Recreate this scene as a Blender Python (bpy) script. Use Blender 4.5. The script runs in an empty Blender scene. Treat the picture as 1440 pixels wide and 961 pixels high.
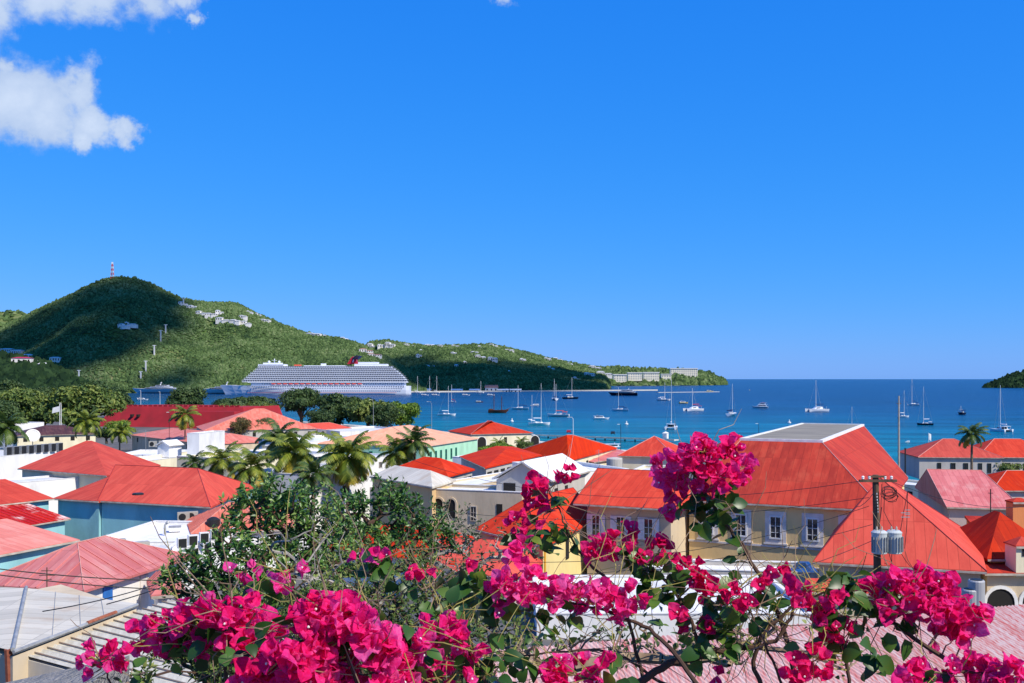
import bpy, math, random
import numpy as np
from mathutils import Vector, Matrix
from mathutils.bvhtree import BVHTree
R = math.radians
scene = bpy.context.scene
COL = scene.collection
rng = random.Random(7)
# ------------------------------------------------------------------ camera, sky, sun, exposure
F = 1400.0; CX = 720.0; HY = 533.0; CAMH = 28.0          # photo is 1440 x 961, the horizon is at row 533
cam_d = bpy.data.cameras.new('camera'); cam = bpy.data.objects.new('camera', cam_d); COL.objects.link(cam)
cam_d.sensor_width = 36.0; cam_d.lens = 36.0*F/1440.0
cam_d.shift_y = (HY-480.5)/1440.0
cam_d.clip_start = 0.1; cam_d.clip_end = 200000.0
cam.location = (0, 0, CAMH); cam.rotation_euler = (R(90), 0, 0)
scene.camera = cam
SUN_AZ = R(128); SUN_EL = R(47)                             # azimuth measured from +Y towards +X
S = Vector((math.sin(SUN_AZ)*math.cos(SUN_EL), math.cos(SUN_AZ)*math.cos(SUN_EL), math.sin(SUN_EL)))
sun_d = bpy.data.lights.new('sun', 'SUN'); sun_d.energy = 5.0; sun_d.angle = R(0.53); sun_d.color = (1.0, 0.93, 0.80)
sun = bpy.data.objects.new('sun', sun_d); COL.objects.link(sun)
sun.rotation_euler = S.to_track_quat('Z', 'Y').to_euler()
world = bpy.data.worlds.new('World'); scene.world = world; world.use_nodes = True
wn = world.node_tree.nodes; wl = world.node_tree.links
for n in list(wn): wn.remove(n)
wout = wn.new('ShaderNodeOutputWorld'); wbg = wn.new('ShaderNodeBackground'); wl.new(wbg.outputs[0], wout.inputs[0])
sky = wn.new('ShaderNodeTexSky'); sky.sky_type = 'NISHITA'; sky.sun_disc = False
sky.sun_elevation = SUN_EL; sky.sun_rotation = SUN_AZ
sky.air_density = 1.0; sky.dust_density = 0.2; sky.ozone_density = 4.0; sky.altitude = 100
wbg.inputs[1].default_value = 0.125
def wmath(op, a, b=None, c=None):
    n = wn.new('ShaderNodeMath'); n.operation = op
    for i, v in enumerate((a, b, c)):
        if v is None: continue
        if isinstance(v, (int, float)): n.inputs[i].default_value = v
        else: wl.new(v, n.inputs[i])
    return n.outputs[0]
# clear tropical air: each channel of the sky model gets its own contrast, so the zenith is deep blue and the horizon pale
ssep = wn.new('ShaderNodeSeparateColor'); scom = wn.new('ShaderNodeCombineColor'); wl.new(sky.outputs[0], ssep.inputs[0])
for ch, k_, e_ in ((0, 0.1002, 1.45), (1, 1.026, 0.58), (2, 4.31, 0.25)): wl.new(wmath('MULTIPLY', wmath('POWER', ssep.outputs[ch], e_), k_), scom.inputs[ch])
tc = wn.new('ShaderNodeTexCoord')
wnoise = wn.new('ShaderNodeTexNoise'); wnoise.inputs['Scale'].default_value = 15.0; wnoise.inputs['Detail'].default_value = 12.0; wnoise.inputs['Roughness'].default_value = 0.62
wmap = wn.new('ShaderNodeMapping'); wmap.inputs['Scale'].default_value = (1, 1, 1.3); wl.new(tc.outputs['Generated'], wmap.inputs[0])
wl.new(wmap.outputs[0], wnoise.inputs[0])
def sky_dir(px, py): return Vector(((px-CX)/F, 1.0, (HY-py)/F)).normalized()
wdn = wn.new('ShaderNodeTexNoise'); wdn.inputs['Scale'].default_value = 9.0; wdn.inputs['Detail'].default_value = 4.0; wl.new(tc.outputs['Generated'], wdn.inputs[0])
wd1 = wn.new('ShaderNodeVectorMath'); wd1.operation = 'MULTIPLY_ADD'; wl.new(wdn.outputs['Color'], wd1.inputs[0]); wd1.inputs[1].default_value = (.07, .07, .05); wd1.inputs[2].default_value = (-.035, -.035, -.025)
wd2 = wn.new('ShaderNodeVectorMath'); wd2.operation = 'ADD'; wl.new(tc.outputs['Generated'], wd2.inputs[0]); wl.new(wd1.outputs[0], wd2.inputs[1])
wde = wn.new('ShaderNodeTexNoise'); wde.inputs['Scale'].default_value = 34.0; wde.inputs['Detail'].default_value = 6.0; wde.inputs['Roughness'].default_value = 0.65; wl.new(tc.outputs['Generated'], wde.inputs[0])
wd3 = wn.new('ShaderNodeVectorMath'); wd3.operation = 'MULTIPLY_ADD'; wl.new(wde.outputs['Color'], wd3.inputs[0]); wd3.inputs[1].default_value = (.045, .045, .035); wd3.inputs[2].default_value = (-.0225, -.0225, -.0175)
wd4 = wn.new('ShaderNodeVectorMath'); wd4.operation = 'ADD'; wl.new(wd2.outputs[0], wd4.inputs[0]); wl.new(wd3.outputs[0], wd4.inputs[1])
# cumulus lobes given as directions in the sky and their angular radii
lobes = [(-40,130,66,.75),(14,138,56,.8),(62,148,48,.85),(105,125,38,.9),(130,165,36,.72),(178,178,26,.6),(60,170,46,.6),(122,192,22,.5),(0,92,20,.5),
         (-30,-6,56,.6),(60,-14,52,.5),(130,-14,52,.52),(200,-10,52,.52),(258,-4,38,.4),(268,30,18,.2),(700,-10,26,-.1)]
den = None
for px, py, r, k in lobes:
    d = wn.new('ShaderNodeVectorMath'); d.operation = 'DISTANCE'; wl.new(wd4.outputs[0], d.inputs[0]); d.inputs[1].default_value = sky_dir(px, py)
    v = wmath('SUBTRACT', 1.0, wmath('DIVIDE', d.outputs['Value'], r/F))
    v = wmath('MULTIPLY', wmath('MAXIMUM', v, -1.0), 1.0)
    v = wmath('ADD', v, (k-0.6)*0.5)
    den = v if den is None else wmath('SMOOTH_MAX', den, v, 0.18)
den = wmath('ADD', den, wmath('MULTIPLY', wmath('SUBTRACT', wnoise.outputs['Fac'], 0.5), 1.5))
cov = wn.new('ShaderNodeMapRange'); cov.interpolation_type = 'SMOOTHSTEP'; wl.new(den, cov.inputs[0]); cov.inputs[1].default_value = -0.02; cov.inputs[2].default_value = 0.55
cov.inputs[4].default_value = 0.95
# cloud light and shade painted into its colour: thick parts bright, thin parts greyer
wn2 = wn.new('ShaderNodeTexNoise'); wn2.inputs['Scale'].default_value = 14.0; wn2.inputs['Detail'].default_value = 5.0; wl.new(tc.outputs['Generated'], wn2.inputs[0])
ccol = wn.new('ShaderNodeMix'); ccol.data_type = 'RGBA'; wl.new(wmath('ADD', wmath('MULTIPLY', wn2.outputs['Fac'], 0.7), wmath('MULTIPLY', wmath('SUBTRACT', den, 0.35), 0.55)), ccol.inputs[0])
ccol.inputs[6].default_value = (2.3, 3.3, 5.2, 1); ccol.inputs[7].default_value = (5.0, 5.7, 6.8, 1)
cmx = wn.new('ShaderNodeMix'); cmx.data_type = 'RGBA'; wl.new(cov.outputs[0], cmx.inputs[0]); wl.new(scom.outputs[0], cmx.inputs[6]); wl.new(ccol.outputs[2], cmx.inputs[7])
wl.new(cmx.outputs[2], wbg.inputs[0])
scene.view_settings.view_transform = 'Standard'; scene.view_settings.look = 'None'
scene.view_settings.gamma = 1.0; scene.view_settings.exposure = 0.25
scene.cycles.max_bounces = 6; scene.cycles.transparent_max_bounces = 8; scene.cycles.diffuse_bounces = 3; scene.cycles.glossy_bounces = 2
# ------------------------------------------------------------------ pixel -> world
def P(px, py, Y): return Vector(((px-CX)/F*Y, Y, CAMH+(HY-py)/F*Y))
def G(px, py, z=0.0):
    Y = (CAMH-z)*F/(py-HY); return Vector(((px-CX)/F*Y, Y, z))
_gy = [-40, 0, 3.2, 4.2, 12, 25, 45, 80, 330, 420, 2000]
_gz = [26.4, 26.2, 26.0, 20.5, 18.6, 16.5, 14.0, 11.5, 1.6, 1.3, 1.3]
def ground(Y): return float(np.interp(Y, _gy, _gz))
def solve(py, h):                                          # height of an eave h above the ground seen at row py
    lo, hi = 5.0, 900.0
    for _ in range(60):
        Y = (lo+hi)/2; z = ground(Y)+h
        if HY+(CAMH-z)/Y*F > py: lo = Y
        else: hi = Y
    return Y, ground(Y)+h
# ------------------------------------------------------------------ materials
MATS = {}
def newmat(name):
    m = bpy.data.materials.new(name); m.use_nodes = True
    nt = m.node_tree; b = nt.nodes['Principled BSDF']
    return m, nt, b
def mat(name, c1, c2=None, rough=0.7, scale=1.5, metal=0.0, spec=0.3, bump=0.0, bscale=None, detail=6.0, stretch=(1,1,1), stain=None, stain_amt=0.5, stain_scale=0.6, trans=0.0, sat=None):
    if name in MATS: return MATS[name]
    m, nt, b = newmat(name); N = nt.nodes; Lk = nt.links
    b.inputs['Roughness'].default_value = rough; b.inputs['Metallic'].default_value = metal
    b.inputs['Specular IOR Level'].default_value = spec
    tcn = N.new('ShaderNodeTexCoord'); mp = N.new('ShaderNodeMapping'); mp.inputs['Scale'].default_value = stretch
    Lk.new(tcn.outputs['Object'], mp.inputs[0])
    c2 = c2 or tuple(x*0.78 for x in c1)
    nz = N.new('ShaderNodeTexNoise'); nz.inputs['Scale'].default_value = scale; nz.inputs['Detail'].default_value = detail; Lk.new(mp.outputs[0], nz.inputs[0])
    rp = N.new('ShaderNodeValToRGB'); Lk.new(nz.outputs['Fac'], rp.inputs[0])
    rp.color_ramp.elements[0].position = 0.32; rp.color_ramp.elements[0].color = (*c2, 1)
    rp.color_ramp.elements[1].position = 0.68; rp.color_ramp.elements[1].color = (*c1, 1)
    out = rp.outputs[0]
    if stain:
        n2 = N.new('ShaderNodeTexNoise'); n2.inputs['Scale'].default_value = stain_scale; n2.inputs['Detail'].default_value = 8; n2.inputs['Roughness'].default_value = 0.65; Lk.new(mp.outputs[0], n2.inputs[0])
        r2 = N.new('ShaderNodeValToRGB'); Lk.new(n2.outputs['Fac'], r2.inputs[0])
        r2.color_ramp.elements[0].position = 0.5; r2.color_ramp.elements[0].color = (0, 0, 0, 1)
        r2.color_ramp.elements[1].position = 0.66; r2.color_ramp.elements[1].color = (stain_amt,)*3+(1,)
        mx = N.new('ShaderNodeMix'); mx.data_type = 'RGBA'; Lk.new(r2.outputs[0], mx.inputs[0]); Lk.new(out, mx.inputs[6]); mx.inputs[7].default_value = (*stain, 1)
        out = mx.outputs[2]
    Lk.new(out, b.inputs['Base Color'])
    if bump:
        n3 = N.new('ShaderNodeTexNoise'); n3.inputs['Scale'].default_value = bscale or scale*4; n3.inputs['Detail'].default_value = 5; Lk.new(mp.outputs[0], n3.inputs[0])
        bp = N.new('ShaderNodeBump'); bp.inputs['Strength'].default_value = bump; bp.inputs['Distance'].default_value = 0.1
        Lk.new(n3.outputs['Fac'], bp.inputs['Height']); Lk.new(bp.outputs[0], b.inputs['Normal'])
    if trans:
        tr = N.new('ShaderNodeBsdfTranslucent'); Lk.new(out, tr.inputs[0])
        ms = N.new('ShaderNodeMixShader'); ms.inputs[0].default_value = trans
        Lk.new(b.outputs[0], ms.inputs[1]); Lk.new(tr.outputs[0], ms.inputs[2]); Lk.new(ms.outputs[0], N['Material Output'].inputs[0])
    MATS[name] = m; return m
def leafmat(name, cols, rough=0.55, trans=0.3, spec=0.4, scale=0.35, fine=0):
    """foliage: every leaf island gets its own tint, larger clumps vary too"""
    if name in MATS: return MATS[name]
    m, nt, b = newmat(name); N = nt.nodes; Lk = nt.links
    b.inputs['Roughness'].default_value = rough; b.inputs['Specular IOR Level'].default_value = spec
    g = N.new('ShaderNodeNewGeometry'); rp = N.new('ShaderNodeValToRGB')
    nz = N.new('ShaderNodeTexNoise'); nz.inputs['Scale'].default_value = scale; nz.inputs['Detail'].default_value = 3; Lk.new(g.outputs['Position'], nz.inputs[0])
    a = N.new('ShaderNodeMath'); a.operation = 'MULTIPLY_ADD'; Lk.new(nz.outputs['Fac'], a.inputs[0]); a.inputs[1].default_value = 1.3; a.inputs[2].default_value = -0.5
    a2 = N.new('ShaderNodeMath'); a2.operation = 'MULTIPLY_ADD'; Lk.new(g.outputs['Random Per Island'], a2.inputs[0]); a2.inputs[1].default_value = 0.7; Lk.new(a.outputs[0], a2.inputs[2])
    if fine:                                               # mottling and veins inside one petal or leaf
        nf = N.new('ShaderNodeTexNoise'); nf.inputs['Scale'].default_value = fine; nf.inputs['Detail'].default_value = 5; nf.inputs['Distortion'].default_value = 1.5; Lk.new(g.outputs['Position'], nf.inputs[0])
        a3 = N.new('ShaderNodeMath'); a3.operation = 'MULTIPLY_ADD'; Lk.new(nf.outputs['Fac'], a3.inputs[0]); a3.inputs[1].default_value = 1.1; Lk.new(a2.outputs[0], a3.inputs[2])
        a4 = N.new('ShaderNodeMath'); a4.operation = 'SUBTRACT'; Lk.new(a3.outputs[0], a4.inputs[0]); a4.inputs[1].default_value = .55; a2 = a4
        bp = N.new('ShaderNodeBump'); bp.inputs['Strength'].default_value = .5; bp.inputs['Distance'].default_value = .004; Lk.new(nf.outputs['Fac'], bp.inputs['Height']); Lk.new(bp.outputs[0], b.inputs['Normal'])
    Lk.new(a2.outputs[0], rp.inputs[0])
    while len(rp.color_ramp.elements) < len(cols): rp.color_ramp.elements.new(0.5)
    for i, c in enumerate(cols):
        rp.color_ramp.elements[i].position = i/(len(cols)-1)*0.9+0.05; rp.color_ramp.elements[i].color = (*c, 1)
    Lk.new(rp.outputs[0], b.inputs['Base Color'])
    if trans:
        tr = N.new('ShaderNodeBsdfTranslucent'); Lk.new(rp.outputs[0], tr.inputs[0])
        ms = N.new('ShaderNodeMixShader'); ms.inputs[0].default_value = trans
        Lk.new(b.outputs[0], ms.inputs[1]); Lk.new(tr.outputs[0], ms.inputs[2]); Lk.new(ms.outputs[0], N['Material Output'].inputs[0])
    MATS[name] = m; return m
# ------------------------------------------------------------------ meshes and objects
class MB:
    def __init__(s): s.v = []; s.f = []; s.m = []; s.cur = 0
    def add(s, vs, fs):
        o = len(s.v); s.v.extend([tuple(v) for v in vs])
        for f in fs: s.f.append([i+o for i in f]); s.m.append(s.cur)
        return s
    def box(s, c, d, rz=0.0, tilt=None):
        x, y, z = d[0]/2, d[1]/2, d[2]/2
        vs = [Vector((a*x, b*y, e*z)) for e in (-1, 1) for b in (-1, 1) for a in (-1, 1)]
        M = Matrix.Rotation(rz, 3, 'Z')
        if tilt: M = M @ Matrix.Rotation(tilt[0], 3, tilt[1])
        vs = [M @ v + Vector(c) for v in vs]
        return s.add(vs, [(0,2,3,1),(4,5,7,6),(0,1,5,4),(2,6,7,3),(0,4,6,2),(1,3,7,5)])
    def box2(s, a, b):
        return s.box([(a[i]+b[i])/2 for i in range(3)], [abs(b[i]-a[i]) for i in range(3)])
    def quad(s, *vs): return s.add(vs, [tuple(range(len(vs)))])
    def prism(s, poly, z0, z1):                            # poly: xy list counter-clockwise
        n = len(poly); vs = [(p[0], p[1], z0) for p in poly]+[(p[0], p[1], z1) for p in poly]
        return s.add(vs, [tuple(reversed(range(n))), tuple(range(n, 2*n))]+[(i, (i+1) % n, n+(i+1) % n, n+i) for i in range(n)])
    def tube(s, pts, rad, n=6, cap=True):
        pts = [Vector(p) for p in pts]
        if not isinstance(rad, (list, tuple)): rad = [rad]*len(pts)
        vs = []; fs = []; prev = None
        for i, p in enumerate(pts):
            d = (pts[min(i+1, len(pts)-1)]-pts[max(i-1, 0)])
            d = d.normalized() if d.length > 1e-9 else Vector((0, 0, 1))
            if prev is None:
                u = d.orthogonal().normalized()
            else:
                u = prev-d*prev.dot(d); u = u.normalized() if u.length > 1e-6 else d.orthogonal().normalized()
            prev = u; w = d.cross(u)
            for k in range(n):
                a = 2*math.pi*k/n; vs.append(p+(u*math.cos(a)+w*math.sin(a))*rad[i])
        for i in range(len(pts)-1):
            for k in range(n):
                fs.append((i*n+k, i*n+(k+1) % n, (i+1)*n+(k+1) % n, (i+1)*n+k))
        if cap: fs.append(tuple(reversed(range(n)))); fs.append(tuple(range((len(pts)-1)*n, len(pts)*n)))
        return s.add(vs, fs)
    def lathe(s, prof, c=(0, 0, 0), n=16):
        vs = []; fs = []
        for r, z in prof:
            for k in range(n):
                a = 2*math.pi*k/n; vs.append((c[0]+r*math.cos(a), c[1]+r*math.sin(a), c[2]+z))
        for i in range(len(prof)-1):
            for k in range(n): fs.append((i*n+k, i*n+(k+1) % n, (i+1)*n+(k+1) % n, (i+1)*n+k))
        fs.append(tuple(reversed(range(n)))); fs.append(tuple(range((len(prof)-1)*n, len(prof)*n)))
        return s.add(vs, fs)
    def ball(s, c, r, n=8, sc=(1, 1, 1)):
        prof = [(math.sin(math.pi*i/n)*r, -math.cos(math.pi*i/n)*r) for i in range(n+1)]
        vs = []; fs = []; m = n+2
        for rr, z in prof:
            for k in range(m):
                a = 2*math.pi*k/m; vs.append((c[0]+max(rr, 1e-4)*math.cos(a)*sc[0], c[1]+max(rr, 1e-4)*math.sin(a)*sc[1], c[2]+z*sc[2]))
        for i in range(n):
            for k in range(m): fs.append((i*m+k, i*m+(k+1) % m, (i+1)*m+(k+1) % m, (i+1)*m+k))
        return s.add(vs, fs)
    def build(s, name, mats, parent=None, smooth=False, origin=None, rz=0.0):
        me = bpy.data.meshes.new(name)
        vs = s.v
        if origin is not None:
            o = Vector(origin); vs = [(v[0]-o.x, v[1]-o.y, v[2]-o.z) for v in vs]
        me.from_pydata(vs, [], s.f); 
        if not isinstance(mats, (list, tuple)): mats = [mats]
        for m in mats: me.materials.append(m)
        if len(mats) > 1: me.polygons.foreach_set('material_index', s.m)
        if smooth: me.polygons.foreach_set('use_smooth', [True]*len(me.polygons))
        me.update()
        o2 = bpy.data.objects.new(name, me); COL.objects.link(o2)
        if origin is not None: o2.location = origin
        if rz: o2.rotation_euler[2] = rz
        if parent: o2.parent = parent
        return o2
def npmesh(name, V, Fc, mats, parent=None, smooth=False, loc=None):
    """fast mesh from numpy arrays; Fc is (n,k)"""
    V = np.asarray(V, dtype=np.float32).reshape(-1, 3); Fc = np.asarray(Fc, dtype=np.int32)
    if loc is not None: V = V-np.array(loc, dtype=np.float32)
    k = Fc.shape[1]; me = bpy.data.meshes.new(name)
    me.vertices.add(len(V)); me.vertices.foreach_set('co', V.ravel())
    me.loops.add(Fc.size); me.loops.foreach_set('vertex_index', Fc.ravel())
    me.polygons.add(len(Fc)); me.polygons.foreach_set('loop_start', np.arange(len(Fc), dtype=np.int32)*k)
    me.polygons.foreach_set('loop_total', np.full(len(Fc), k, dtype=np.int32))
    me.polygons.foreach_set('use_smooth', np.full(len(Fc), smooth))
    if not isinstance(mats, (list, tuple)): mats = [mats]
    for m in mats: me.materials.append(m)
    me.update(calc_edges=True)
    o = bpy.data.objects.new(name, me); COL.objects.link(o)
    if loc is not None: o.location = loc
    if parent: o.parent = parent
    return o
def tag(o, label=None, cat=None, group=None, kind=None):
    if label: o['label'] = label
    if cat: o['category'] = cat
    if group: o['group'] = group
    if kind: o['kind'] = kind
    return o
def thing(name, label, cat, loc=(0, 0, 0), rz=0.0, group=None):
    o = bpy.data.objects.new(name, None); o.empty_display_size = 0.5; COL.objects.link(o)
    o.location = loc; o.rotation_euler = (0, 0, rz); return tag(o, label, cat, group)
def dup(root, loc=None, rz=None, label=None, group=None, scale=None, cat=None):
    def cp(o, par):
        c = o.copy(); COL.objects.link(c)
        if par: c.parent = par
        for ch in o.children: cp(ch, c)
        return c
    r = cp(root, None)
    if loc is not None: r.location = loc
    if rz is not None: r.rotation_euler = (0, 0, rz)
    if label: r['label'] = label
    if group: r['group'] = group
    if cat: r['category'] = cat
    if scale: r.scale = (scale,)*3 if isinstance(scale, (int, float)) else scale
    return r
# value noise for terrain
def vnoise(x, y, seed=0):
    x = np.asarray(x, float); y = np.asarray(y, float)
    xi = np.floor(x).astype(np.int64); yi = np.floor(y).astype(np.int64); fx = x-xi; fy = y-yi
    fx = fx*fx*(3-2*fx); fy = fy*fy*(3-2*fy)
    def h(a, b):
        n = (a*374761393+b*668265263+seed*974634777) & 0x7fffffff
        n = (n ^ (n >> 13))*1274126177 & 0x7fffffff
        return ((n ^ (n >> 16)) & 0xffff)/65535.0
    return (h(xi, yi)*(1-fx)+h(xi+1, yi)*fx)*(1-fy)+(h(xi, yi+1)*(1-fx)+h(xi+1, yi+1)*fx)*fy
def fbm(x, y, o=4, seed=0):
    s = 0; a = 0.5; 
    for i in range(o): s = s+a*(vnoise(x*2**i, y*2**i, seed+i)-0.5); a *= 0.55
    return s
# ------------------------------------------------------------------ sea
def sea_material():
    m, nt, b = newmat('sea_water'); N = nt.nodes; L = nt.links
    b.inputs['Roughness'].default_value = 0.22; b.inputs['IOR'].default_value = 1.33; b.inputs['Specular IOR Level'].default_value = 0.03
    g = N.new('ShaderNodeNewGeometry')
    sp = N.new('ShaderNodeSeparateXYZ'); L.new(g.outputs['Position'], sp.inputs[0])
    def M(op, a, c=None, d=None):
        n = N.new('ShaderNodeMath'); n.operation = op
        for i, v in enumerate((a, c, d)):
            if v is None: continue
            if isinstance(v, (int, float)): n.inputs[i].default_value = v
            else: L.new(v, n.inputs[i])
        return n.outputs[0]
    # shallow water near the quay: a sandy bottom makes it turquoise, deepening away from the shore line
    mp = N.new('ShaderNodeMapping'); mp.inputs['Scale'].default_value = (0.0022, 0.009, 1); L.new(g.outputs['Position'], mp.inputs[0])
    nz = N.new('ShaderNodeTexNoise'); nz.inputs['Scale'].default_value = 1.0; nz.inputs['Detail'].default_value = 7; L.new(mp.outputs[0], nz.inputs[0])
    dist = M('ADD', sp.outputs['Y'], M('MULTIPLY', sp.outputs['X'], 0.75))
    dist = M('ADD', dist, M('MULTIPLY', M('SUBTRACT', nz.outputs['Fac'], 0.5), 500.0))
    mr = N.new('ShaderNodeMapRange'); L.new(dist, mr.inputs[0]); mr.inputs[1].default_value = 300; mr.inputs[2].default_value = 1500
    rp = N.new('ShaderNodeValToRGB'); L.new(mr.outputs[0], rp.inputs[0]); e = rp.color_ramp.elements
    e[0].position = 0.0; e[0].color = (0.0, 0.17, 0.20, 1); e[1].position = 1.0; e[1].color = (0.0, 0.032, 0.105, 1)
    q = e.new(0.3); q.color = (0.0, 0.10, 0.175, 1); q = e.new(0.6); q.color = (0.0, 0.05, 0.13, 1)
    # streaks of wind on the surface
    mp2 = N.new('ShaderNodeMapping'); mp2.inputs['Scale'].default_value = (0.008, 0.05, 1); mp2.inputs['Rotation'].default_value = (0, 0, 0.12); L.new(g.outputs['Position'], mp2.inputs[0])
    n2 = N.new('ShaderNodeTexNoise'); n2.inputs['Detail'].default_value = 9; n2.inputs['Roughness'].default_value = 0.7; n2.inputs['Scale'].default_value = 1.0; L.new(mp2.outputs[0], n2.inputs[0])
    mx = N.new('ShaderNodeMix'); mx.data_type = 'RGBA'; mx.blend_type = 'MULTIPLY'; mx.inputs[0].default_value = 1.0
    mr2 = N.new('ShaderNodeMapRange'); L.new(n2.outputs['Fac'], mr2.inputs[0]); mr2.inputs[1].default_value = 0.3; mr2.inputs[2].default_value = 0.7; mr2.inputs[3].default_value = 0.4; mr2.inputs[4].default_value = 1.65
    L.new(rp.outputs[0], mx.inputs[6]); L.new(mr2.outputs[0], mx.inputs[7]); L.new(mx.outputs[2], b.inputs['Base Color'])
    # waves
    n3 = N.new('ShaderNodeTexNoise'); n3.inputs['Scale'].default_value = 0.45; n3.inputs['Detail'].default_value = 6; n3.inputs['Roughness'].default_value = 0.6
    mp3 = N.new('ShaderNodeMapping'); mp3.inputs['Scale'].default_value = (0.6, 1.0, 1); mp3.inputs['Rotation'].default_value = (0, 0, 0.3); L.new(g.outputs['Position'], mp3.inputs[0]); L.new(mp3.outputs[0], n3.inputs[0])
    bp = N.new('ShaderNodeBump'); bp.inputs['Strength'].default_value = 0.9; bp.inputs['Distance'].default_value = 1.0; L.new(n3.outputs['Fac'], bp.inputs['Height']); L.new(bp.outputs[0], b.inputs['Normal'])
    return m
def sea():
    xs = [-70000, -8000, -1500, 0, 1500, 8000, 70000]; ys = [-500, 60, 600, 1800, 6000, 20000, 90000]
    V = [(x, y, 0) for y in ys for x in xs]; n = len(xs)
    Fc = [(j*n+i, j*n+i+1, (j+1)*n+i+1, (j+1)*n+i) for j in range(len(ys)-1) for i in range(n-1)]
    tag(npmesh('sea', V, Fc, sea_material()), kind='structure')
sea()
# ------------------------------------------------------------------ town ground: one sheet ending in a quay
SHORE = [(1500, -60), (330, 110), (200, 190), (104, 243), (62, 330), (26, 396), (-48, 520), (-150, 640), (-270, 710), (-350, 830), (-430, 1000), (-620, 1500), (-900, 1800), (-1800, 2000)]
def shore_y(x):
    xs = [p[0] for p in SHORE][::-1]; ys = [p[1] for p in SHORE][::-1]
    return np.interp(x, xs, ys)
m_ground = mat('dusty_asphalt_ground', (0.14, 0.13, 0.12), (0.07, 0.07, 0.068), rough=0.9, scale=0.08, stain=(0.2, 0.18, 0.15), stain_scale=0.05)
def town_ground():
    xs = np.concatenate([np.linspace(-1800, -400, 40), np.linspace(-390, 330, 180), np.linspace(340, 1500, 30)])
    ts = np.concatenate([np.linspace(-60, 90, 76), np.linspace(95, 1900, 240)])
    X, T = np.meshgrid(xs, ts); Ysh = shore_y(X)
    Y = np.minimum(T, Ysh)                                 # rows beyond the shore collapse onto the quay edge
    Z = np.interp(Y, _gy, _gz)
    Z = np.maximum(Z+0.0, 1.25)
    near = np.clip((Ysh-Y)/60, 0, 1); Z = 1.25+(Z-1.25)*near
    over = T > Ysh; Z = np.where(over, np.maximum(1.25-(T-Ysh)*2.0, -4.0), Z)
    V = np.stack([X, Y, Z], -1).reshape(-1, 3); n = len(xs)
    i, j = np.meshgrid(np.arange(n-1), np.arange(len(ts)-1)); a = (j*n+i).ravel()
    Fc = np.stack([a, a+1, a+n+1, a+n], -1)
    tag(npmesh('town_ground', V, Fc, m_ground), kind='structure')
town_ground()
m_conc = mat('pale_quay_concrete', (0.62, 0.58, 0.5), (0.45, 0.42, 0.36), rough=0.85, scale=0.5)
q = MB()
for (x0, y0), (x1, y1) in zip(SHORE[1:-3], SHORE[2:-2]):
    a = Vector((x0, y0, 0)); b = Vector((x1, y1, 0)); d = (b-a).normalized(); n = Vector((d.y, -d.x, 0))
    q.add([a-n*2+Vector((0, 0, 1.32)), b-n*2+Vector((0, 0, 1.32)), b+n*4+Vector((0, 0, 1.32)), a+n*4+Vector((0, 0, 1.32)),
           a-n*2+Vector((0, 0, -2)), b-n*2+Vector((0, 0, -2)), b+n*4+Vector((0, 0, -2)), a+n*4+Vector((0, 0, -2))],
          [(3,2,1,0), (0,1,5,4), (1,2,6,5), (2,3,7,6), (3,0,4,7)])
tag(q.build('quay', m_conc), kind='structure')
# ------------------------------------------------------------------ far hills
def hill_material(name, dark, mid, light, sc=0.02):
    m, nt, b = newmat(name); N = nt.nodes; L = nt.links
    b.inputs['Roughness'].default_value = 0.95; b.inputs['Specular IOR Level'].default_value = 0.05
    g = N.new('ShaderNodeNewGeometry')
    n1 = N.new('ShaderNodeTexNoise'); n1.inputs['Scale'].default_value = sc; n1.inputs['Detail'].default_value = 9; n1.inputs['Roughness'].default_value = 0.72; L.new(g.outputs['Position'], n1.inputs[0])
    n0 = N.new('ShaderNodeTexNoise'); n0.inputs['Scale'].default_value = sc*0.16; n0.inputs['Detail'].default_value = 4; L.new(g.outputs['Position'], n0.inputs[0])
    ad = N.new('ShaderNodeMath'); ad.operation = 'ADD'; L.new(n1.outputs['Fac'], ad.inputs[0]); L.new(n0.outputs['Fac'], ad.inputs[1])
    h = N.new('ShaderNodeMath'); h.operation = 'MULTIPLY'; h.inputs[1].default_value = 0.5; L.new(ad.outputs[0], h.inputs[0])
    rp = N.new('ShaderNodeValToRGB'); L.new(h.outputs[0], rp.inputs[0]); e = rp.color_ramp.elements
    e[0].position = 0.40; e[0].color = (*dark, 1); e[1].position = 0.62; e[1].color = (*light, 1); q = e.new(0.5); q.color = (*mid, 1)
    L.new(rp.outputs[0], b.inputs['Base Color'])
    return m
m_hill = hill_material('scrub_covered_hill', (0.03, 0.06, 0.02), (0.07, 0.12, 0.03), (0.2, 0.2, 0.09))
m_hill_dark = hill_material('dark_wooded_hill', (0.008, 0.02, 0.008), (0.015, 0.035, 0.012), (0.035, 0.06, 0.02))
LAND = {}
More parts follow.
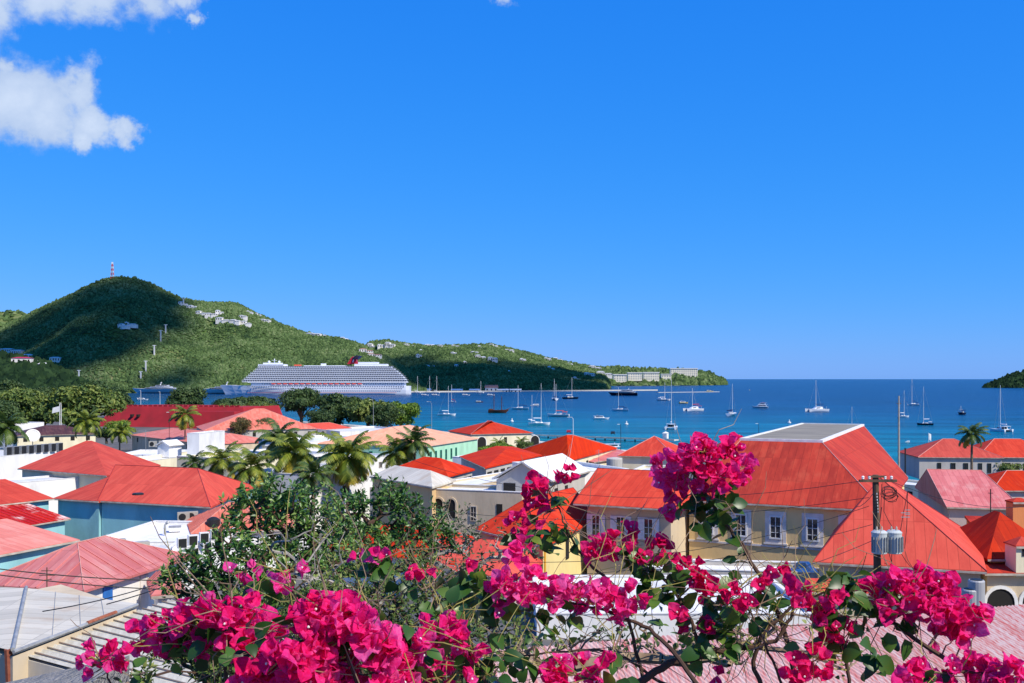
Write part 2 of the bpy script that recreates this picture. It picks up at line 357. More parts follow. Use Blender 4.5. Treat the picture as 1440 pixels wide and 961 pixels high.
def land(name, cols, back, matl, dpx=0.8, rows=110, gully=1.0, bump=3.2, seed=1, prof=1.0, back_drop=True):
    """cols: (px of column, row of the crest, distance of the crest, distance of the foot, height of the foot)"""
    c = np.array(cols, float); px = np.arange(c[0, 0], c[-1, 0]+dpx, dpx)
    cy = np.interp(px, c[:, 0], c[:, 1]); Yc = np.interp(px, c[:, 0], c[:, 2]); Yf = np.interp(px, c[:, 0], c[:, 3]); Zf = np.interp(px, c[:, 0], c[:, 4])
    Zc = CAMH+(HY-cy)/F*Yc
    t = np.concatenate([np.linspace(0, 1, rows), 1+np.linspace(0.03, 1, 22)])
    Tt, PX = np.meshgrid(t, px, indexing='ij')
    YC, YF, ZC, ZF = [np.broadcast_to(a, Tt.shape) for a in (Yc, Yf, Zc, Zf)]
    front = Tt <= 1
    Y = np.where(front, YF+(YC-YF)*Tt, YC+back*(Tt-1))
    s = np.where(front, Tt**prof, 1-(Tt-1)**1.3*1.0)
    X = (PX-CX)/F*Y
    rough = (ZC-ZF)
    g1 = fbm(X/190, Y/190, 4, seed)*gully*0.55*np.clip(rough, 0, 400)*np.clip(Tt*(1-Tt)*4, 0, 1)
    Z = ZF+(ZC-ZF)*s+np.where(front, g1, 0)
    cb = (fbm(X/9.0, Y/9.0, 3, seed+9)+0.15)*bump*np.clip(Tt*14, 0, 1)
    Z = Z+cb
    Z = np.where(front, Z, np.maximum(Z, -3))
    Z[0, :] = np.minimum(Zf, 0)-2.0
    V = np.stack([X, Y, Z], -1); n = len(px); r = len(t)
    i, j = np.meshgrid(np.arange(n-1), np.arange(r-1)); a = (j*n+i).ravel()
    Fc = np.stack([a, a+1, a+n+1, a+n], -1)
    o = npmesh(name, V, Fc, matl, smooth=False)
    tag(o, kind='structure')
    LAND[name] = BVHTree.FromPolygons([tuple(v) for v in V.reshape(-1, 3)], [tuple(f) for f in Fc])
    return V
def on_land(px, py, names=None):
    best = None
    for k, t in LAND.items():
        if names and k not in names: continue
        hit = t.ray_cast(Vector((0, 0, CAMH)), P(px, py, 1.0)-Vector((0, 0, CAMH)))
        if hit[0] is not None and (best is None or hit[3] < best[1]): best = (hit[0], hit[3])
    return best[0] if best else None
V_main = land('main_hill', [(-260,520,2600,1700,1),(-160,492,2600,1750,1),(-60,478,2600,1800,1),(0,463,2580,1850,1),(30,447,2560,1880,1),(60,432,2550,1900,1),(100,414,2520,1920,1),(125,401,2510,1950,1),(148,392,2500,1950,1),(165,389.5,2500,1950,1),(190,391,2500,1950,1),(210,398,2500,1950,1),(232,409,2500,1950,1),(258,421,2500,1950,1),
    (290,426,2490,1960,1),(325,426,2480,1970,1),(340,430,2470,1980,1),(360,441,2460,1980,1),(385,451,2450,1990,1),(400,458,2440,1990,1),(430,468,2430,1990,1),(460,474,2420,2000,1),(490,479,2400,2000,1),(512,487,2380,2010,1),(545,503,2340,2030,1),(580,525,2300,2060,1),(600,547,2250,2090,1)], 900, m_hill, seed=3, gully=1.0, bump=3.4)
V_far = land('far_left_hill', [(-200,450,4300,3400,1),(-60,436,4300,3400,1),(0,439,4300,3400,1),(30,438,4300,3400,1),(60,452,4300,3400,1),(120,500,4300,3400,1)], 900, m_hill, dpx=2, rows=50, seed=8, bump=3)
V_ridge = land('point_ridge', [(500,500,3000,2700,1),(520,481,3050,2600,1),(545,479,3050,2450,1),(570,484,3050,2300,1),(600,487,3050,2250,1),(640,486,3050,2230,1),(690,484.5,3080,2230,1),(712,489,3100,2230,1),(740,496,3150,2240,1),(765,503,3200,2260,1),(790,508,3300,2290,1),(815,513,3400,2330,1),(850,518,3500,2400,1),(858,524,3500,2700,1)], 700, m_hill, seed=5, gully=0.8, bump=3.2)
V_pt = land('point_headland', [(835,519,4700,3900,1),(870,517,4750,4000,1),(905,520,4800,4050,1),(945,521,4850,4150,1),(985,522,4850,4250,1),(1003,527,4800,4350,1),(1012,533,4750,4400,1),(1022,538.5,4700,4500,1)], 700, m_hill, dpx=0.7, rows=60, seed=6, gully=0.6, bump=5)
V_isl = land('island_headland', [(1384,545,3150,3080,0),(1392,541.5,3200,3080,0),(1405,536,3250,3060,0),(1420,529,3300,3050,0),(1440,524.5,3350,3040,0),(1500,512,3450,3020,0),(1620,500,3500,3000,0),(1700,530,3500,3000,0)], 500, m_hill_dark, dpx=1, rows=60, seed=12, gully=0.5, bump=4)
V_spur = land('near_left_spur', [(-300,480,1300,900,1),(-150,492,1250,850,1),(0,500,1200,820,1),(30,506,1180,820,1),(62,513,1160,820,1),(90,525,1120,820,1),(115,541,1080,820,1),(150,560,1000,820,1)], 350, m_hill_dark, dpx=1, rows=60, seed=15, bump=4, gully=0.7)
# trees and scrub that clothe the hills: uncountable, one object per hill
def scrub(name, V, n, size, matl, seed, rows):
    r = np.random.default_rng(seed); H, W = V.shape[0], V.shape[1]; H = min(rows, H)
    j = r.random(n)*(H-2)+0.6; i = r.random(n)*(W-2); ji = j.astype(int); ii = i.astype(int)
    p = V[ji, ii]+(V[ji+1, ii]-V[ji, ii])*(j-ji)[:, None]+(V[ji, ii+1]-V[ji, ii])*(i-ii)[:, None]
    s = size*(0.5+r.random(n)**2*1.3)
    base = np.array([[1,0,0],[0.3,0.95,0],[-0.8,0.6,0],[-0.8,-0.6,0],[0.3,-0.95,0],[0.45,0.2,0.75],[-0.35,-0.2,0.85]])
    Fb = np.array([[0,1,5],[1,2,6],[2,3,6],[3,4,6],[4,0,5],[1,6,5],[4,5,6]])
    ang = r.random(n)*6.28; c, sn = np.cos(ang), np.sin(ang)
    B = base[None]*(0.8+0.5*r.random((n, 7, 1)))
    x = B[..., 0]*c[:, None]-B[..., 1]*sn[:, None]; y = B[..., 0]*sn[:, None]+B[..., 1]*c[:, None]
    Vv = np.stack([x, y, B[..., 2]*(0.7+0.8*r.random((n, 1)))], -1)*s[:, None, None]+p[:, None]
    Fc = (Fb[None]+(np.arange(n)*7)[:, None, None]).reshape(-1, 3)
    return tag(npmesh(name, Vv.reshape(-1, 3), Fc, matl), kind='stuff')
m_scrub = leafmat('hill_scrub_leaves', [(0.025,0.05,0.02),(0.055,0.09,0.028),(0.085,0.135,0.045),(0.14,0.18,0.075)], rough=0.9, trans=0.0, spec=0.05, scale=0.012)
m_scrubd = leafmat('shaded_dark_scrub_leaves', [(0.006,0.016,0.008),(0.013,0.03,0.012),(0.025,0.05,0.018)], rough=0.9, trans=0.0, spec=0.05, scale=0.012)  # spur's shade is put into these darker leaf colours; island shares them
scrub('hill_scrub', V_main, 120000, 2.5, m_scrub, 1, 112)
scrub('ridge_scrub', V_ridge, 60000, 3.0, m_scrub, 2, 112)
scrub('headland_scrub', V_pt, 3500, 8.0, m_scrub, 3, 62)
scrub('island_scrub', V_isl, 3000, 6.0, m_scrubd, 4, 62)
scrub('spur_wood', V_spur, 9000, 4.0, m_scrubd, 5, 62)
scrub('far_scrub', V_far, 3000, 9.0, m_scrub, 6, 52)
# ------------------------------------------------------------------ house kit
def roofmat(name, c1, c2, stain, amt, rough=0.5, sc=0.4, pan=0.62):
    """painted sheet-metal: panels down the slope with their own tint, dark seams, faded patches and streaks"""
    if name in MATS: return MATS[name]
    m, nt, b = newmat(name); N = nt.nodes; L = nt.links; b.inputs['Roughness'].default_value = rough; b.inputs['Specular IOR Level'].default_value = 0.15
    def M(op, a, c=None, d=None):
        n = N.new('ShaderNodeMath'); n.operation = op
        for i, v in enumerate((a, c, d)):
            if v is None: continue
            if isinstance(v, (int, float)): n.inputs[i].default_value = v
            else: L.new(v, n.inputs[i])
        return n.outputs[0]
    tcn = N.new('ShaderNodeTexCoord'); so = N.new('ShaderNodeSeparateXYZ'); L.new(tcn.outputs['Object'], so.inputs[0]); sn = N.new('ShaderNodeSeparateXYZ'); L.new(tcn.outputs['Normal'], sn.inputs[0])
    end = M('GREATER_THAN', M('ABSOLUTE', sn.outputs[0]), M('ABSOLUTE', sn.outputs[1]))
    def mixf(a, c, f): return M('ADD', M('MULTIPLY', a, M('SUBTRACT', 1.0, f)), M('MULTIPLY', c, f))
    u = mixf(so.outputs[0], so.outputs[1], end); v = mixf(so.outputs[1], so.outputs[0], end)
    uu = M('DIVIDE', u, pan); cell = M('FLOOR', uu); fr = M('FRACT', uu); row = M('FLOOR', M('DIVIDE', v, 2.9))
    wn_ = N.new('ShaderNodeTexWhiteNoise'); wn_.noise_dimensions = '2D'; cb = N.new('ShaderNodeCombineXYZ'); L.new(cell, cb.inputs[0]); L.new(row, cb.inputs[1]); L.new(cb.outputs[0], wn_.inputs['Vector'])
    st = N.new('ShaderNodeCombineXYZ'); L.new(M('MULTIPLY', u, 2.2), st.inputs[0]); L.new(M('MULTIPLY', v, .28), st.inputs[1]); L.new(so.outputs[2], st.inputs[2])
    n1 = N.new('ShaderNodeTexNoise'); n1.inputs['Scale'].default_value = 1.0; n1.inputs['Detail'].default_value = 8; n1.inputs['Roughness'].default_value = .7; L.new(st.outputs[0], n1.inputs[0])
    n2 = N.new('ShaderNodeTexNoise'); n2.inputs['Scale'].default_value = sc; n2.inputs['Detail'].default_value = 7; n2.inputs['Roughness'].default_value = .65; L.new(tcn.outputs['Object'], n2.inputs[0])
    r1 = N.new('ShaderNodeValToRGB'); L.new(M('ADD', M('MULTIPLY', n1.outputs['Fac'], .75), M('MULTIPLY', wn_.outputs['Value'], .25)), r1.inputs[0]); e = r1.color_ramp.elements
    e[0].position = .36; e[0].color = (*c2, 1); e[1].position = .62; e[1].color = (*c1, 1)
    r2 = N.new('ShaderNodeMapRange'); r2.interpolation_type = 'SMOOTHSTEP'; L.new(M('ADD', M('MULTIPLY', n2.outputs['Fac'], .6), M('MULTIPLY', n1.outputs['Fac'], .4)), r2.inputs[0]); r2.inputs[1].default_value = .5; r2.inputs[2].default_value = .64; r2.inputs[4].default_value = amt
    mx = N.new('ShaderNodeMix'); mx.data_type = 'RGBA'; L.new(r2.outputs[0], mx.inputs[0]); L.new(r1.outputs[0], mx.inputs[6]); mx.inputs[7].default_value = (*stain, 1)
    seam = M('MAXIMUM', M('LESS_THAN', fr, .055), M('MULTIPLY', M('LESS_THAN', M('FRACT', M('DIVIDE', v, 2.9)), .012), .8))
    mk = N.new('ShaderNodeMix'); mk.data_type = 'RGBA'; L.new(M('MULTIPLY', seam, .42), mk.inputs[0]); L.new(mx.outputs[2], mk.inputs[6]); mk.inputs[7].default_value = (*[x*.35 for x in c2], 1)
    oi = N.new('ShaderNodeObjectInfo'); hv = N.new('ShaderNodeHueSaturation'); L.new(mk.outputs[2], hv.inputs['Color'])   # each roof was painted at another time
    L.new(M('MULTIPLY_ADD', oi.outputs['Random'], .24, .84), hv.inputs['Value']); L.new(M('MULTIPLY_ADD', M('FRACT', M('MULTIPLY', oi.outputs['Random'], 7.3)), .14, .97), hv.inputs['Saturation'])
    L.new(hv.outputs[0], b.inputs['Base Color'])
    bp = N.new('ShaderNodeBump'); bp.inputs['Strength'].default_value = .35; bp.inputs['Distance'].default_value = .05; L.new(M('ADD', seam, M('MULTIPLY', n1.outputs['Fac'], .6)), bp.inputs['Height']); L.new(bp.outputs[0], b.inputs['Normal'])
    MATS[name] = m; return m
m_red = roofmat('red_painted_metal_roof', (0.60, 0.072, 0.042), (0.48, 0.050, 0.030), (0.64, 0.14, 0.08), 0.22, rough=.8)
m_red2 = roofmat('deep_red_painted_roof', (0.48, 0.046, 0.024), (0.33, 0.030, 0.018), (0.52, 0.11, 0.055), 0.32, rough=.8)
m_salmon = roofmat('salmon_sun_bleached_roof', (0.72, 0.24, 0.17), (0.6, 0.16, 0.11), (0.74, 0.36, 0.28), 0.5)
m_orange = roofmat('orange_sun_bleached_roof', (0.78, 0.38, 0.2), (0.7, 0.3, 0.16), (0.8, 0.48, 0.32), 0.5)
m_pinkroof = roofmat('faded_pink_roof', (0.62, 0.22, 0.2), (0.5, 0.14, 0.13), (0.60, 0.36, 0.31), 0.45)
m_greyroof = roofmat('weathered_grey_metal_roof', (0.60, 0.56, 0.47), (0.48, 0.45, 0.38), (0.38, 0.27, 0.18), 0.5, rough=.75)
m_brownroof = roofmat('dark_brown_shingle_roof', (0.10, 0.045, 0.035), (0.06, 0.028, 0.024), (0.16, 0.09, 0.07), 0.6)
m_whiteroof = roofmat('white_coated_flat_roof', (0.78, 0.77, 0.74), (0.66, 0.65, 0.63), (0.42, 0.41, 0.4), 0.5)
m_fort = mat('fort_red_painted_masonry', (0.38, 0.018, 0.026), (0.27, 0.014, 0.02), rough=0.85, scale=0.15, stain=(0.2, 0.02, 0.02), stain_scale=0.12)
def wallmat(name, c, st=None): return mat(name, c, tuple(x*0.86 for x in c), rough=0.85, scale=0.5, stain=st or tuple(x*0.55 for x in c), stain_amt=0.45, stain_scale=0.35, bump=0.12, bscale=5, spec=0.15, stretch=(1, 1, 0.35))
w_white = wallmat('white_stucco', (0.82, 0.8, 0.76)); w_cream = wallmat('cream_stucco', (0.8, 0.72, 0.5)); w_tan = wallmat('tan_stucco', (0.72, 0.5, 0.25))
w_cyan = wallmat('turquoise_stucco', (0.30, 0.58, 0.60)); w_green = wallmat('mint_green_stucco', (0.42, 0.72, 0.5)); w_yellow = wallmat('yellow_stucco', (0.85, 0.68, 0.3))
w_grey = wallmat('grey_stucco', (0.5, 0.47, 0.42)); w_beige = wallmat('beige_stucco', (0.62, 0.5, 0.34)); w_pinkish = wallmat('pale_pink_stucco', (0.6, 0.46, 0.4)); w_orange = wallmat('orange_stucco', (0.72, 0.27, 0.1))
w_church = wallmat('warm_tan_stucco', (0.86, 0.60, 0.27))
m_trim = mat('white_painted_trim', (0.82, 0.8, 0.76), rough=0.6, scale=2); m_lav = mat('lavender_white_surround', (0.74, 0.67, 0.6), rough=0.7, scale=2)
m_cap = mat('pale_ridge_flashing', (0.62, 0.3, 0.24), rough=0.5, scale=3); m_capd = mat('dark_red_ridge_flashing', (0.3, 0.03, 0.03), rough=0.5, scale=3)
m_gut = mat('weathered_gutter', (0.55, 0.5, 0.42), (0.3, 0.24, 0.18), rough=0.6, scale=1.5)
m_pane = mat('dark_window_glass', (0.012, 0.014, 0.018), (0.03, 0.035, 0.045), rough=0.08, scale=0.8, spec=0.5)
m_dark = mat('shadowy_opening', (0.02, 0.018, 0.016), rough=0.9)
m_shgreen = mat('green_louvred_shutter', (0.04, 0.3, 0.2), rough=0.6, scale=4); m_shwhite = mat('white_louvred_shutter', (0.75, 0.75, 0.76), rough=0.6, scale=4); m_shdark = mat('dark_green_shutter', (0.01, 0.03, 0.022), rough=0.6)
m_blue = mat('blue_painted_door', (0.03, 0.16, 0.5), rough=0.5)
m_metal = mat('dull_galvanised_metal', (0.42, 0.42, 0.4), (0.28, 0.28, 0.27), rough=0.5, metal=0.3, scale=3)
m_black = mat('dark_painted_metal', (0.02, 0.02, 0.02), rough=0.5); m_wood = mat('weathered_wood', (0.16, 0.10, 0.06), (0.07, 0.045, 0.03), rough=0.9, scale=3, stretch=(1, 1, 0.15))
m_rust = mat('rusty_steel', (0.34, 0.12, 0.06), (0.2, 0.05, 0.03), rough=0.8, scale=6)
def window(parent, o, ux, n, w, h, style='frame', shm=None, frm=None):
    """o: centre on the wall surface (local), ux: unit vector along the wall, n: outward normal"""
    o = Vector(o); ux = Vector(ux); n = Vector(n); Z = Vector((0, 0, 1))
    def bx(mb, c, a, b, t, off):                           # a along wall, b vertical, t thickness
        ctr = o+ux*c[0]+Z*c[1]+n*off; vs = []
        for k in (-1, 1):
            for j in (-1, 1):
                for i in (-1, 1): vs.append(ctr+ux*(i*a/2)+Z*(j*b/2)+n*(k*t/2))
        mb.add(vs, [(0,2,3,1),(4,5,7,6),(0,1,5,4),(2,6,7,3),(0,4,6,2),(1,3,7,5)])
    fr = MB(); t = min(0.14, w*0.12); 
    if style == 'arch':
        N = 10; pts = [(-w/2, -h/2)]+[(w/2*-math.cos(math.pi*i/N), h/2-w/2+w/2*math.sin(math.pi*i/N)) for i in range(N+1)]+[(w/2, -h/2)]
        po = [(-w/2-t*1.6, -h/2)]+[((w/2+t*1.6)*-math.cos(math.pi*i/N), h/2-w/2+(w/2+t*1.6)*math.sin(math.pi*i/N)) for i in range(N+1)]+[(w/2+t*1.6, -h/2)]
        vs = [o+ux*a+Z*b+n*0.1 for a, b in pts]+[o+ux*a+Z*b+n*0.1 for a, b in po]+[o+ux*a+Z*b+n*0.0 for a, b in po]
        k = len(pts); fs = [(i, i+1, k+i+1, k+i) for i in range(k-1)]+[(k+i, k+i+1, 2*k+i+1, 2*k+i) for i in range(k-1)]
        fr.add(vs, fs); f = fr.build('archway', frm or m_trim, parent)
        p = MB(); p.add([o+ux*a+Z*b+n*0.03 for a, b in pts], [tuple(range(k))]); p.build('opening', m_dark, f)
        return f
    if style == 'hole':
        bx(fr, (0, 0), w, h, 0.06, 0.02); return fr.build('window', m_dark, parent)
    if style == 'door':
        bx(fr, (0, 0), w, h, 0.08, 0.03); return fr.build('door', shm or m_blue, parent)
    if style == 'surround':
        sr = MB(); e = .34
        bx(sr, (0, 0), w+2*e, h+2*e, 0.07, 0.02); bx(sr, (0, -h/2-e-.05), w+2*e+.2, .12, .16, .06); sro = sr.build('window_surround', m_lav, parent); o = o+n*0.03; parent = sro
    for sx in (-1, 1): bx(fr, (sx*(w/2-t/2), 0), t, h, 0.12, 0.05)
    for sz in (-1, 1): bx(fr, (0, sz*(h/2-t/2)), w-2*t, t, 0.12, 0.05)
    bx(fr, (0, 0), 0.05, h-2*t, 0.05, 0.05)
    for q in (-0.22, 0.06): bx(fr, (-w/4, q*h), w/2-t-0.03, 0.04, 0.05, 0.05); bx(fr, (w/4, q*h), w/2-t-0.03, 0.04, 0.05, 0.05)
    f = fr.build('window', frm or m_trim, parent)
    p = MB(); bx(p, (0, 0), w-2*t, h-2*t, 0.03, 0.02); p.build('pane', m_pane, f)
    if shm:
        for sx in (-1, 1):
            s = MB(); bx(s, (sx*(w/2+w*0.27), 0), w*0.5, h, 0.05, 0.05)
            for k in range(int(h/0.16)): bx(s, (sx*(w/2+w*0.27), -h/2+0.12+k*0.16), w*0.4, 0.03, 0.03, 0.085)
            s.build('shutter', shm, f)
    return f
def wins(root, L, D, ov, he, spec, base=0.0):
    """spec: list of (side, positions or count, drop of the top below the eave, w, h, style, shutter material, frame material)"""
    for sp in spec:
        side, us, drop, w, h = sp[:5]; style = sp[5] if len(sp) > 5 else 'frame'; shm = sp[6] if len(sp) > 6 else None; frm = sp[7] if len(sp) > 7 else None
        span = L if side in 'fb' else D
        if isinstance(us, int): us = [ov+(span-2*ov)*(i+0.5)/us for i in range(us)]
        for u in us:
            z = he-drop-h/2
            if side == 'f': a = ((u, ov, z), (1, 0, 0), (0, -1, 0))
            elif side == 'b': a = ((u, D-ov, z), (-1, 0, 0), (0, 1, 0))
            elif side == 'l': a = ((ov, u, z), (0, -1, 0), (-1, 0, 0))
            else: a = ((L-ov, u, z), (0, 1, 0), (1, 0, 0))
            window(root, *a, w, h, style, shm, frm)
ROOTS = {}
def roof_solid(mb, poly3, faces, th):
    """closed roof: top faces + fascia + soffit; poly3[:ne] is the eave loop"""
    ne = poly3['ne']; V = poly3['v']; n = len(V)
    vs = [Vector(v) for v in V]+[Vector(V[i])-Vector((0, 0, th)) for i in range(ne)]
    fs = [list(f) for f in faces]+[(i, n+i, n+(i+1) % ne, (i+1) % ne) for i in range(ne)]+[tuple(n+i for i in reversed(range(ne)))]
    mb.add(vs, fs)
def house(name, label, cat, A, B, depth, h=None, z=None, rise=2.5, roof='hip', ins=None, ov=0.35, rm=None, wm=None, win=(), group=None, cap=None, r0=None, r1=None, seams=0.0, top=None, cname=None, topmat=None, th=0.18, parapet=0.7, base=None, C=None, rpx=None, toppx=None):
    py = (A[1]+B[1])/2
    if z is None: _, z = solve(py, h)
    a = G(A[0], A[1], z); b = G(B[0], B[1], z)
    L = (b-a).length; D = depth; rz = math.atan2(b.y-a.y, b.x-a.x)
    ux = Vector((math.cos(rz), math.sin(rz), 0)); uy = Vector((-math.sin(rz), math.cos(rz), 0))
    shear = 0.0
    if C:                                                  # the far corner as seen, which may make the plan a little skew
        c3 = G(C[0], C[1], z)-a; D = c3.dot(uy); shear = (c3.dot(ux)-L)/D
    def loc(p, zz): q = G(p[0], p[1], zz)-a; y_ = q.dot(uy); return (q.dot(ux)-shear*y_, y_)
    if rpx: r0, r1 = loc(rpx[0], z+rise), loc(rpx[1], z+rise); pass
    if rpx and abs(r1[0]-r0[0]) > 3: ym = (r0[1]+r1[1])/2; r0 = (r0[0], ym); r1 = (r1[0], ym)
    if toppx:
        q = [loc(p, z+rise) for p in toppx]; top = ((q[0][0]+q[3][0])/2, (q[0][1]+q[1][1])/2, (q[1][0]+q[2][0])/2, (q[2][1]+q[3][1])/2)
    cs = [a, a+ux*L, a+ux*L+uy*D, a+uy*D]
    gz = base if base is not None else max(min(ground(c.y) for c in cs)-0.6, 0.6)
    gz = min(gz, z-2.0)
    t = thing(name, label, cat, (a.x, a.y, gz), rz, group); he = z-gz
    rm = rm or m_red; wm = wm or w_white; ROOTS[cname or label] = (t, L, D, he)
    w = MB()
    if roof == 'flat':
        w.box2((0, 0, 0), (L, D, he-parapet))
        for c0, c1 in (((0, 0), (L, 0.22)), ((0, D-0.22), (L, D)), ((0, 0.22), (0.22, D-0.22)), ((L-0.22, 0.22), (L, D-0.22))):
            w.box2((c0[0], c0[1], he-parapet), (c1[0], c1[1], he))
        wo = w.build('wall', wm, t)
        c = MB()
        for c0, c1 in (((-.04, -.04), (L+.04, 0.26)), ((-.04, D-0.26), (L+.04, D+.04)), ((-.04, 0.263), (0.26, D-0.263)), ((L-0.26, 0.263), (L+.04, D-0.263))):
            c.box2((c0[0], c0[1], he+0.002), (c1[0], c1[1], he+0.07))
        c.build('coping', m_trim, wo)
        r = MB(); r.box2((0.225, 0.225, he-parapet+0.004), (L-0.225, D-0.225, he-parapet+0.06)); r.build('roof', rm, t)
        wins(t, L, D, 0.0, he, win)
        return t
    w.box2((ov, ov, 0), (L-ov, D-ov, he-th-0.003))
    if ins is None: ins = min(D/2, L/2)
    if r0 is None:
        if L >= D: r0, r1 = (ins, D/2), (L-ins, D/2)
        else: r0, r1 = (L/2, ins), (L/2, D-ins)
    ro = MB()
    if roof == 'hip':
        V = [(0, 0, he), (L, 0, he), (L, D, he), (0, D, he), (r0[0], r0[1], he+rise), (r1[0], r1[1], he+rise)]
        if abs(r1[0]-r0[0]) >= abs(r1[1]-r0[1]): fs = [(0, 1, 5, 4), (1, 2, 5), (2, 3, 4, 5), (3, 0, 4)]; hips = [(0, 4), (1, 5), (2, 5), (3, 4), (4, 5)]
        else: fs = [(0, 1, 4), (1, 2, 5, 4), (2, 3, 5), (3, 0, 4, 5)]; hips = [(0, 4), (1, 4), (2, 5), (3, 5), (4, 5)]
        roof_solid(ro, {'v': V, 'ne': 4}, fs, th)
    elif roof == 'deck':                                   # truncated hip with a flat top: top=(x0,y0,x1,y1)
        x0, y0, x1, y1 = top
        V = [(0, 0, he), (L, 0, he), (L, D, he), (0, D, he), (x0, y0, he+rise), (x1, y0, he+rise), (x1, y1, he+rise), (x0, y1, he+rise)]
        fs = [(0, 1, 5, 4), (1, 2, 6, 5), (2, 3, 7, 6), (3, 0, 4, 7), (4, 5, 6, 7)]; hips = [(0, 4), (1, 5), (2, 6), (3, 7)]
        roof_solid(ro, {'v': V, 'ne': 4}, fs, th)
    elif roof == 'shed':                                   # rises from the front edge to the back edge
        V = [(0, 0, he), (L, 0, he), (L, D, he+rise), (0, D, he+rise)]; hips = []
        roof_solid(ro, {'v': V, 'ne': 4}, [(0, 1, 2, 3)], th)
        w.add([(ov, D-ov, he-.3), (L-ov, D-ov, he-.3), (L-ov, D-ov, he+rise*(1-ov/D)-th-.02), (ov, D-ov, he+rise*(1-ov/D)-th-.02), (ov, ov, he-.3), (L-ov, ov, he-.3)],
              [(1, 0, 3, 2), (0, 4, 3), (1, 2, 5)])
    elif roof == 'gable':                                  # ridge along x
        for s in (0, 1):
            e = 0 if s == 0 else D
            q = [(0, e, he), (L, e, he), (L, D/2, he+rise), (0, D/2, he+rise)]
            nz = Vector((0, 0, -th)); vs = [Vector(v) for v in q]+[Vector(v)+nz for v in q]
            ro.add(vs, [(0,1,2,3) if s == 0 else (3,2,1,0), (7,6,5,4) if s == 0 else (4,5,6,7), (0,4,5,1), (0,3,7,4), (1,5,6,2)])
        k = rise*(1-2*ov/D)
        w.add([(ov, ov, he-th-.01), (ov, D-ov, he-th-.01), (ov, D/2, he+rise-th-.02), (L-ov, ov, he-th-.01), (L-ov, D-ov, he-th-.01), (L-ov, D/2, he+rise-th-.02)], [(0, 2, 1), (3, 4, 5)])
        V = [(0, D/2, he+rise), (L, D/2, he+rise)]; hips = [(0, 1)]
    w.build('wall', wm, t)
    rf = ro.build('roof', rm, t)
    if seams and roof in ('hip', 'deck', 'gable', 'shed'):    # standing seams as real ribs laid on the front and end slopes
        sm = MB(); Vv = [Vector(v) for v in (V if roof != 'gable' else [(0,0,he),(L,0,he),(0,D/2,he+rise),(L,D/2,he+rise)])]
        def ribs(e0, e1, t0, t1):
            n = max(2, int((e1-e0).length/seams))
            dirv = (e1-e0).normalized()
            ta, tb = (t0-e0).dot(dirv), (t1-e0).dot(dirv); LL = (e1-e0).length
            up = (t0-e0)-dirv*ta; nrm = dirv.cross(up).normalized()
            for i in range(1, n):
                s_ = LL*i/n
                f = 1.0 if ta <= s_ <= tb else (s_/ta if s_ < ta else (LL-s_)/max(LL-tb, 1e-6))
                p0 = e0+dirv*s_+nrm*0.02; p1 = e0+dirv*s_+up*f*0.99+nrm*0.02
                sm.tube([p0, p1], 0.035, 4, cap=False)
        if roof == 'hip' and abs(r1[0]-r0[0]) >= abs(r1[1]-r0[1]): ribs(Vv[0], Vv[1], Vv[4], Vv[5]); ribs(Vv[1], Vv[2], Vv[5], Vv[5]); ribs(Vv[3], Vv[0], Vv[4], Vv[4])
        elif roof == 'hip': ribs(Vv[0], Vv[1], Vv[4], Vv[4]); ribs(Vv[1], Vv[2], Vv[4], Vv[5]); ribs(Vv[3], Vv[0], Vv[5], Vv[4])
        elif roof == 'gable': ribs(Vv[0], Vv[1], Vv[2], Vv[3])
        elif roof == 'shed': ribs(Vv[0], Vv[1], Vv[3], Vv[2])
        elif roof == 'deck': ribs(Vv[0], Vv[1], Vv[4], Vv[5]); ribs(Vv[1], Vv[2], Vv[5], Vv[6])
        sm.build('standing_seams', rm, rf)
    if hips and cap:
        c = MB()
        for i, j in hips: c.tube([Vector(V[i])+Vector((0, 0, .02)), Vector(V[j])+Vector((0, 0, .01))], min(.07, max(.03, .0004*a.y)), 5)
        c.build('ridge_cap', cap, rf)
    if topmat:
        x0, y0, x1, y1 = top; d = MB(); d.box2((x0+.05, y0+.05, he+rise+0.003), (x1-.05, y1-.05, he+rise+0.08)); d.build('roof_deck', topmat, rf)
        e = MB(); k = 0.22
        for q in ((x0-.1, y0-.1, x1+.1, y0+k), (x0-.1, y1-k, x1+.1, y1+.1), (x0-.1, y0+k+.002, x0+k, y1-k-.002), (x1-k, y0+k+.002, x1+.1, y1-k-.002)): e.box2((q[0], q[1], he+rise-.05), (q[2], q[3], he+rise+.17))
        e.build('deck_edge', m_trim, rf)
    # gutter under the front eave
    gt = MB(); gt.box2((0.02, -0.09, he-0.16), (L-0.02, -0.003, he-0.04)); gt.build('gutter', m_gut, t)
    wins(t, L, D, ov, he-th, win)
    if shear:
        def sh(o):
            for c in o.children:
                if c.type == 'MESH':
                    for v in c.data.vertices: v.co.x += shear*v.co.y
                sh(c)
        sh(t)
    return t
